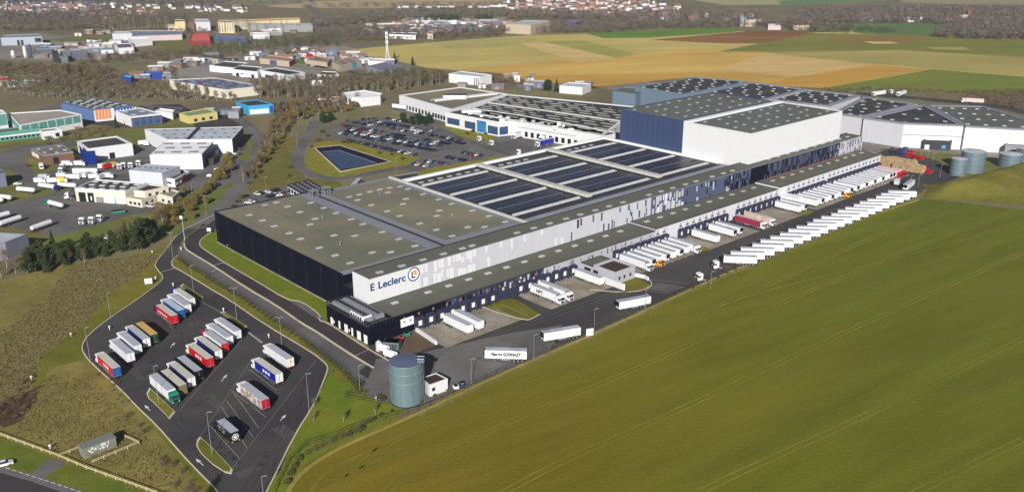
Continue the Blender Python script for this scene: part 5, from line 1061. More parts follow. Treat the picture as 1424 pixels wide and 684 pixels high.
ARc(gm('faded_red_lettering', (216, 206, 196), (200, 160, 148), var=.1, sc=.8, sc2=.6, k=1.1, bump=0), Wp, Wp, 'beige lorry with faded red lettering next to the maroon one', DOCKS[32]+1, 10.6)
docked(TR, DOCKS[38], 'white trailer left one of two before the white kiosk'); docked(TR2, DOCKS[39], 'white trailer right one of two before the white kiosk')
k_ = thing('white_kiosk', 'white box kiosk between two groups of docked trailers', 'kiosk', (*W(252, 5), 0), AX); m = MB(); m.box(-3, 3, -5, 5, 0, 4.8, Wp, wtop); m.box(-3.1, 3.1, -5.1, 5.1, 4.8, 5, roof_wh); m.build('body', k_); m = MB(); m.box(-1, 0, -5.1, -5, 0, 2.2, greym); m.build('door', k_)
for i in range(8): docked(TR2 if i % 2 else TR, DOCKS[40+i], 'white trailer %s of the eight backed on after the white kiosk' % ORD[i])
for i in range(9): docked(TR if i % 2 else TR2, DOCKS[48+i], 'white trailer %s of the nine in the long far dock row' % ORD[i])
docked(TR2, DOCKS[57], 'white trailer in the last dock group, nearest the long far row'); ARc(paint(236, 200, 212), Wp, Re, 'pale pink lorry with red cab in the last dock group', DOCKS[58], 10.2); ARc(paint(222, 170, 180), Wp, Re, 'pink-red lorry with red cab, last before the pallet stacks', DOCKS[59], 10.2)
# row along the field fence
YG = 'trailers standing in a row along the field fence'
for i in range(21):
    s = 158.5+i*7.38; t = 38.6-.25*i/21
    dup(TR if i % 3 else TR2, 'white trailer %s from the near end of the row along the field fence' % ORD[i], (*W(s+rnd.uniform(-.4, .4), t-(.6 if i else 0)), .07), AX-R(47)+R(rnd.uniform(-2, 2))+math.pi, YG)
def at_px(a, b, z=4.0, L=None):
    A_, B_ = G(*a, z), G(*b, z); return ((A_[0]+B_[0])/2, (A_[1]+B_[1])/2, .07), math.atan2(B_[1]-A_[1], B_[0]-A_[0])
for src, a, b, lab in ((TR2, (732, 486.3), (675.1, 484.6), 'white trailer lettered in black italics near the pump house'), (TR2, (804.5, 453.6), (755.7, 461.6), 'plain white trailer parked askew in the middle of the yard'), (TR2, (903, 410.5), (859, 418.8), 'plain white trailer by the hatched yard marking')):
    p, rz = at_px(a, b); o = dup(src, lab, p, rz)
    if 'letter' in lab: text('Pascers GONNAZT', 1.5, Bk, o, (4.7, 1.345, 2.2), (math.pi/2, 0, math.pi), off=.07, shear=.2, sx=.76)
    if 'letter' in lab: pass
p, rz = at_px((1273, 250), (1256, 256)); dup(TR2, 'white trailer with dark open end near the pallet stacks', (*p[:2], .07), rz+.2)
# tractor units in yard
for px, py, a, lab, gp in ((975, 391, 200, 'white tractor unit parked by the field fence, nearer one', 1), (998, 374, 190, 'white tractor unit parked by the field fence, farther one', 1), (1247, 258, 60, 'white tractor unit with blue side near the pallet stacks', 0)):
    x, y = G(px, py); o = dup(TRC, lab, (x, y, .07), R(a), 'tractor units in the yard')
    m = MB(); m.box(-3.3, -.3, -1.2, 1.2, 1.2, 3.6, roof_lt); m.build('swap_body', o) if gp == 0 else None
for px, py, lab in ((917, 371, 'orange yard tractor beside the first full dock row'), (1177.5, 275.5, 'orange yard tractor at the far dock row')):
    x, y = G(px, py); o = thing('yard_tractor', lab, 'yard tractor', (x, y, .07), HT_); cab_parts(o, -.5, orange, 2.9); m = MB(); m.box(-3.4, -.5, -1.2, 1.2, .6, 1.3, orange); m.box(-3, -1, -.6, .6, 1.3, 1.6, dkmetal); m.build('deck', o)
    for s in (-1, 1): wheel(o, 1.0, s*1.05); wheel(o, -2.3, s*1.0)
# far lorries behind the big block, office yard
for a, b, sd, cb, lab in (((1232, 125.5), (1215, 128), Wp, Wp, 'white lorry on the road behind the block, leftmost'), ((1260, 125), (1249, 128.5), Wp, Wp, 'white lorry on the road behind the block, right of the tractor unit'), ((1369, 138), (1342, 136.5), paint(226, 190, 190), Wp, 'white and red lorry on the road at the upper right'),
    ((735, 180), (713, 187), Wp, Wp, 'white lorry reversing onto the office docks, left one'), ((772, 183), (750, 190.5), Wp, Wp, 'white lorry reversing onto the office docks, middle one'), ((766, 192.5), (752, 196), paint(24, 34, 160), Wp, 'blue-sided lorry at the office docks')):
    p, rz = at_px(a, b); lorry('articulated_lorry', lab, (*p[:2], .14), rz, sd, wtop, sd, cb, group='lorries behind the main warehouse')
for px, py, a, lab in ((1240, 131, 200, 'white tractor unit on the road behind the block'), (668, 197, 220, 'white tractor unit by the office yard fence, left one'), (685, 203, 220, 'white tractor unit by the office yard fence, right one'), (723, 216, 200, 'white tractor unit at the corner of the office yard')):
    x, y = G(px, py); dup(TRC, lab, (x, y, .14), R(a), 'tractor units behind the warehouse')
p, rz = at_px((490, 258), (500, 247.5), 4); lorry('articulated_lorry', 'black-sided lorry with red and white rear on the road behind the solar roof', (*p[:2], .07), rz, Bk, wtop, Re, Wp, group='lorries behind the main warehouse')
p, rz = at_px((570, 147), (543, 144)); dup(TR, 'white trailer beside the left end of the olive-roofed hall', p, rz)
for px, py, lab in ((1225, 212, 'white and green lorry behind the end of the dock building'), ):
    p, rz = at_px((1185, 210), (1222, 214)); dup(AR, lab, p, rz)
# tankers on the left yard
def tanker(a, b, label, cab=None):
    A_, B_ = G(*a, 2.2), G(*b, 2.2); rz = math.atan2(B_[1]-A_[1], B_[0]-A_[0])
    o = thing('tank_trailer', label, 'tanker', ((A_[0]+B_[0])/2, (A_[1]+B_[1])/2, .05), rz, 'tankers in the tanker yard')
    m = MB(); m.tube((-5.3, 0, 2.25), (5.3, 0, 2.25), 1.2, 1.2, 20, Wp, cap=False); m.tube((-5.7, 0, 2.25), (-5.3, 0, 2.25), .7, 1.2, 20, Wp); m.tube((5.3, 0, 2.25), (5.7, 0, 2.25), 1.2, .7, 20, Wp); m.build('tank', o, smooth=True)
    for k in range(5): m = MB(); m.cyl(-4.2+k*2.1, 0, 3.4, 3.65, .35, .35, 10, greym); m.build('hatch', o)
    m = MB(); m.box(-5.5, 5, -.5, .5, .75, 1.2, dkmetal); m.build('chassis', o)
    for s in (-1, 1):
        for x in (-4.6, -3.3, -2): wheel(o, x, s)
    if cab: cab_parts(o, 6.2, cab, 3.2); tractor_chassis(o, 6.2)
for a, b, lab, cb in (((47, 264.5), (25, 262.5), 'white tanker alone at the top of the yard', None), ((54, 257), (76, 260), 'white tanker with blue cab near the grass', Nv), ((103, 258), (84, 256.5), 'white tanker behind the blue-cabbed one', None), ((15, 275), (-8, 272.5), 'white tanker at the left edge, upper', None), ((3, 278), (-18, 275), 'white tanker cut by the left edge', None), ((87, 286), (68, 281), 'white tanker with white and green cab in the middle of the yard', GrT), ((0, 311), (28, 302), 'white tanker in the lower left pair, front one', None), ((-16, 304), (10, 297), 'white tanker in the lower left pair, rear one', None), ((43, 318), (71, 308), 'lone white tanker in front of the evergreens', None)): tanker(a, b, lab, cb)
for px, py, a, lab in ((117, 312, 262, 'white tractor unit, left of three in a row'), (130, 311, 262, 'white tractor unit, middle of three in a row'), (141, 308, 262, 'white tractor unit, right of three in a row'), (97, 277, 190, 'white tractor unit by the garage doors'), (87, 241, 265, 'white lorry cab among parked lorries, left of the long white trailer'), (89, 236, 265, 'white lorry cab at the back of the lorry yard'), (173, 234, 275, 'white lorry cab left of the pale blue workshop, first'), (168, 236, 275, 'white lorry cab left of the pale blue workshop, second'), (183, 234, 275, 'white lorry cab behind the pale blue workshop'), (194, 231, 275, 'white lorry cab nearest the white shed')):
    x, y = G(px, py); dup(TRC, lab, (x, y, .06), R(a), 'tractor units on the industrial estate')
def boxvan(px, py, a, mt, label, L=6.5, h=3.2):
    x, y = G(px, py); o = thing('box_lorry', label, 'lorry', (x, y, .05), R(a), 'small lorries in the lorry yard')
    m = MB(); m.box(-L/2, L/2-1.6, -1.15, 1.15, .9, h, mt, mt); m.build('box_body', o); m = MB(); m.box(-L/2, L/2, -.5, .5, .5, .9, dkmetal); m.build('chassis', o)
    m = MB(); x0 = L/2-1.5; prof = [(x0, .6), (L/2, .6), (L/2, 1.5), (L/2-.35, 2.4), (x0, 2.4)]; n = 5
    m.add([(x, -1.05, z) for x, z in prof]+[(x, 1.05, z) for x, z in prof], [tuple(range(n)), tuple(range(2*n-1, n-1, -1))]+[(i, n+i, n+(i+1) % n, (i+1) % n) for i in range(n)], Wp); m.build('cab', o)
    m = MB(); m.add([(L/2+.01, -.95, 1.52), (L/2+.01, .95, 1.52), (L/2-.33, .95, 2.38), (L/2-.33, -.95, 2.38)], [(0, 1, 2, 3)], glass); m.build('windscreen', o)
    for s in (-1, 1): wheel(o, L/2-.9, s*.95, .4, CWH); wheel(o, -L/2+1.4, s*.95, .4, CWH)
for px, py, a, mt, lab in ((58, 235, 300, Wp, 'white box lorry near the brown workshop'), (63, 250, 0, roof_lt, 'grey covered lorry by the green strip'), (57, 255, 0, Wp, 'white box lorry by the green strip'), (75, 255, 20, Wp, 'white van left of the yellow lorry'), (88, 248, 0, Wp, 'white lorry above the yellow one'), (87, 251+3, 0, yellowp, 'yellow box lorry in the lorry yard'), (103, 250, 10, Wp, 'white box lorry right of the yellow one'), (113, 248, 80, Wp, 'white box lorry fourth from the garage'), (122, 247, 80, Wp, 'white box lorry third from the garage'), (132, 249, 30, Wp, 'white box lorry second from the garage'), (141, 250, 80, Wp, 'white box lorry before the black roofed garage'), (151, 248, 0, Wp, 'lone white box lorry right of the row'), (145, 235, 20, Wp, 'white lorry right of the long trailer'), (157, 233, 60, yellowp, 'yellow lorry with white cab beside the red one'), (151, 235, 60, Re, 'small red lorry beside the yellow one'), (95, 231, 0, Wp, 'white lorry beside the blue hoarding'), (112, 231, 0, Wp, 'white lorry in front of the blue hoarding'), (200, 268-66, 20, Wp, 'white vans by the grey shed'), (291, 219, 60, Wp, 'white van under the dark canopy, lower'), (297, 211, 60, Wp, 'white van under the dark canopy, middle'), (303, 205, 60, Wp, 'white van under the dark canopy, upper'), (308, 211, 60, Wp, 'white van right of the dark canopy'), (137, 280, 10, Wp, 'white van before the garage doors')): boxvan(px, py, a, mt, lab)
p, rz = at_px((99, 234), (137, 234), 4); dup(TR, 'long white trailer in the lorry yard beside the blue hoarding', (*p[:2], .05), rz)
for px, lab in ((320, 'white coach body left of the showrooms'), (333, 'white coach body in the showroom yard, second'), (349, 'white coach body in the showroom yard, third'), (343, 'white coach body at the front of the showroom yard')):
    boxvan(px, 103 if px != 343 else 109, 0, Wp, lab, 10, 3.4)
# blue hoarding
h = thing('blue_hoarding', 'tall blue curved hoarding wall beside the white depot', 'hoarding', (*G(120, 229), 0)); c = G(120, 229); m = MB(*c)
ribbon(m, smooth_line([G(113.5, 221), G(118, 230), G(135, 229)], 2), .5, 0, 8.5, gm('hoarding_blue', (20, 44, 120), k=1.1, bump=0)); m.build('panel', h)
# ---------------------------------------------------------------- cars
CCOL = [(226, 226, 228)]*5+[(28, 30, 40)]*6+[(20, 26, 60)]*5+[(110, 114, 120)]*5+[(60, 64, 72)]*4+[(30, 60, 120)]*2+[(130, 28, 38)]*1
CNAME = {(226, 226, 228): 'white', (28, 30, 40): 'black', (20, 26, 60): 'dark blue', (110, 114, 120): 'silver grey', (60, 64, 72): 'dark grey', (30, 60, 120): 'blue', (130, 28, 38): 'red'}
def car_shape(m, col, wheels=True):
    prof = [(-2.1, .35), (2.1, .35), (2.15, .75), (1.15, .95), (.55, 1.42), (-1.3, 1.45), (-1.95, 1.0), (-2.15, .85)]
    body = [(-2.1, .3), (2.12, .3), (2.18, .7), (1.2, .95), (-2.0, 1.0), (-2.15, .8)]
    n = len(body); m.add([(x, -.88, z) for x, z in body]+[(x, .88, z) for x, z in body], [tuple(range(n)), tuple(range(2*n-1, n-1, -1))]+[(i, n+i, n+(i+1) % n, (i+1) % n) for i in range(n)], col)
def car_house(m, col):
    b = [(1.15, -.8, .93), (1.15, .8, .93), (-1.95, .8, .97), (-1.95, -.8, .97)]; t = [(.45, -.62, 1.43), (.45, .62, 1.43), (-1.35, .62, 1.45), (-1.35, -.62, 1.45)]
    m.add(b+t, [(0, 1, 5, 4), (1, 2, 6, 5), (2, 3, 7, 6), (3, 0, 4, 7)], glass); m.add([(x, y, z+.012) for x, y, z in t], [(0, 1, 2, 3)], col)
CARS = {}
for c in set(CCOL):
    m = MB(); p_ = paint(*c, k=1.0); car_shape(m, p_); car_house(m, p_)
    for x in (-1.35, 1.35):
        for y in (-.8, .8): m.tube((x, y-.1, .33), (x, y+.1, .33), .33, .33, 10, rubber)
    CARS[c] = mesh_of(m, 'parked_car')
def put_car(x, y, rz, label, group, c=None):
    c = c or rnd.choice(CCOL); o = bpy.data.objects.new('parked_car', CARS[c]); COL.objects.link(o); o.location = (x, y, .06); o.rotation_euler = (0, 0, rz)
    tag(o, CNAME[c]+' car, '+label, 'car', group)
def car_row(a, b, n, label, group, skip=.1, da=0, cols=None):
    A_, B_ = Vector(G(*a)), Vector(G(*b)); d = (B_-A_); rz = math.atan2(d.y, d.x)+math.pi/2+da; k = 0
    for i in range(n):
        if rnd.random() < skip: continue
        p = A_+d*(i/(n-1)); put_car(p.x+rnd.uniform(-.2, .2), p.y+rnd.uniform(-.3, .3), rz+(math.pi if rnd.random() < .4 else 0), '%s from left in %s' % (ORD[k], label), group); k += 1
CG = 'cars in the staff car park'
car_row((486, 196.5), (577, 216.5), 20, 'the nearest car park row', CG, .05)
car_row((475, 186.5), (604, 210.5), 28, 'the second car park row', CG, .22); car_row((483, 184), (611, 207), 28, 'the third car park row', CG, .12)
car_row((473, 178.5), (618, 204), 30, 'the fourth car park row', CG, .3); car_row((480, 176), (624, 201), 30, 'the fifth car park row', CG, .15)
car_row((493, 171.5), (640, 196), 32, 'the sixth car park row', CG, .2); car_row((498, 169), (600, 186), 22, 'the seventh car park row', CG, .25)
car_row((524, 170), (604, 184.5), 18, 'the eighth car park row', CG, .15); car_row((483, 169), (520, 166), 6, 'the short top car park row', CG, .2); car_row((540, 166), (603, 177), 14, 'the farthest car park row', CG, .45)
car_row((576, 229), (598, 233), 5, 'small row beside the fence', CG, .1); car_row((593, 225.5), (622, 229), 7, 'short row nearest the solar roof', CG, .05); car_row((618, 219), (646, 224), 7, 'short row by the turning circle', CG, .1); car_row((645, 213.5), (668, 217.5), 6, 'rightmost short row', CG, .05); car_row((624, 196), (644, 201), 6, 'short row of blue cars by the office lawn', CG, .05)
CG2 = 'cars behind the brown-roofed hall'
car_row((358, 271), (386, 265), 7, 'the back row behind the brown-roofed hall', CG2, .1); car_row((374, 274.5), (408, 267.5), 8, 'front row behind the brown-roofed hall', CG2, .1); car_row((346, 283), (352, 280), 2, 'pair by the gatehouse road', CG2, 0)
for px, py, a, lab, c in ((342, 274, 60, 'at the gate behind the hall', (28, 30, 40)), (349, 282, 10, 'by the roof edge behind the hall', (226, 226, 228)), (303, 237, 10, 'in the car park of the pale blue workshop, upper', (226, 226, 228)), (293, 246, 10, 'in the car park of the pale blue workshop, lower', (226, 226, 228)), (209, 288, 160, 'on the grass before the cream office, left', (226, 226, 228)), (238, 284, 20, 'on the grass before the cream office, right', (226, 226, 228)), (262, 265, 0, 'right of the cream office, second', (110, 114, 120)), (251, 265, 0, 'right of the cream office, first', (28, 30, 40)), (325, 234, 70, 'behind the bushes on the road', (226, 226, 228)), (327, 216, 10, 'right of the white shed', (110, 114, 120)), (25, 257, 10, 'beside the blue-grey shed', (226, 226, 228)), (152, 332, 20, 'silver one behind the evergreens', (226, 226, 228)), (140, 336, 20, 'dark one behind the evergreens', (60, 64, 72)), (170, 256-56, 20, 'beside the white depot', (226, 226, 228)), (205, 203, 10, 'in the forecourt by the grey shed', (60, 64, 72))):
    x, y = G(px, py); put_car(x, y, R(a), lab, 'cars on the industrial estate', c)
car_row((180, 149.5), (262, 155), 16, 'row behind the blue workshop', 'cars on the industrial estate', .2); car_row((345, 27+75), (398, 104), 14, 'showroom yard row', 'cars at the showrooms', .1); car_row((485, 101), (508, 106), 12, 'row before the mast', 'cars at the showrooms', .2); car_row((430, 92), (452, 95), 10, 'row before the tan sheds', 'cars at the showrooms', .2)
car_row((278, 82), (330, 84), 22, 'back row left of the showrooms', 'cars at the showrooms', .2); car_row((275, 86), (288, 90), 6, 'front row left of the showrooms', 'cars at the showrooms', .2); car_row((390, 144), (430, 147), 12, 'the yard beside the cyan building', 'cars at the showrooms', .1); car_row((388, 148), (420, 152), 9, 'the front of the cyan building yard', 'cars at the showrooms', .2)
# white car at lower left, detailed
x, y = G(6, 647); o = thing('parked_car', 'white estate car at the lower left edge beside the road', 'car', (x, y, .05), R(32))
wp = paint(230, 230, 234); m = MB(); car_shape(m, wp); m.build('body', o); m = MB(); car_house(m, wp); m.build('cabin', o)
for xx in (-1.35, 1.35):
    for yy in (-.82, .82): wheel(o, xx, yy, .33, CWH)
for s in (-1, 1): m = MB(); m.box(2.1, 2.19, s*.6-.15, s*.6+.15, .62, .78, sky_w); m.build('headlight', o); m = MB(); m.box(-2.17, -2.1, s*.65-.12, s*.65+.12, .75, .95, redp); m.build('tail_light', o)
# ---------------------------------------------------------------- street lamps
def lamp(px, py, h, label, heads=1, group='lamp posts', az=0.):
    x, y = G(px, py); o = thing('street_lamp', label, 'street lamp', (x, y, .05), az, group)
    m = MB(); m.tube((0, 0, 0), (0, 0, h), .1, .06, 8, steel); m.box(-.2, .2, -.2, .2, 0, .15, conc); m.build('pole', o)
    for k in range(heads):
        s = 1 if k == 0 else -1
        m = MB(); m.tube((0, 0, h-.1), (s*.9, 0, h+.1), .05, .05, 6, roof_lt); m.box(s*.6 if s > 0 else s*1.4, s*1.4 if s > 0 else s*.6, -.15, .15, h+.08, h+.22, steel); m.build('lamp_head', o)
for a in ((126, 504, 12.4, 'tall lamp post at the left corner kerb of the lorry park'), (154, 441, 9.5, 'lamp post with camera box on the left lawn'), (295, 633, 13, 'tall lamp post in the lower lawn island'), (329.5, 445.4, 12.4, 'tall lamp post behind the middle lorry row'), (392, 481, 10.4, 'lamp post behind the right lorry row'), (269, 404, 10.4, 'lamp post by the upper left lorry group'), (241, 361, 12, 'double lamp post at the lorry park entrance'), (430, 571, 12, 'lamp post on the right edge of the lorry park'), (220.5, 559.5, 12, 'lamp post in front of the green-cabbed lorry'), (366, 686, 5, 'lamp post cut by the bottom edge'), (500.5, 541, 8, 'lamp post by the road end near the sprinkler tank'), (655.5, 533, 8.4, 'lamp post on the field side beside the pump house'), (742.5, 498, 8.4, 'lamp post right of the lettered trailer'), (826, 460, 8.3, 'lamp post beside the white cabinet'), (897.5, 428, 8.3, 'lamp post behind the trailer by the hatching'), (988, 401, 7, 'lamp post by the fence tractors'), (1230+35, 262, 7, 'lamp post by the far trailer row'), (1307, 246, 7, 'lamp post at the slim tank'), (1276.5, 260, 6.5, 'lamp post at the corner of the berm')): lamp(*a, heads=2 if 'double' in a[3] or 'middle' in a[3] or 'right lorry' in a[3] else 1)
x, y = G(257, 335); o = thing('camera_mast', 'tall mast with a white square board beside the entrance road', 'mast', (x, y, .05)); m = MB(); m.tube((0, 0, 0), (0, 0, 11.5), .15, .1, 8, roof_lt); m.build('pole', o); m = MB(); m.box(-1, .2, -.1, .1, 10.4, 11.8, white_p); m.build('board', o)
for a in ((287, 300, 10, 'lamp post left of the dark hall corner'), (370, 266, 8, 'lamp post in the cars behind the brown-roofed hall'), (413, 208-3, 9, 'lamp post on the slope left of the footpath'), (407, 190, 8, 'lamp post by the bushes left of the footpath'), (511, 175, 11, 'tall lamp post in the car park, left'), (554, 187, 11, 'tall lamp post in the car park, middle'), (605, 201, 11, 'tall lamp post in the car park, right'), (527, 210, 5.5, 'low lamp post at the nearest car row'), (551, 238, 8, 'lamp post on the lawn right of the pond'), (654, 226, 8, 'lamp post above the solar roof edge'), (573, 219, 5, 'low lamp post at the end of the nearest car row'), (427, 176, 8, 'lamp post at the top of the footpath'), (665, 198, 7, 'lamp post beside the office yard'), (743, 218, 8, 'lamp post in the office yard'), (267, 269, 6, 'lamp post right of the cream office'), (481, 178-10, 8, 'lamp post at the back of the car park'), (529, 148, 9, 'lamp post beside the white many-sided hall'), (1290-19, 219, 5, 'pole on the lawn by the pallets')): lamp(*a, group='lamp posts behind the warehouse')
for px, py, lab in ((1213, 203, 'first'), (1225, 206, 'second'), (1236, 208, 'third'), (1245, 210, 'fourth'), (1259, 213, 'fifth'), (1268, 215, 'sixth'), (1281, 218, 'seventh'), (1290, 220, 'eighth'), (1297, 223, 'ninth')): lamp(px, py, 4.5, 'low lamp post %s from the left in the line behind the pallet stacks' % lab, group='low lamp posts behind the pallets')
# bollards, signs, small items
def bollard(px, py, label, c=yellowp):
    x, y = G(px, py); o = thing('bollard', label, 'bollard', (x, y, .03), group='yellow and white bollards'); m = MB(); m.cyl(0, 0, 0, 1.0, .14, .14, 10, c); m.build('post', o); m = MB(); m.cyl(0, 0, 1.0, 1.35, .35, .35, 10, white_p); m.build('cap', o)
for px, py, lab in ((152.5, 458, 'white bollard on the lorry park by the left kerb'), (99, 468, 'yellow post on the left lawn'), (212, 353, 'yellow post near the top of the bank'), (241, 398, 'white bollard left of the island'), (311, 433, 'white post at the tip of the narrow island'), (216.5, 389, 'white post beside the sign board'), (44, 528, 'yellow post on the rough grass'), (70, 624, 'small white stone on the rough grass'), (374, 469.5, 'white post by the right lorry row'), (252, 348, 'white post on the traffic island'), (523, 557, 'white bollard by the sprinkler tank'), (317, 344, 'orange-white post on the lawn by the dark hall')): bollard(px, py, lab, yellowp if 'yellow' in lab else white_p)
def sign(px, py, w, h, z, label, az=0, mt=white_p):
    x, y = G(px, py); o = thing('sign_board', label, 'sign', (x, y, 0), az); m = MB(); m.box(-w/2, w/2, -.06, .06, z, z+h, mt); m.build('panel', o); m = MB(); m.box(-w*.4, -w*.4+.1, 0.07, .17, 0, z+h*.5, steel); m.box(w*.4-.1, w*.4, .07, .17, 0, z+h*.5, steel); m.build('post', o)
sign(207, 396, 2.8, 2.2, .5, 'white sign board on the lawn by the lorry park entrance', .3); sign(291, 325, 1.8, 1.6, 1.2, 'small white framed sign beside the dark hall'); sign(157, 176, 3, 6, 4, 'white totem sign between shed and road') if 0 else None
sign(820, 467, 2.6, 2.6, .2, 'white electrical cabinet board by the field fence', .3)
# plant near the corner building
def gen(px, py, L, w, h, mt, label, az, name='generator'):
    x, y = G(px, py); o = thing(name, label, name.replace('_', ' '), (x, y, .06), az); m = MB(); m.box(-L/2, L/2, -w/2, w/2, .3, h, mt); m.box(-L/2+.2, L/2-.2, -w/2-.06, w/2+.06, h-.25, h, greym); m.build('housing', o)
    m = MB(); m.box(-L/2, L/2, -w/2+.1, w/2-.1, 0, .3, dkmetal); m.build('skid', o)
    m = MB(); [m.box(-L/2+.4+k*.9, -L/2+.9+k*.9, -w/2-.05, -w/2, .8, h-.6, dkmetal) for k in range(int(L/.9)-1)]; m.build('louvre', o)
gen(546, 484, 5.5, 3.6, 2.8, gm('teal_grey', (84, 104, 108), k=1.05, bump=0), 'teal grey generator container beside the black corner building', AX-.9)
for px, py, L_, lab in ((534, 489, 3.2, 'white rounded plastic tank beside the generator'), (543, 497, 4.2, 'larger white rounded plastic tank nearest the road')):
    x, y = G(px, py); o = thing('liquid_tank', lab, 'tank', (x, y, .1), AX-1.4, 'white tanks'); m = MB(); m.tube((-L_/2, 0, 1.4), (L_/2, 0, 1.4), 1.25, 1.25, 18, white_p); m.build('tank', o, smooth=False); m = MB(); m.box(-L_/2+.3, -L_/2+.8, -1, 1, 0, .7, conc); m.box(L_/2-.8, L_/2-.3, -1, 1, 0, .7, conc); m.build('saddle', o); m = MB(); m.cyl(0, 0, 2.6, 2.9, .4, .4, 10, greym); m.build('hatch', o)
x, y = G(527, 487); o = thing('vertical_tank', 'slim pale grey cylinder with domed top at the building corner', 'tank', (x, y, .06)); m = MB(); m.cyl(0, 0, 0, 3, 1, 1, 16, lgrey); m.cyl(0, 0, 3, 3.6, 1, .2, 16, lgrey); m.build('shell', o); m = MB(); m.cyl(0, 0, 3.6, 3.9, .2, .2, 8, greym); m.build('valve', o)
gen(566, 468, 2, 1.4, 1.5, green, 'green skip beside the white ramp wall', AX, 'skip'); gen(559, 472, 1.2, 1.2, 1.2, Re, 'small red and white machine by the roller shutter', AX, 'machine')
gen(634, 541, 1.6, 1.4, 1.4, white_p, 'white valve box at the field edge', .4, 'valve_box'); gen(642, 538, 1.2, 1.2, 1.7, glassb, 'dark blue drum box beside the valve box', .4, 'valve_box')
gen(165, 297, 6, 2.4, 1.6, green, 'long green skip on the edge of the tanker yard', .5, 'skip')
for px, py, lab in ((1304, 196, 'blue skip under the grey canopy, left'), (1316, 197, 'blue skip under the grey canopy, right')): gen(px, py+3, 5, 2.6, 2.4, bluep, lab, .3, 'skip')
# pallet stacks
pm = MB()
for k in range(14): pm.box(-.6, .6, -.5, .5, k*.165+.03, k*.165+.06, wood); pm.box(-.6, -.45, -.5, .5, k*.165+.06, k*.165+.15, wood); pm.box(.45, .6, -.5, .5, k*.165+.06, k*.165+.15, wood); pm.box(-.6, .6, -.5, .5, k*.165+.15, k*.165+.165, wood)
PAL = mesh_of(pm, 'pallet_stack'); i = 0
for r in range(6):
    for c in range(14):
        u = c/13; v = r/5
        px = (1224+u*62)*(1-v)+(1216+u*56)*v; py = (232+u*10)*(1-v)+(223+u*7)*v
        if rnd.random() < .1: continue
        x, y = G(px, py); o = bpy.data.objects.new('pallet_stack', PAL); COL.objects.link(o); o.location = (x, y, .066); o.rotation_euler = (0, 0, .5+rnd.uniform(-.15, .15)); o.scale = (1.9, 1.9, 1.45*rnd.uniform(.75, 1.25)); tag(o, 'wooden pallet stack %s from the left in the %s row of the pallet yard' % (ORD[c], ORD[r]), 'pallet stack', 'pallet stacks at the end of the dock building')
for k in range(13):
    c_ = [navy, navy, bluep, Re, Re, Re, Re, navy, Re, Re, Re, Bl, Re][k]
    px, py = [(1240, 213), (1247, 214), (1256, 216), (1262, 217), (1268, 218), (1274, 220), (1281, 222), (1252, 211), (1265, 213), (1288, 238), (1292, 241), (1259, 209), (1270, 214)][k]
    x, y = G(px, py); o = thing('crate_stack', '%s crate stack %s along the back of the pallet yard' % ('red' if c_ == Re else 'blue', ORD[k]), 'crate stack', (x, y, .066), .5, 'plastic crate stacks behind the pallets'); m = MB()
    for j in range(4): m.box(-1.3, 1.3, -1.1, 1.1, j*.5, j*.5+.42, c_); m.box(-1.2, 1.2, -1, 1, j*.5+.42, j*.5+.5, dkmetal)
    m.build('crates', o)
# fences
def fence(pts, label, h=1.8, step=3.2, mt=None, name='fence', rails=(1.75, .9, .15), rw=.05, th=.06):
    l = [Vector(pt(p)) for p in pts]; c = l[0]; mt = mt or dkmetal
    o = thing(name, label, 'fence', (c.x, c.y, 0)); tot = sum((b-a).length for a, b in zip(l[:-1], l[1:])); step = max(step, tot/95)
    pm_ = MB(); pm_.tube((0, 0, 0), (0, 0, h), th, th, 5, mt); PM = mesh_of(pm_, 'post'); d = 0.
    m = MB(c.x, c.y)
    for a, b in zip(l[:-1], l[1:]):
        L_ = (b-a).length; n = int(L_/step) or 1
        for k in range(n): p = a.lerp(b, k/n); q_ = bpy.data.objects.new('post', PM); COL.objects.link(q_); q_.parent = o; q_.location = (p.x-c.x, p.y-c.y, 0)
        for z in rails: m.tube((a.x, a.y, z), (b.x, b.y, z), rw, rw, 4, mt, cap=False)
        if len(rails) > 2:
            k_ = int(L_/.8)
            for k in range(k_): p = a.lerp(b, k/k_); m.tube((p.x, p.y, .1), (p.x, p.y, h-.1), .012, .012, 3, mt, cap=False)
    m.build('mesh_panel', o)
fence([('s', -14.5, 47), ('s', 22, 44.6), ('s', 69, 43.4), ('s', 141, 40.4), ('s', 336, 38.2), ('s', 372, 41)], 'long dark mesh fence between the loading yard and the field')
fence([(383, 684), (404, 640), (426, 620), (470, 606), (505, 590), ('s', -14.5, 47)], 'dark mesh fence along the hedge below the sprinkler tank')
fence([(248, 357), (260, 366), (297, 391), (327, 408), (372, 439), (420, 471), (440, 487), (480, 517), (503, 544), (480, 552), (505, 556), (541, 563)], 'dark mesh fence between the lorry park verge and the service road')
wdm = gm('weathered_rail', (190, 180, 140), bump=0)
fence([(-30, 598), (0, 605.6), (82, 635.8), (120, 652), (204, 682), (230, 692)], 'pale wooden rail fence along the bottom left lawn', h=1.1, mt=wdm, rails=(1.0, .6), rw=.09, th=.1)
fence([(82, 635.8), (112, 624)], 'short pale rail left of the concrete shelter', h=1.1, mt=wdm, rails=(1.0, .6), rw=.09, th=.1, step=2.5)
fence([(174, 608.4), (193.5, 617.5), (128, 645)], 'pale rail bending round the right of the concrete shelter', h=1.1, mt=wdm, rails=(1.0, .6), rw=.09, th=.1)
fence([(655, 200), (700, 214), (712, 218)], 'dark fence between office yard and car park', h=2.5)
for o in (TR, TR2, AR, TRC): remove_tree(o)
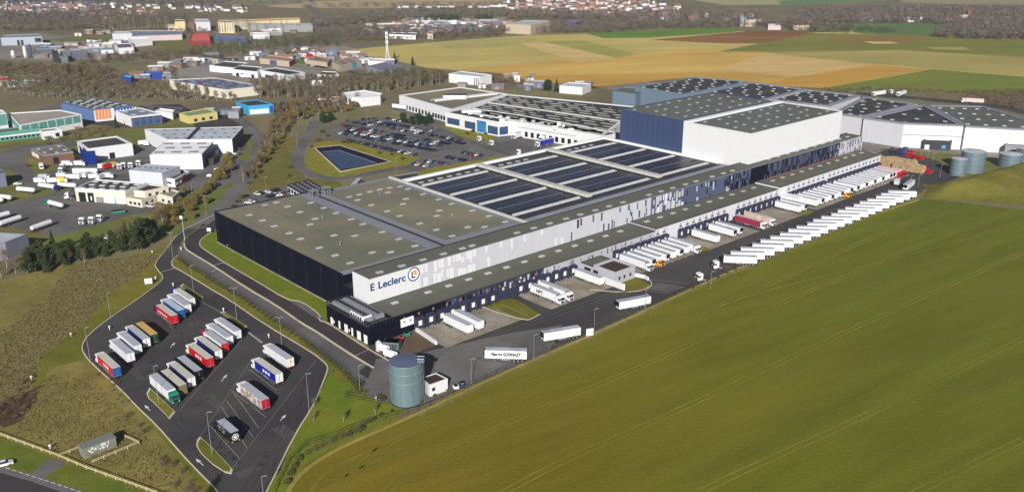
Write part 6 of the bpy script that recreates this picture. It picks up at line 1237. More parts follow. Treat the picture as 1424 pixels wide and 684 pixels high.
# ================================================================ VEGETATION
tr = random.Random(77)
def leafmat(name, c1, c2, k=.8): return mat(name, alb(*c1, k), .9, var=.16, sc=.35, spec=.1, col2=alb(*c2, k), sc2=.12, fine=2.)
twig = [leafmat('twigs_brown', (96, 82, 68), (80, 68, 56)), leafmat('twigs_olive', (104, 92, 58), (86, 78, 54)), leafmat('twigs_grey', (100, 92, 80), (82, 72, 62)), leafmat('twigs_rust', (100, 82, 64), (84, 70, 54))]
ever = leafmat('evergreen_needles', (42, 60, 34), (58, 68, 36)); pine = leafmat('pine_foliage', (30, 52, 30), (44, 60, 34)); willow = leafmat('catkin_foliage', (128, 108, 56), (104, 96, 50)); hedge_m = leafmat('hedge_foliage', (58, 66, 36), (74, 72, 40)); pale_b = mat('pale_bark', (.3, .27, .22), .95, var=.2, sc=1)
farw = [leafmat('far_wood_grey', (100, 92, 82), (86, 80, 70)), leafmat('far_wood_olive', (86, 82, 62), (74, 72, 56)), leafmat('far_wood_purple', (100, 88, 82), (86, 76, 72)), leafmat('far_wood_green', (60, 70, 46), (72, 76, 50))]
def rv(r): 
    while True:
        v = Vector((r.uniform(-1, 1), r.uniform(-1, 1), r.uniform(-1, 1)))
        if .05 < v.length < 1: return v
def leaf(m, p, s, mt, r, thin=1.):
    a = rv(r).normalized(); b = a.orthogonal().normalized(); q_ = a.cross(b)
    b = b*s; q_ = q_*s*thin
    m.add([tuple(p-b-q_*.3), tuple(p+b*.2-q_), tuple(p+b), tuple(p+q_)], [(0, 1, 2, 3)], mt)
def tree_proto(kind, r):
    # height 1 unit = 10 m real
    o = thing('tree', '', 'tree', (0, 0, -80)); m = MB(); c = MB()
    if kind == 'bare':
        h = 9.5; m.tube((0, 0, 0), (.1, .1, h*.45), .22, .14, 6, pale_b); m.tube((.1, .1, h*.45), (0, .2, h*.9), .14, .04, 5, pale_b)
        mt = twig[r.randrange(3)]
        for k in range(16):
            a = r.uniform(0, 6.28); z0 = r.uniform(2.2, 7); L_ = r.uniform(1.4, 2.8)*(1-z0/14); e = Vector((math.cos(a)*L_, math.sin(a)*L_, z0+L_*1.1)); m.tube((.05, .08, z0), tuple(e), .07, .025, 4, pale_b, cap=False)
            for j in range(52):
                p = Vector((0.05, .08, z0)).lerp(e, r.uniform(.35, 1.15))+rv(r)*1.0; d = (rv(r)+Vector((0, 0, 1.2))).normalized()*r.uniform(.5, 1.2); w = rv(r)*.065
                c.add([tuple(p-w), tuple(p+w), tuple(p+d)], [(0, 1, 2)], mt)
    elif kind == 'poplar':
        h = 14; m.tube((0, 0, 0), (0, 0, h*.8), .22, .06, 6, pale_b); mt = twig[1]
        for k in range(420):
            z0 = r.uniform(2, h); rr = .9*math.sin(min(1, (h-z0)/h*1.4+.1)*1.5)+.2; a = r.uniform(0, 6.28); q_ = r.uniform(.1, 1); p = Vector((math.cos(a)*rr*q_, math.sin(a)*rr*q_, z0)); d = Vector((math.cos(a)*.25, math.sin(a)*.25, 1)).normalized()*r.uniform(.6, 1.4); w = rv(r)*.05
            c.add([tuple(p-w), tuple(p+w), tuple(p+d)], [(0, 1, 2)], mt)
    elif kind == 'conifer':
        h = 9.5; m.tube((0, 0, 0), (0, 0, h*.95), .2, .03, 6, bark)
        for k in range(2000):
            z0 = .6+(h-.6)*(1-math.sqrt(r.random())); rr = (1-z0/h)*2.5*(.75+.25*math.sin(z0*4+k)); a = r.uniform(0, 6.28); q_ = math.sqrt(r.uniform(.15, 1)); leaf(c, Vector((math.cos(a)*rr*q_, math.sin(a)*rr*q_, z0-.2*rr*q_)), r.uniform(.2, .42), ever, r, .6)
    elif kind == 'pine':
        m.tube((0, 0, 0), (.2, 0, 5), .28, .15, 6, bark)
        cl = [(rv(r)*1.0, r.uniform(1.4, 2.1)) for _ in range(9)]
        for k in range(2200):
            b, rr = cl[r.randrange(9)]; v = rv(r).normalized()*rr*r.uniform(.55, 1.05); p = Vector((b.x*2.2, b.y*2.2, 3.9+b.z*1.8))+Vector((v.x, v.y, v.z*.95)); leaf(c, p, r.uniform(.2, .42), pine, r, .7)
    elif kind == 'mixed':
        h = 8.5; m.tube((0, 0, 0), (.2, .1, h*.8), .22, .05, 6, bark)
        for k in range(16):
            a = r.uniform(0, 6.28); z0 = r.uniform(1.2, 7.2); L_ = r.uniform(1.2, 2.4)*(1-z0/12); e = Vector((math.cos(a)*L_, math.sin(a)*L_, z0+.5)); m.tube((.1, .05, z0), tuple(e), .07, .03, 4, bark, cap=False)
            for j in range(120): leaf(c, e+rv(r)*1.15, r.uniform(.16, .36), ever if r.random() < .8 else hedge_m, r, .6)
    elif kind == 'willow':
        for k in range(6): a = k*1.05; m.tube((0, 0, 0), (math.cos(a)*1.2, math.sin(a)*1.2, 3.4), .12, .05, 5, bark)
        cl = [(rv(r), r.uniform(.8, 1.4)) for _ in range(8)]
        for k in range(2000):
            b, rr = cl[r.randrange(8)]; v = rv(r)*rr; p = Vector((b.x*1.6, b.y*1.6, 2.8+b.z*1.2))+v; leaf(c, p, r.uniform(.12, .3), willow if r.random() < .7 else twig[1], r, .45)
    elif kind == 'shrub':
        m.tube((0, 0, 0), (.1, 0, 1.0), .1, .05, 5, bark)
        for k in range(420):
            v = rv(r); leaf(c, Vector((v.x*1.3, v.y*1.3, .85+v.z*.8)), r.uniform(.1, .25), hedge_m if r.random() < .6 else twig[1], r, .5)
    elif kind == 'scrub':
        for k in range(5): a = k*1.3; m.tube((0, 0, 0), (math.cos(a)*.7, math.sin(a)*.7, 1.6), .05, .02, 4, bark)
        for k in range(330):
            v = rv(r); p = Vector((v.x*1.3, v.y*1.3, 1+v.z*.9)); d = (rv(r)+Vector((0, 0, .8))).normalized()*r.uniform(.3, .8); w = rv(r)*.04; c.add([tuple(p-w), tuple(p+w), tuple(p+d)], [(0, 1, 2)], twig[r.choice((0, 3))])
    m.build('trunk' if kind not in ('shrub', 'scrub', 'willow') else 'stems', o); c.build('crown', o); return o
PROTO = {k: [tree_proto(k, random.Random(i*7+len(k))) for i in range(n)] for k, n in (('bare', 4), ('poplar', 2), ('conifer', 3), ('pine', 2), ('mixed', 3), ('willow', 3), ('shrub', 2), ('scrub', 2))}
NM = {'bare': 'bare_tree', 'poplar': 'poplar_tree', 'conifer': 'conifer_tree', 'pine': 'pine_tree', 'mixed': 'evergreen_tree', 'willow': 'willow_bush', 'shrub': 'shrub', 'scrub': 'bramble_bush'}
CT = {'bare': 'tree', 'poplar': 'tree', 'conifer': 'tree', 'pine': 'tree', 'mixed': 'tree', 'willow': 'bush', 'shrub': 'shrub', 'scrub': 'bush'}
def plant(kind, x, y, label, group=None, sc=1., var=.2, z=0.):
    o = copy_tree(tr.choice(PROTO[kind])); o.name = NM[kind]; o.location = (x, y, z); o.rotation_euler = (0, 0, tr.uniform(0, 6.28)); s = sc*tr.uniform(1-var, 1+var); o.scale = (s, s, s*tr.uniform(.9, 1.12))
    o['label'] = label; o['category'] = CT[kind]
    if group: o['group'] = group
    return o
def inside(x, y, poly):
    c = False; j = len(poly)-1
    for i in range(len(poly)):
        if (poly[i][1] > y) != (poly[j][1] > y) and x < (poly[j][0]-poly[i][0])*(y-poly[i][1])/(poly[j][1]-poly[i][1])+poly[i][0]: c = not c
        j = i
    return c
def scatter(polypx, spacing, avoid=()):
    q = [pt(p) for p in polypx]; av = [[pt(p) for p in a] for a in avoid]; out = []
    x0, x1 = min(a[0] for a in q), max(a[0] for a in q); y0, y1 = min(a[1] for a in q), max(a[1] for a in q)
    y = y0
    while y < y1:
        x = x0
        while x < x1:
            xx, yy = x+tr.uniform(-.5, .5)*spacing, y+tr.uniform(-.5, .5)*spacing
            if inside(xx, yy, q) and not any(inside(xx, yy, a) for a in av): out.append((xx, yy))
            x += spacing
        y += spacing
    return out
# single, named trees
EXTRA = [('mixed', 46, 372, 1.2, 'dense evergreen behind the left clumps, first'), ('mixed', 56, 366, 1.1, 'dense evergreen behind the left clumps, second'), ('conifer', 66, 378, .9, 'low dark conifer at the front of the left clumps'), ('mixed', 88, 371, .9, 'low evergreen in front of the middle row'), ('mixed', 112, 363, .9, 'low dark evergreen left of the thin one'), ('mixed', 136, 357, 1.0, 'evergreen left of the rounded conifer'), ('mixed', 170, 351, 1.0, 'evergreen filling the gap above the bank'), ('mixed', 192, 348, 1.2, 'evergreen low in the right clump'), ('mixed', 216, 332, 1.1, 'evergreen closest to the road bend')]
def tpx(kind, px, py, sc, label, group=None):
    x, y = G(px, py)
    if group and group.startswith('evergreen') and py > 330: sc *= 1.02
    return plant(kind, x, y, label, group, sc, .03)
for a in (('conifer', 76, 356, 1.15, 'pointed conifer in the gap right of the grey shed'), ('conifer', 50, 376, 1.0, 'bushy dark conifer at the left of the evergreen row'), ('mixed', 40, 381, 1.1, 'broad evergreen leftmost in the row'), ('mixed', 60, 374, 1.15, 'evergreen second clump from the left in the row'), ('mixed', 70, 370, 1.1, 'dark evergreen right of the left clumps'), ('mixed', 82, 367, 1.15, 'tall evergreen with bare trunk in the middle row'), ('mixed', 92, 364, 1.2, 'evergreen with open crown in the middle row'), ('mixed', 102, 361, 1.0, 'evergreen before the lorry shadows'), ('mixed', 122, 360, 1.2, 'thin evergreen with visible pale trunk'), ('conifer', 148, 356, .9, 'rounded conifer beside parked silver car'), ('mixed', 160, 350, 1.1, 'evergreen right of the silver car'), ('conifer', 178, 347, 1.3, 'tall dark conifer above the bank'), ('conifer', 186, 344, 1.2, 'dark conifer just right of the tall one'), ('mixed', 200, 342, 1.5, 'tallest evergreen at the right end of the row'), ('mixed', 208, 338, 1.4, 'evergreen nearest the entrance road'), *EXTRA, ('conifer', 162, 178, .9, 'small pointed conifer beside the blue workshop'), ('pine', 561, 171, 1.05, 'round dark pine left of the pair by the car park'), ('pine', 574, 174, .85, 'low dark pine in the middle of the pine group'), ('pine', 584, 175, 1.25, 'largest dark round pine by the car park'), ('pine', 596, 173, 1.1, 'dark pine at the right of the group'), ('pine', 450, 172, 1.1, 'dark round pine at the left corner of the car park'), ('pine', 461, 168, .9, 'dark olive pine behind the left corner of the car park'), ('conifer', 425, 166, .8, 'dark conifer at the top of the footpath'), ('pine', 761, 127, 1.45, 'large dark tree before the golden field, left'), ('conifer', 774, 128, 1.2, 'dark conifer before the golden field, right'), ('conifer', 549, 87, 1.2, 'dark conifer right of the radio mast'), ('conifer', 574, 91, 1.1, 'small dark conifer in the field corner'), ('pine', 683, 113, .9, 'dark tree at the right end of the long white shed'), ('conifer', 97, 104, 1.2, 'dark conifer in the scrub, left'), ('conifer', 113, 107, 1.3, 'dark conifer in the scrub, right')): tpx(*a, group='evergreen trees around the estate')
for px, py, s, lab in ((10, 372, .9, 'bare tree at the left edge before the grey shed'), (22, 380, .75, 'bare tree left of the evergreens'), (2, 386, .8, 'bare tree lowest at the left edge'), (130, 352, .8, 'bare tree between the evergreens'), (222, 318, 1.2, 'bare tree by the entrance road'), (212, 326, 1.2, 'bare tree beside the tallest evergreen'), (164, 336, .9, 'bare tree above the bank'), (44, 366, .9, 'bare tree behind the left evergreens'), (78, 362, .9, 'bare tree in the evergreen row, left of middle'), (97, 368, .8, 'bare tree in front of the middle evergreens'), (118, 366, .7, 'bare tree left of the thin evergreen'), (144, 345, .8, 'bare tree behind the parked silver car'), (172, 340, 1.0, 'bare tree left of the tall conifer'), (194, 336, 1.2, 'bare tree among the right evergreens'), (226, 308, 1.1, 'bare tree above the road bend')): tpx('bare', px, py, s, lab, 'bare trees near the lorry park')
# bushes along the public road
for i, (px, py, s) in enumerate([(316, 230, 1.4), (322, 238, 1.3), (320, 224, 1.2), (305, 247, 1.3), (290, 268, 1.3), (268, 288, 1.3), (258, 290, 1.2), (240, 306, 1.2), (236, 296, 1.1), (219, 306, 1.2), (308, 243, 1.3), (300, 252, 1.3), (296, 262, 1.2), (312, 250, 1.0), (284, 272, 1.1), (274, 280, 1.2), (262, 284, 1.3), (252, 288, 1.2), (288, 284, 1.0), (264, 296, 1.0), (244, 300, 1.2), (232, 306, 1.1), (245, 312, 1.0), (225, 298, 1.1), (270, 304, .8), (255, 272, 1.0)]): tpx('willow', px, py, s, 'ochre bush %s down the row beside the public road' % ORD[i], 'ochre bushes along the public road')
for i, (x, y) in enumerate(scatter([(352, 252), (368, 232), (382, 210), (402, 182), (414, 160), (390, 150), (374, 180), (366, 205), (354, 232), (338, 252)], 4.4)): K_ = tr.choice(('willow', 'scrub', 'willow', 'bare')); plant(K_, x, y, {'willow': 'ochre bush', 'scrub': 'brown bramble', 'bare': 'pale bare sapling'}[K_]+' in the hedge strip between road and footpath'+(', lower end' if y < 470 else ', middle part' if y < 580 else ', upper end'), 'bushes between road and footpath', .85)
for i, (x, y) in enumerate(scatter([(402, 165), (470, 160), (508, 148), (480, 140), (400, 145), (395, 158)], 6.5)): K_ = tr.choice(('willow', 'bare', 'willow')); plant(K_, x, y, {'willow': 'ochre bush', 'bare': 'bare tree'}[K_]+' in the thicket above the car park'+(', left part' if x < -165 else ', right part'), 'thicket above the car park', 1.1)
for i, (px, py, s) in enumerate([(442, 197, 1.5), (448, 185, 1.5), (455, 190, 1.3), (478, 199, 1.4), (485, 200, 1.3), (498, 201, 1.5), (528, 214, 1.1), (545, 216, 1), (560, 222, 1.0), (600, 180, 1.1), (636, 194, 1.6), (650, 187, 1.3), (658, 184, 1.3), (668, 184, 1.5), (676, 187, 1.0), (433, 205, 1), (404, 234, 1.2), (402, 246, 1.1), (324, 288, 1.2), (330, 282, 1.2), (336, 276, 1.2), (346, 256, 1), (333, 209, 1.2), (334, 216, 1.1), (60, 232, 1), (85, 226, 1.2), (40, 232, 1), (186, 214, 1)]): tpx('shrub', px, py, s, 'low shrub %s in the plantings around yards and lawns' % ORD[i], 'low shrubs around yards and lawns')
# hedge by service road
for i in range(64):
    u = i/63; s = [(250, 360), (262, 369), (300, 393), (330, 410), (374, 441), (421, 472), (441, 488), (479, 518), (502, 545)]; k = min(7, int(u*8)); f = u*8-k; px = s[k][0]*(1-f)+s[k+1][0]*f; py = s[k][1]*(1-f)+s[k+1][1]*f
    x, y = G(px-2, py+1); plant('shrub', x, y, 'clipped dark hedge shrub beside the service road, %s' % ('by the entrance island', 'behind the upper lorry group', 'below the dark hall corner', 'opposite the lawn bend', 'by the right lorry row', 'near the road end')[min(5, i//11)], 'hedge shrubs beside the service road', .5)
for i, (px, py, s, k) in enumerate([(504, 594, .9, 'scrub'), (500, 600, 1.1, 'shrub'), (494, 602, .9, 'scrub'), (512, 588, .7, 'shrub'), (520, 584, .6, 'shrub'), (485, 606, .8, 'shrub'), (476, 610, .9, 'scrub'), (462, 617, .9, 'scrub'), (450, 622, .8, 'scrub'), (440, 627, 1, 'scrub'), (428, 632, .8, 'scrub'), (416, 640, .9, 'shrub'), (410, 650, .8, 'shrub'), (404, 660, .9, 'shrub'), (400, 672, .8, 'shrub'), (530, 578, .6, 'shrub'), (545, 572, .5, 'shrub'), (585, 561, .6, 'shrub'), (605, 551, .5, 'shrub'), (622, 543, .5, 'shrub'), (532, 556, .9, 'shrub'), (527, 552, .7, 'shrub'), (502, 536, .9, 'shrub'), (498, 532, .7, 'shrub'), (508, 545, .6, 'shrub')]): tpx(k, px, py, s, 'bush %s along the hedge bottom between lorry park and field' % ORD[i], 'bushes between lorry park and field')
for i in range(46):
    s_ = 45+i*6.4+tr.uniform(-2, 2); x, y = W(s_, 42.2+tr.uniform(-.6, .8)-(s_-45)*.012); plant(tr.choice(('shrub', 'scrub', 'shrub')), x, y, 'scrubby bush under the field fence, %s' % ('near the pump house', 'before the askew trailer', 'opposite the yard office', 'near the tractor units', 'beside the near row trailers', 'beside the far row trailers')[min(5, i//8)], 'bushes under the field fence', .5, .35)
for px, py, s in ((869, 412, 1.2), (964, 390, 1.1), (974, 388, 1.3), (1010, 376, 1.0)): tpx('scrub', px, py, s, 'taller brown bush at the field fence near the two tractor units', 'bushes at the fence by the tractor units')
for i, (x, y) in enumerate(scatter([(168, 565), (195, 590), (230, 632), (262, 662), (300, 700), (255, 700), (235, 660), (215, 630), (190, 605), (165, 580)], 3.0)): plant('scrub', x, y, 'bare bramble on the slope left of the lorry park kerb', 'brambles on the slope below the lorry park', .75, .3)
for i, (x, y) in enumerate(scatter([(128, 520), (150, 512), (175, 545), (184, 570), (165, 560), (140, 535)], 3.0)): plant('scrub', x, y, 'low bramble near the left corner of the lorry park', 'brambles near the corner of the lorry park', .45, .3)
for i, (x, y) in enumerate(scatter([(-10, 575), (45, 520), (52, 545), (20, 590)], 3.2)): plant('scrub', x, y, 'brown bramble at the left edge of the rough slope', 'brambles at the left edge', .7, .3)
for i, (px, py) in enumerate([(436, 586), (478, 587), (522, 576), (437, 566)]): tpx('bare', px, py, .38, 'young bare sapling %s on the lawn below the sprinkler tank' % ORD[i], 'saplings on the lawn')
tpx('bare', 270, 720, 1.1, 'bare tree cut by the bottom edge left of the lorry park'); tpx('bare', 330, 752, 1.2, 'bare tree just below the bottom edge casting shadow on the lorry park')
# leafless belts: nearest 290 as single trees
belts = [([(0, 126), (60, 138), (180, 140), (262, 140), (330, 143), (330, 126), (240, 122), (150, 126), (60, 120), (0, 112)], 8.5, 'bare', 'bare tree in the left belt', .95),
 ([(350, 138), (470, 138), (474, 128), (560, 128), (620, 116), (622, 106), (560, 104), (500, 112), (420, 116), (350, 122)], 7.6, 'bare', 'bare tree in the middle belt', 1.1),
 ([(262, 80), (320, 78), (400, 70), (470, 66), (470, 58), (400, 56), (300, 66), (262, 72)], 11, 'bare', 'bare tree in the wood behind the showrooms', 1.1),
 ([(300, 48), (345, 48), (430, 44), (430, 40), (300, 42)], 13, 'poplar', 'slim leafless poplar before the cream factories', .9),
 ([(140, 46), (240, 42), (240, 37), (140, 38)], 12, 'poplar', 'slim leafless poplar in front of the distant wood', 1.2)]
pts = []
for poly, sp, k, lab, sc in belts:
    for p in scatter(poly, sp): pts.append((p[1]+abs(p[0])*.1, p, k, lab, sc))
pts.sort(key=lambda a: a[0])
def part_of(p, lab):
    d_ = p[1]*math.cos(TH)+H*math.sin(TH); px = CX+F*p[0]/d_; py = CY-F*(p[1]*math.sin(TH)-H*math.cos(TH))/d_
    if 'left belt' in lab: return (', at the left edge' if px < 60 else ', above the teal warehouse' if px < 120 else ', above the striped warehouse' if px < 190 else ', above the blue workshop' if px < 250 else ', above the yellow building')+(', front side' if py > 132 else ', back side')
    if 'middle belt' in lab: return (', above the cyan building' if px < 390 else ', above the coloured vehicles' if px < 440 else ', left of the many-sided hall' if px < 490 else ', above the many-sided hall' if px < 540 else ', right of the many-sided hall')+(', front' if py > 122 else ', back')
    return ''
cnt = {}; rest = []
for d, p, k, lab, sc in pts:
    cnt[k] = cnt.get(k, 0)+1
    if cnt[k] <= 285: plant(k, p[0], p[1], lab+part_of(p, lab), lab.replace('bare tree', 'bare trees').replace('slim leafless poplar', 'poplars'), sc)
    else: rest.append((p, 8*sc))
def wood(name, pts, mt, hmin, hmax, n=26, rad=4.2, label=None):
    m = MB(); r = random.Random(len(pts))
    for (x, y) in pts:
        h = r.uniform(hmin, hmax); rr = rad*r.uniform(.7, 1.2); mm = mt[r.randrange(len(mt))]
        for k in range(int(n*2.1)):
            v = rv(r).normalized()*r.uniform(.35, 1); leaf(m, Vector((x+v.x*rr, y+v.y*rr, h*.55+v.z*h*.42)), rr*r.uniform(.12, .27), mm, r, .45)
    o = m.build(name); o['kind'] = 'stuff'; o['label'] = label or 'distant leafless wood'; return o
if rest: wood('woodland', [p for p, s in rest], [farw[3], farw[1], farw[1]], 8, 12, 40, 3.4)
wood('woodland', scatter([(-80, 44), (0, 46), (100, 43), (170, 40), (262, 33), (262, 26), (180, 22), (140, 16), (60, 20), (0, 20), (-80, 20)], 13), [farw[0], farw[0], farw[2], farw[1]], 8, 12, 26, 6.5)
wood('woodland', scatter([(-60, 8), (60, 7), (180, 9), (300, 10), (330, 4), (120, 0), (-60, 0)], 24), [farw[0], farw[2], farw[3]], 6, 10, 16, 10)
wood('woodland', scatter([(430, 58), (540, 52), (640, 52), (720, 47), (830, 46.5), (920, 41), (1040, 38.5), (1130, 42), (1130, 34), (1000, 30), (880, 32), (800, 36), (720, 38), (700, 42), (600, 46), (560, 42), (440, 46)], 10.5), [farw[0], farw[2], farw[1], farw[2]], 8, 13, 24, 5.5)
wood('woodland', scatter([(440, 40), (560, 28), (640, 26), (780, 27), (860, 30), (1000, 29), (1060, 28), (1060, 20), (950, 18), (860, 20), (700, 16), (620, 15), (540, 16), (500, 22), (430, 30)], 14), [farw[0], farw[2], farw[0]], 7, 10, 20, 8)
wood('woodland', scatter([(1100, 33), (1190, 34), (1300, 33), (1330, 40), (1424, 34), (1480, 34), (1480, 14), (1400, 12), (1300, 12), (1200, 12), (1130, 16), (1100, 24)], 14), [farw[0], farw[2], farw[0], farw[2]], 7, 11, 20, 8.5)
wood('woodland', scatter([(1300, 53), (1340, 55), (1480, 57), (1480, 42), (1400, 38), (1340, 39), (1308, 45)], 10), [farw[2], farw[2], farw[0]], 10, 15, 30, 6.5)
wood('woodland', scatter([(1100, 45), (1180, 48), (1190, 41), (1160, 37), (1100, 38)], 11), [farw[0], farw[3]], 8, 12, 20, 6)
wood('hedgerow', scatter([(1190, 46), (1250, 48), (1255, 45), (1200, 40)], 11), [farw[3]], 5, 8, 20, 5)
wood('hedgerow', scatter([(590, 32), (640, 32), (640, 29), (592, 28)], 9)+scatter([(660, 32), (685, 32), (685, 29), (662, 28)], 9), [ever], 10, 12, 40, 5)
wood('hedgerow', scatter([(420, 12), (700, 9), (700, 6), (440, 9)], 20)+scatter([(300, 10), (440, 6), (440, 3), (330, 5)], 20), [farw[0], farw[2]], 6, 10, 14, 8)
wood('scrub', scatter([(-60, 118), (0, 114), (60, 120), (150, 122), (240, 112), (245, 96), (180, 96), (90, 92), (0, 88), (-60, 90)], 8.5, [[(-10, 118), (55, 118), (55, 104), (-10, 104)], [(160, 112), (235, 112), (235, 94), (160, 94)]]), [twig[0], twig[3], twig[1]], 2.5, 6, 26, 3.6, 'brown leafless scrub')
wood('scrub', scatter([(110, 92), (190, 84), (262, 86), (300, 78), (262, 72), (200, 74), (120, 80)], 9), [twig[0], twig[3]], 2.5, 6, 24, 3.6, 'brown leafless scrub')
wood('scrub', scatter([(1340, 128), (1424, 128), (1480, 130), (1480, 160), (1400, 152), (1345, 135)], 5.5), [twig[0], twig[3]], 2, 4.5, 24, 2.6, 'brown scrub at the field edge')
wood('scrub', scatter([(560, 103), (640, 112), (700, 116), (745, 122), (740, 116), (690, 106), (640, 105), (590, 98)], 5), [twig[3], twig[1], willow], 2, 5, 24, 2.6, 'brown scrub behind the halls')
wood('scrub', scatter([(1145, 130), (1230, 126), (1340, 131), (1340, 128), (1230, 122), (1145, 126)], 5), [twig[1], twig[3]], 1, 2.5, 20, 2.4, 'scrub strip before the field')
wood('scrub', scatter([(470, 58), (640, 54), (700, 50), (700, 47), (600, 50), (470, 54)], 7), [twig[0], twig[1]], 3, 7, 20, 4, 'brown scrub beyond the field')
wood('scrub', scatter([(60, 206), (95, 196), (150, 190), (150, 180), (100, 180), (60, 190)], 7), [twig[0], twig[3]], 1.5, 4, 24, 2.6, 'scrub between the sheds')
wood('scrub', scatter([(180, 44), (262, 48), (330, 46), (330, 42), (262, 42)], 10), [twig[0]], 4, 9, 20, 4, 'scrub between far factories')
# rough tufts on the bank and meadow
def tufts(name, polys, n_sp, h0, h1, mts, label, sw=.05):
    m = MB(); r = random.Random(9)
    for poly in polys:
        for (x, y) in scatter(poly, n_sp):
            c = r.randrange(len(mts)); x += r.uniform(-.8, .8); y += r.uniform(-.8, .8)
            for k in range(5):
                a = r.uniform(0, 6.28); h = r.uniform(h0, h1); w = sw*r.uniform(1, 3); lx, ly = r.uniform(-.4, .4), r.uniform(-.4, .4); bx, by = x+r.uniform(-.4, .4), y+r.uniform(-.4, .4)
                m.add([(bx-math.cos(a)*w, by-math.sin(a)*w, .02), (bx+math.cos(a)*w, by+math.sin(a)*w, .02), (bx+lx, by+ly, h)], [(0, 1, 2)], mts[c])
    o = m.build(name); o['kind'] = 'stuff'; o['label'] = label
tg = [gm('tuft_olive', (114, 104, 60), (102, 96, 56), var=.2, sc=.5, bump=0), gm('tuft_straw', (112, 100, 68), None, var=.2, sc=.5, bump=0), gm('tuft_brown', (74, 64, 44), None, var=.2, sc=.5, bump=0), gm('tuft_green', (72, 78, 38), None, var=.2, sc=.5, bump=0)]
tufts('rough_grass', [[(96, 366), (160, 360), (215, 351), (240, 342), (222, 358), (185, 388), (160, 402), (138, 428), (118, 450), (90, 470), (55, 500), (45, 540), (0, 570), (-20, 560), (0, 460), (60, 420), (86, 382)]], .95, .2, .65, [tg[0], tg[0], tg[3], tg[1], tg[1]], 'tall dead grass on the bank', .08)
tufts('rough_grass', [[(40, 560), (70, 520), (130, 530), (200, 600), (260, 680), (190, 690), (150, 650), (90, 632), (20, 600)]], 1.15, .2, .6, tg[:2], 'dry grass on the slope', .09)
tufts('field_margin_grass', [[('s', -13, 45), ('s', 20, 44.8), ('s', 69, 43), ('s', 141, 40), ('s', 300, 38), ('s', 300, 40), ('s', 141, 43.2), ('s', 69, 46.5), ('s', 20, 47.5), ('s', -16, 50)]], 1.2, .1, .35, [tg[3], tg[0]], 'grass at the field margin', .07)
for k in PROTO:
    for o in PROTO[k]: remove_tree(o)
# ================================================================ TOWN HOUSES
HC = [(232, 230, 226), (225, 215, 200), (196, 176, 160), (240, 240, 242), (170, 126, 112)]; RC = [(66, 68, 82), (128, 92, 84), (150, 108, 98), (100, 94, 98)]
HM = {}
def house_mesh(a, b):
    if (a, b) in HM: return HM[(a, b)]
    m = MB(); w = wm('render_%d' % a, HC[a]); r_ = gm('tiles_%d' % b, RC[b], bump=0)
    m.box(-5.5, 5.5, -4, 4, 0, 4.6, w)
    m.add([(-5.5, -4, 4.6), (5.5, -4, 4.6), (5.5, 4, 4.6), (-5.5, 4, 4.6), (-5.5, 0, 7.4), (5.5, 0, 7.4)], [(0, 4, 3), (1, 2, 5)], w)
    m.add([(-5.9, -4.4, 4.45), (5.9, -4.4, 4.45), (5.9, 0, 7.55), (-5.9, 0, 7.55), (-5.9, 4.4, 4.45), (5.9, 4.4, 4.45)], [(0, 1, 2, 3), (3, 2, 5, 4)], r_)
    m.box(2.5, 3.3, -.4, .4, 6.8, 8.6, gm('chimney_brick', (130, 80, 66), bump=0))
    for x in (-3.5, 0, 3): m.box(x-.5, x+.5, -4.03, -4.005, 1.2, 2.7, glass)
    HM[(a, b)] = mesh_of(m, 'house'); return HM[(a, b)]
HN = ['white', 'cream', 'tan', 'bright white', 'brick red']; RN = ['dark slate', 'red-brown', 'pale red', 'grey']
HOUSES = []
def town(poly, sp, where, hc, rc, keep=.8):
    for (x, y) in scatter(poly, sp):
        if tr.random() < keep: HOUSES.append((x, y, tr.choice(hc), tr.choice(rc), where))
town([(-60, 21), (0, 22), (60, 20), (110, 17), (150, 13), (120, 8), (40, 9), (-60, 10)], 17, 'in the town at the upper left, near the wood', [0, 2, 3, 3, 1], [1, 2, 0, 3])
town([(0, 10), (150, 8), (150, 4), (0, 5)], 18, 'in the back row of the left town', [0, 3], [0])
town([(110, 24), (180, 26), (240, 22), (200, 16), (130, 16)], 19, 'above the wood, right of the left town', [2, 0, 3, 1], [1, 2, 3], keep=.7)
town([(120, 11), (200, 14), (310, 12), (310, 7), (200, 7), (140, 4)], 24, 'in the hamlet before the left hills', [0, 3, 1], [0, 3], keep=.55)
town([(270, 17), (345, 18), (345, 11), (270, 9)], 19, 'above the cream factories', [0, 3, 2], [0, 1, 3], keep=.7)
town([(555, 13), (650, 11.5), (700, 12), (700, 9), (560, 11)], 20, 'in the row above the middle woods', [0, 3], [3, 0], keep=.7)
town([(685, 10), (740, 18), (820, 22), (900, 27), (960, 27), (950, 12), (900, 3), (800, -3), (700, -3)], 21, 'in the big town at top centre', [0, 1, 2, 4, 3, 3], [1, 2, 3, 0, 3], keep=.75)
town([(860, 28), (960, 31), (1060, 34), (1060, 25), (960, 19)], 27, 'in the village around the church', [0, 2, 3], [3, 1, 2], keep=.5)
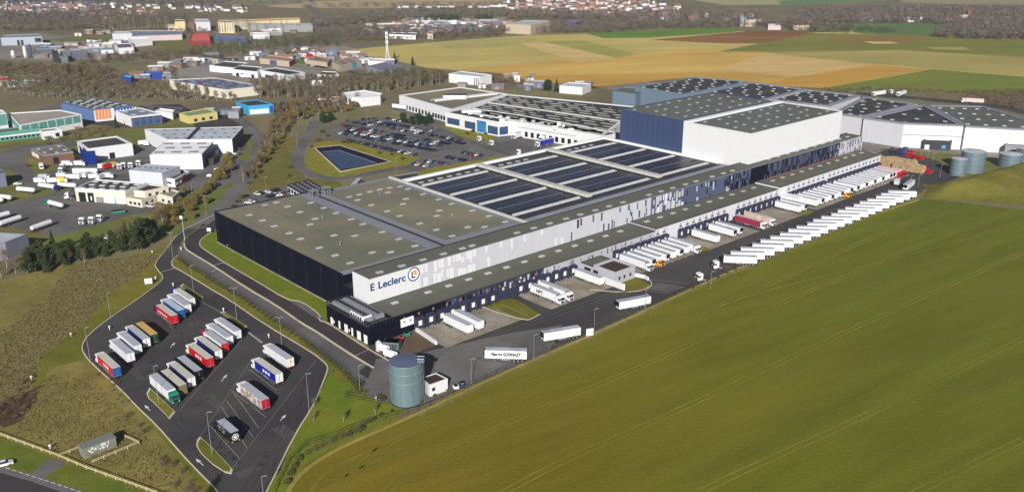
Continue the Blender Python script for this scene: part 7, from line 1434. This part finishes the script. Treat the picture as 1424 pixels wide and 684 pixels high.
town([(500, 46), (560, 44), (640, 42), (720, 39), (720, 33), (560, 34), (510, 38)], 20, 'on the plain behind the far hedges', [0, 3, 1], [3, 3, 0, 2], keep=.5)
town([(1110, 38), (1200, 35), (1300, 33), (1424, 36), (1424, 26), (1250, 26), (1110, 29)], 40, 'in the wood at the upper right', [0, 3, 2], [1, 3], keep=.45)
town([(365, 84), (450, 86), (505, 80), (460, 72), (400, 72)], 15, 'among the tan sheds before the mast', [2, 1, 0, 3], [1, 3, 3], keep=.6)
HOUSES.sort(key=lambda a: a[1]+.2*abs(a[0]))
fm_ = MB()
for i, (x, y, a, b, where) in enumerate(HOUSES):
    s = tr.uniform(.62, .9); rz = tr.choice((0, 0, 1.57, .3, -.25))+tr.uniform(-.1, .1); me = house_mesh(a, b); sx_ = s*tr.uniform(.9, 1.4)
    if i < 298:
        o = bpy.data.objects.new('house', me); COL.objects.link(o); o.location = (x, y, 0); o.rotation_euler = (0, 0, rz); o.scale = (sx_, s, s)
        tag(o, '%s house, %s roof, %s' % (HN[a], RN[b], where), 'house', 'houses '+where)
    else:
        c_, s_ = math.cos(rz), math.sin(rz); vs = [(x+(v.co.x*sx_)*c_-(v.co.y*s)*s_, y+(v.co.x*sx_)*s_+(v.co.y*s)*c_, v.co.z*s) for v in me.vertices]
        for mi, mt in enumerate(me.materials): fm_.add(vs, [tuple(p_.vertices) for p_ in me.polygons if p_.material_index == mi], mt)
if fm_.v: o = fm_.build('far_houses'); o['kind'] = 'stuff'; o['label'] = 'remaining houses of the distant towns'
print('houses', len(HOUSES))

# ================================================================ AIR
hz = MB(); hz.box(-2600, 2600, -300, 5200, -1, 150, bpy.data.materials.new('haze'))
o = hz.build('haze'); o['kind'] = 'stuff'
hm = o.data.materials[0]; hm.use_nodes = True; n_ = hm.node_tree; n_.nodes.remove(n_.nodes['Principled BSDF'])
pv = n_.nodes.new('ShaderNodeVolumePrincipled'); pv.inputs['Color'].default_value = (.86, .9, 1, 1); pv.inputs['Density'].default_value = .0001; pv.inputs['Anisotropy'].default_value = .2
n_.links.new(pv.outputs[0], n_.nodes['Material Output'].inputs['Volume'])
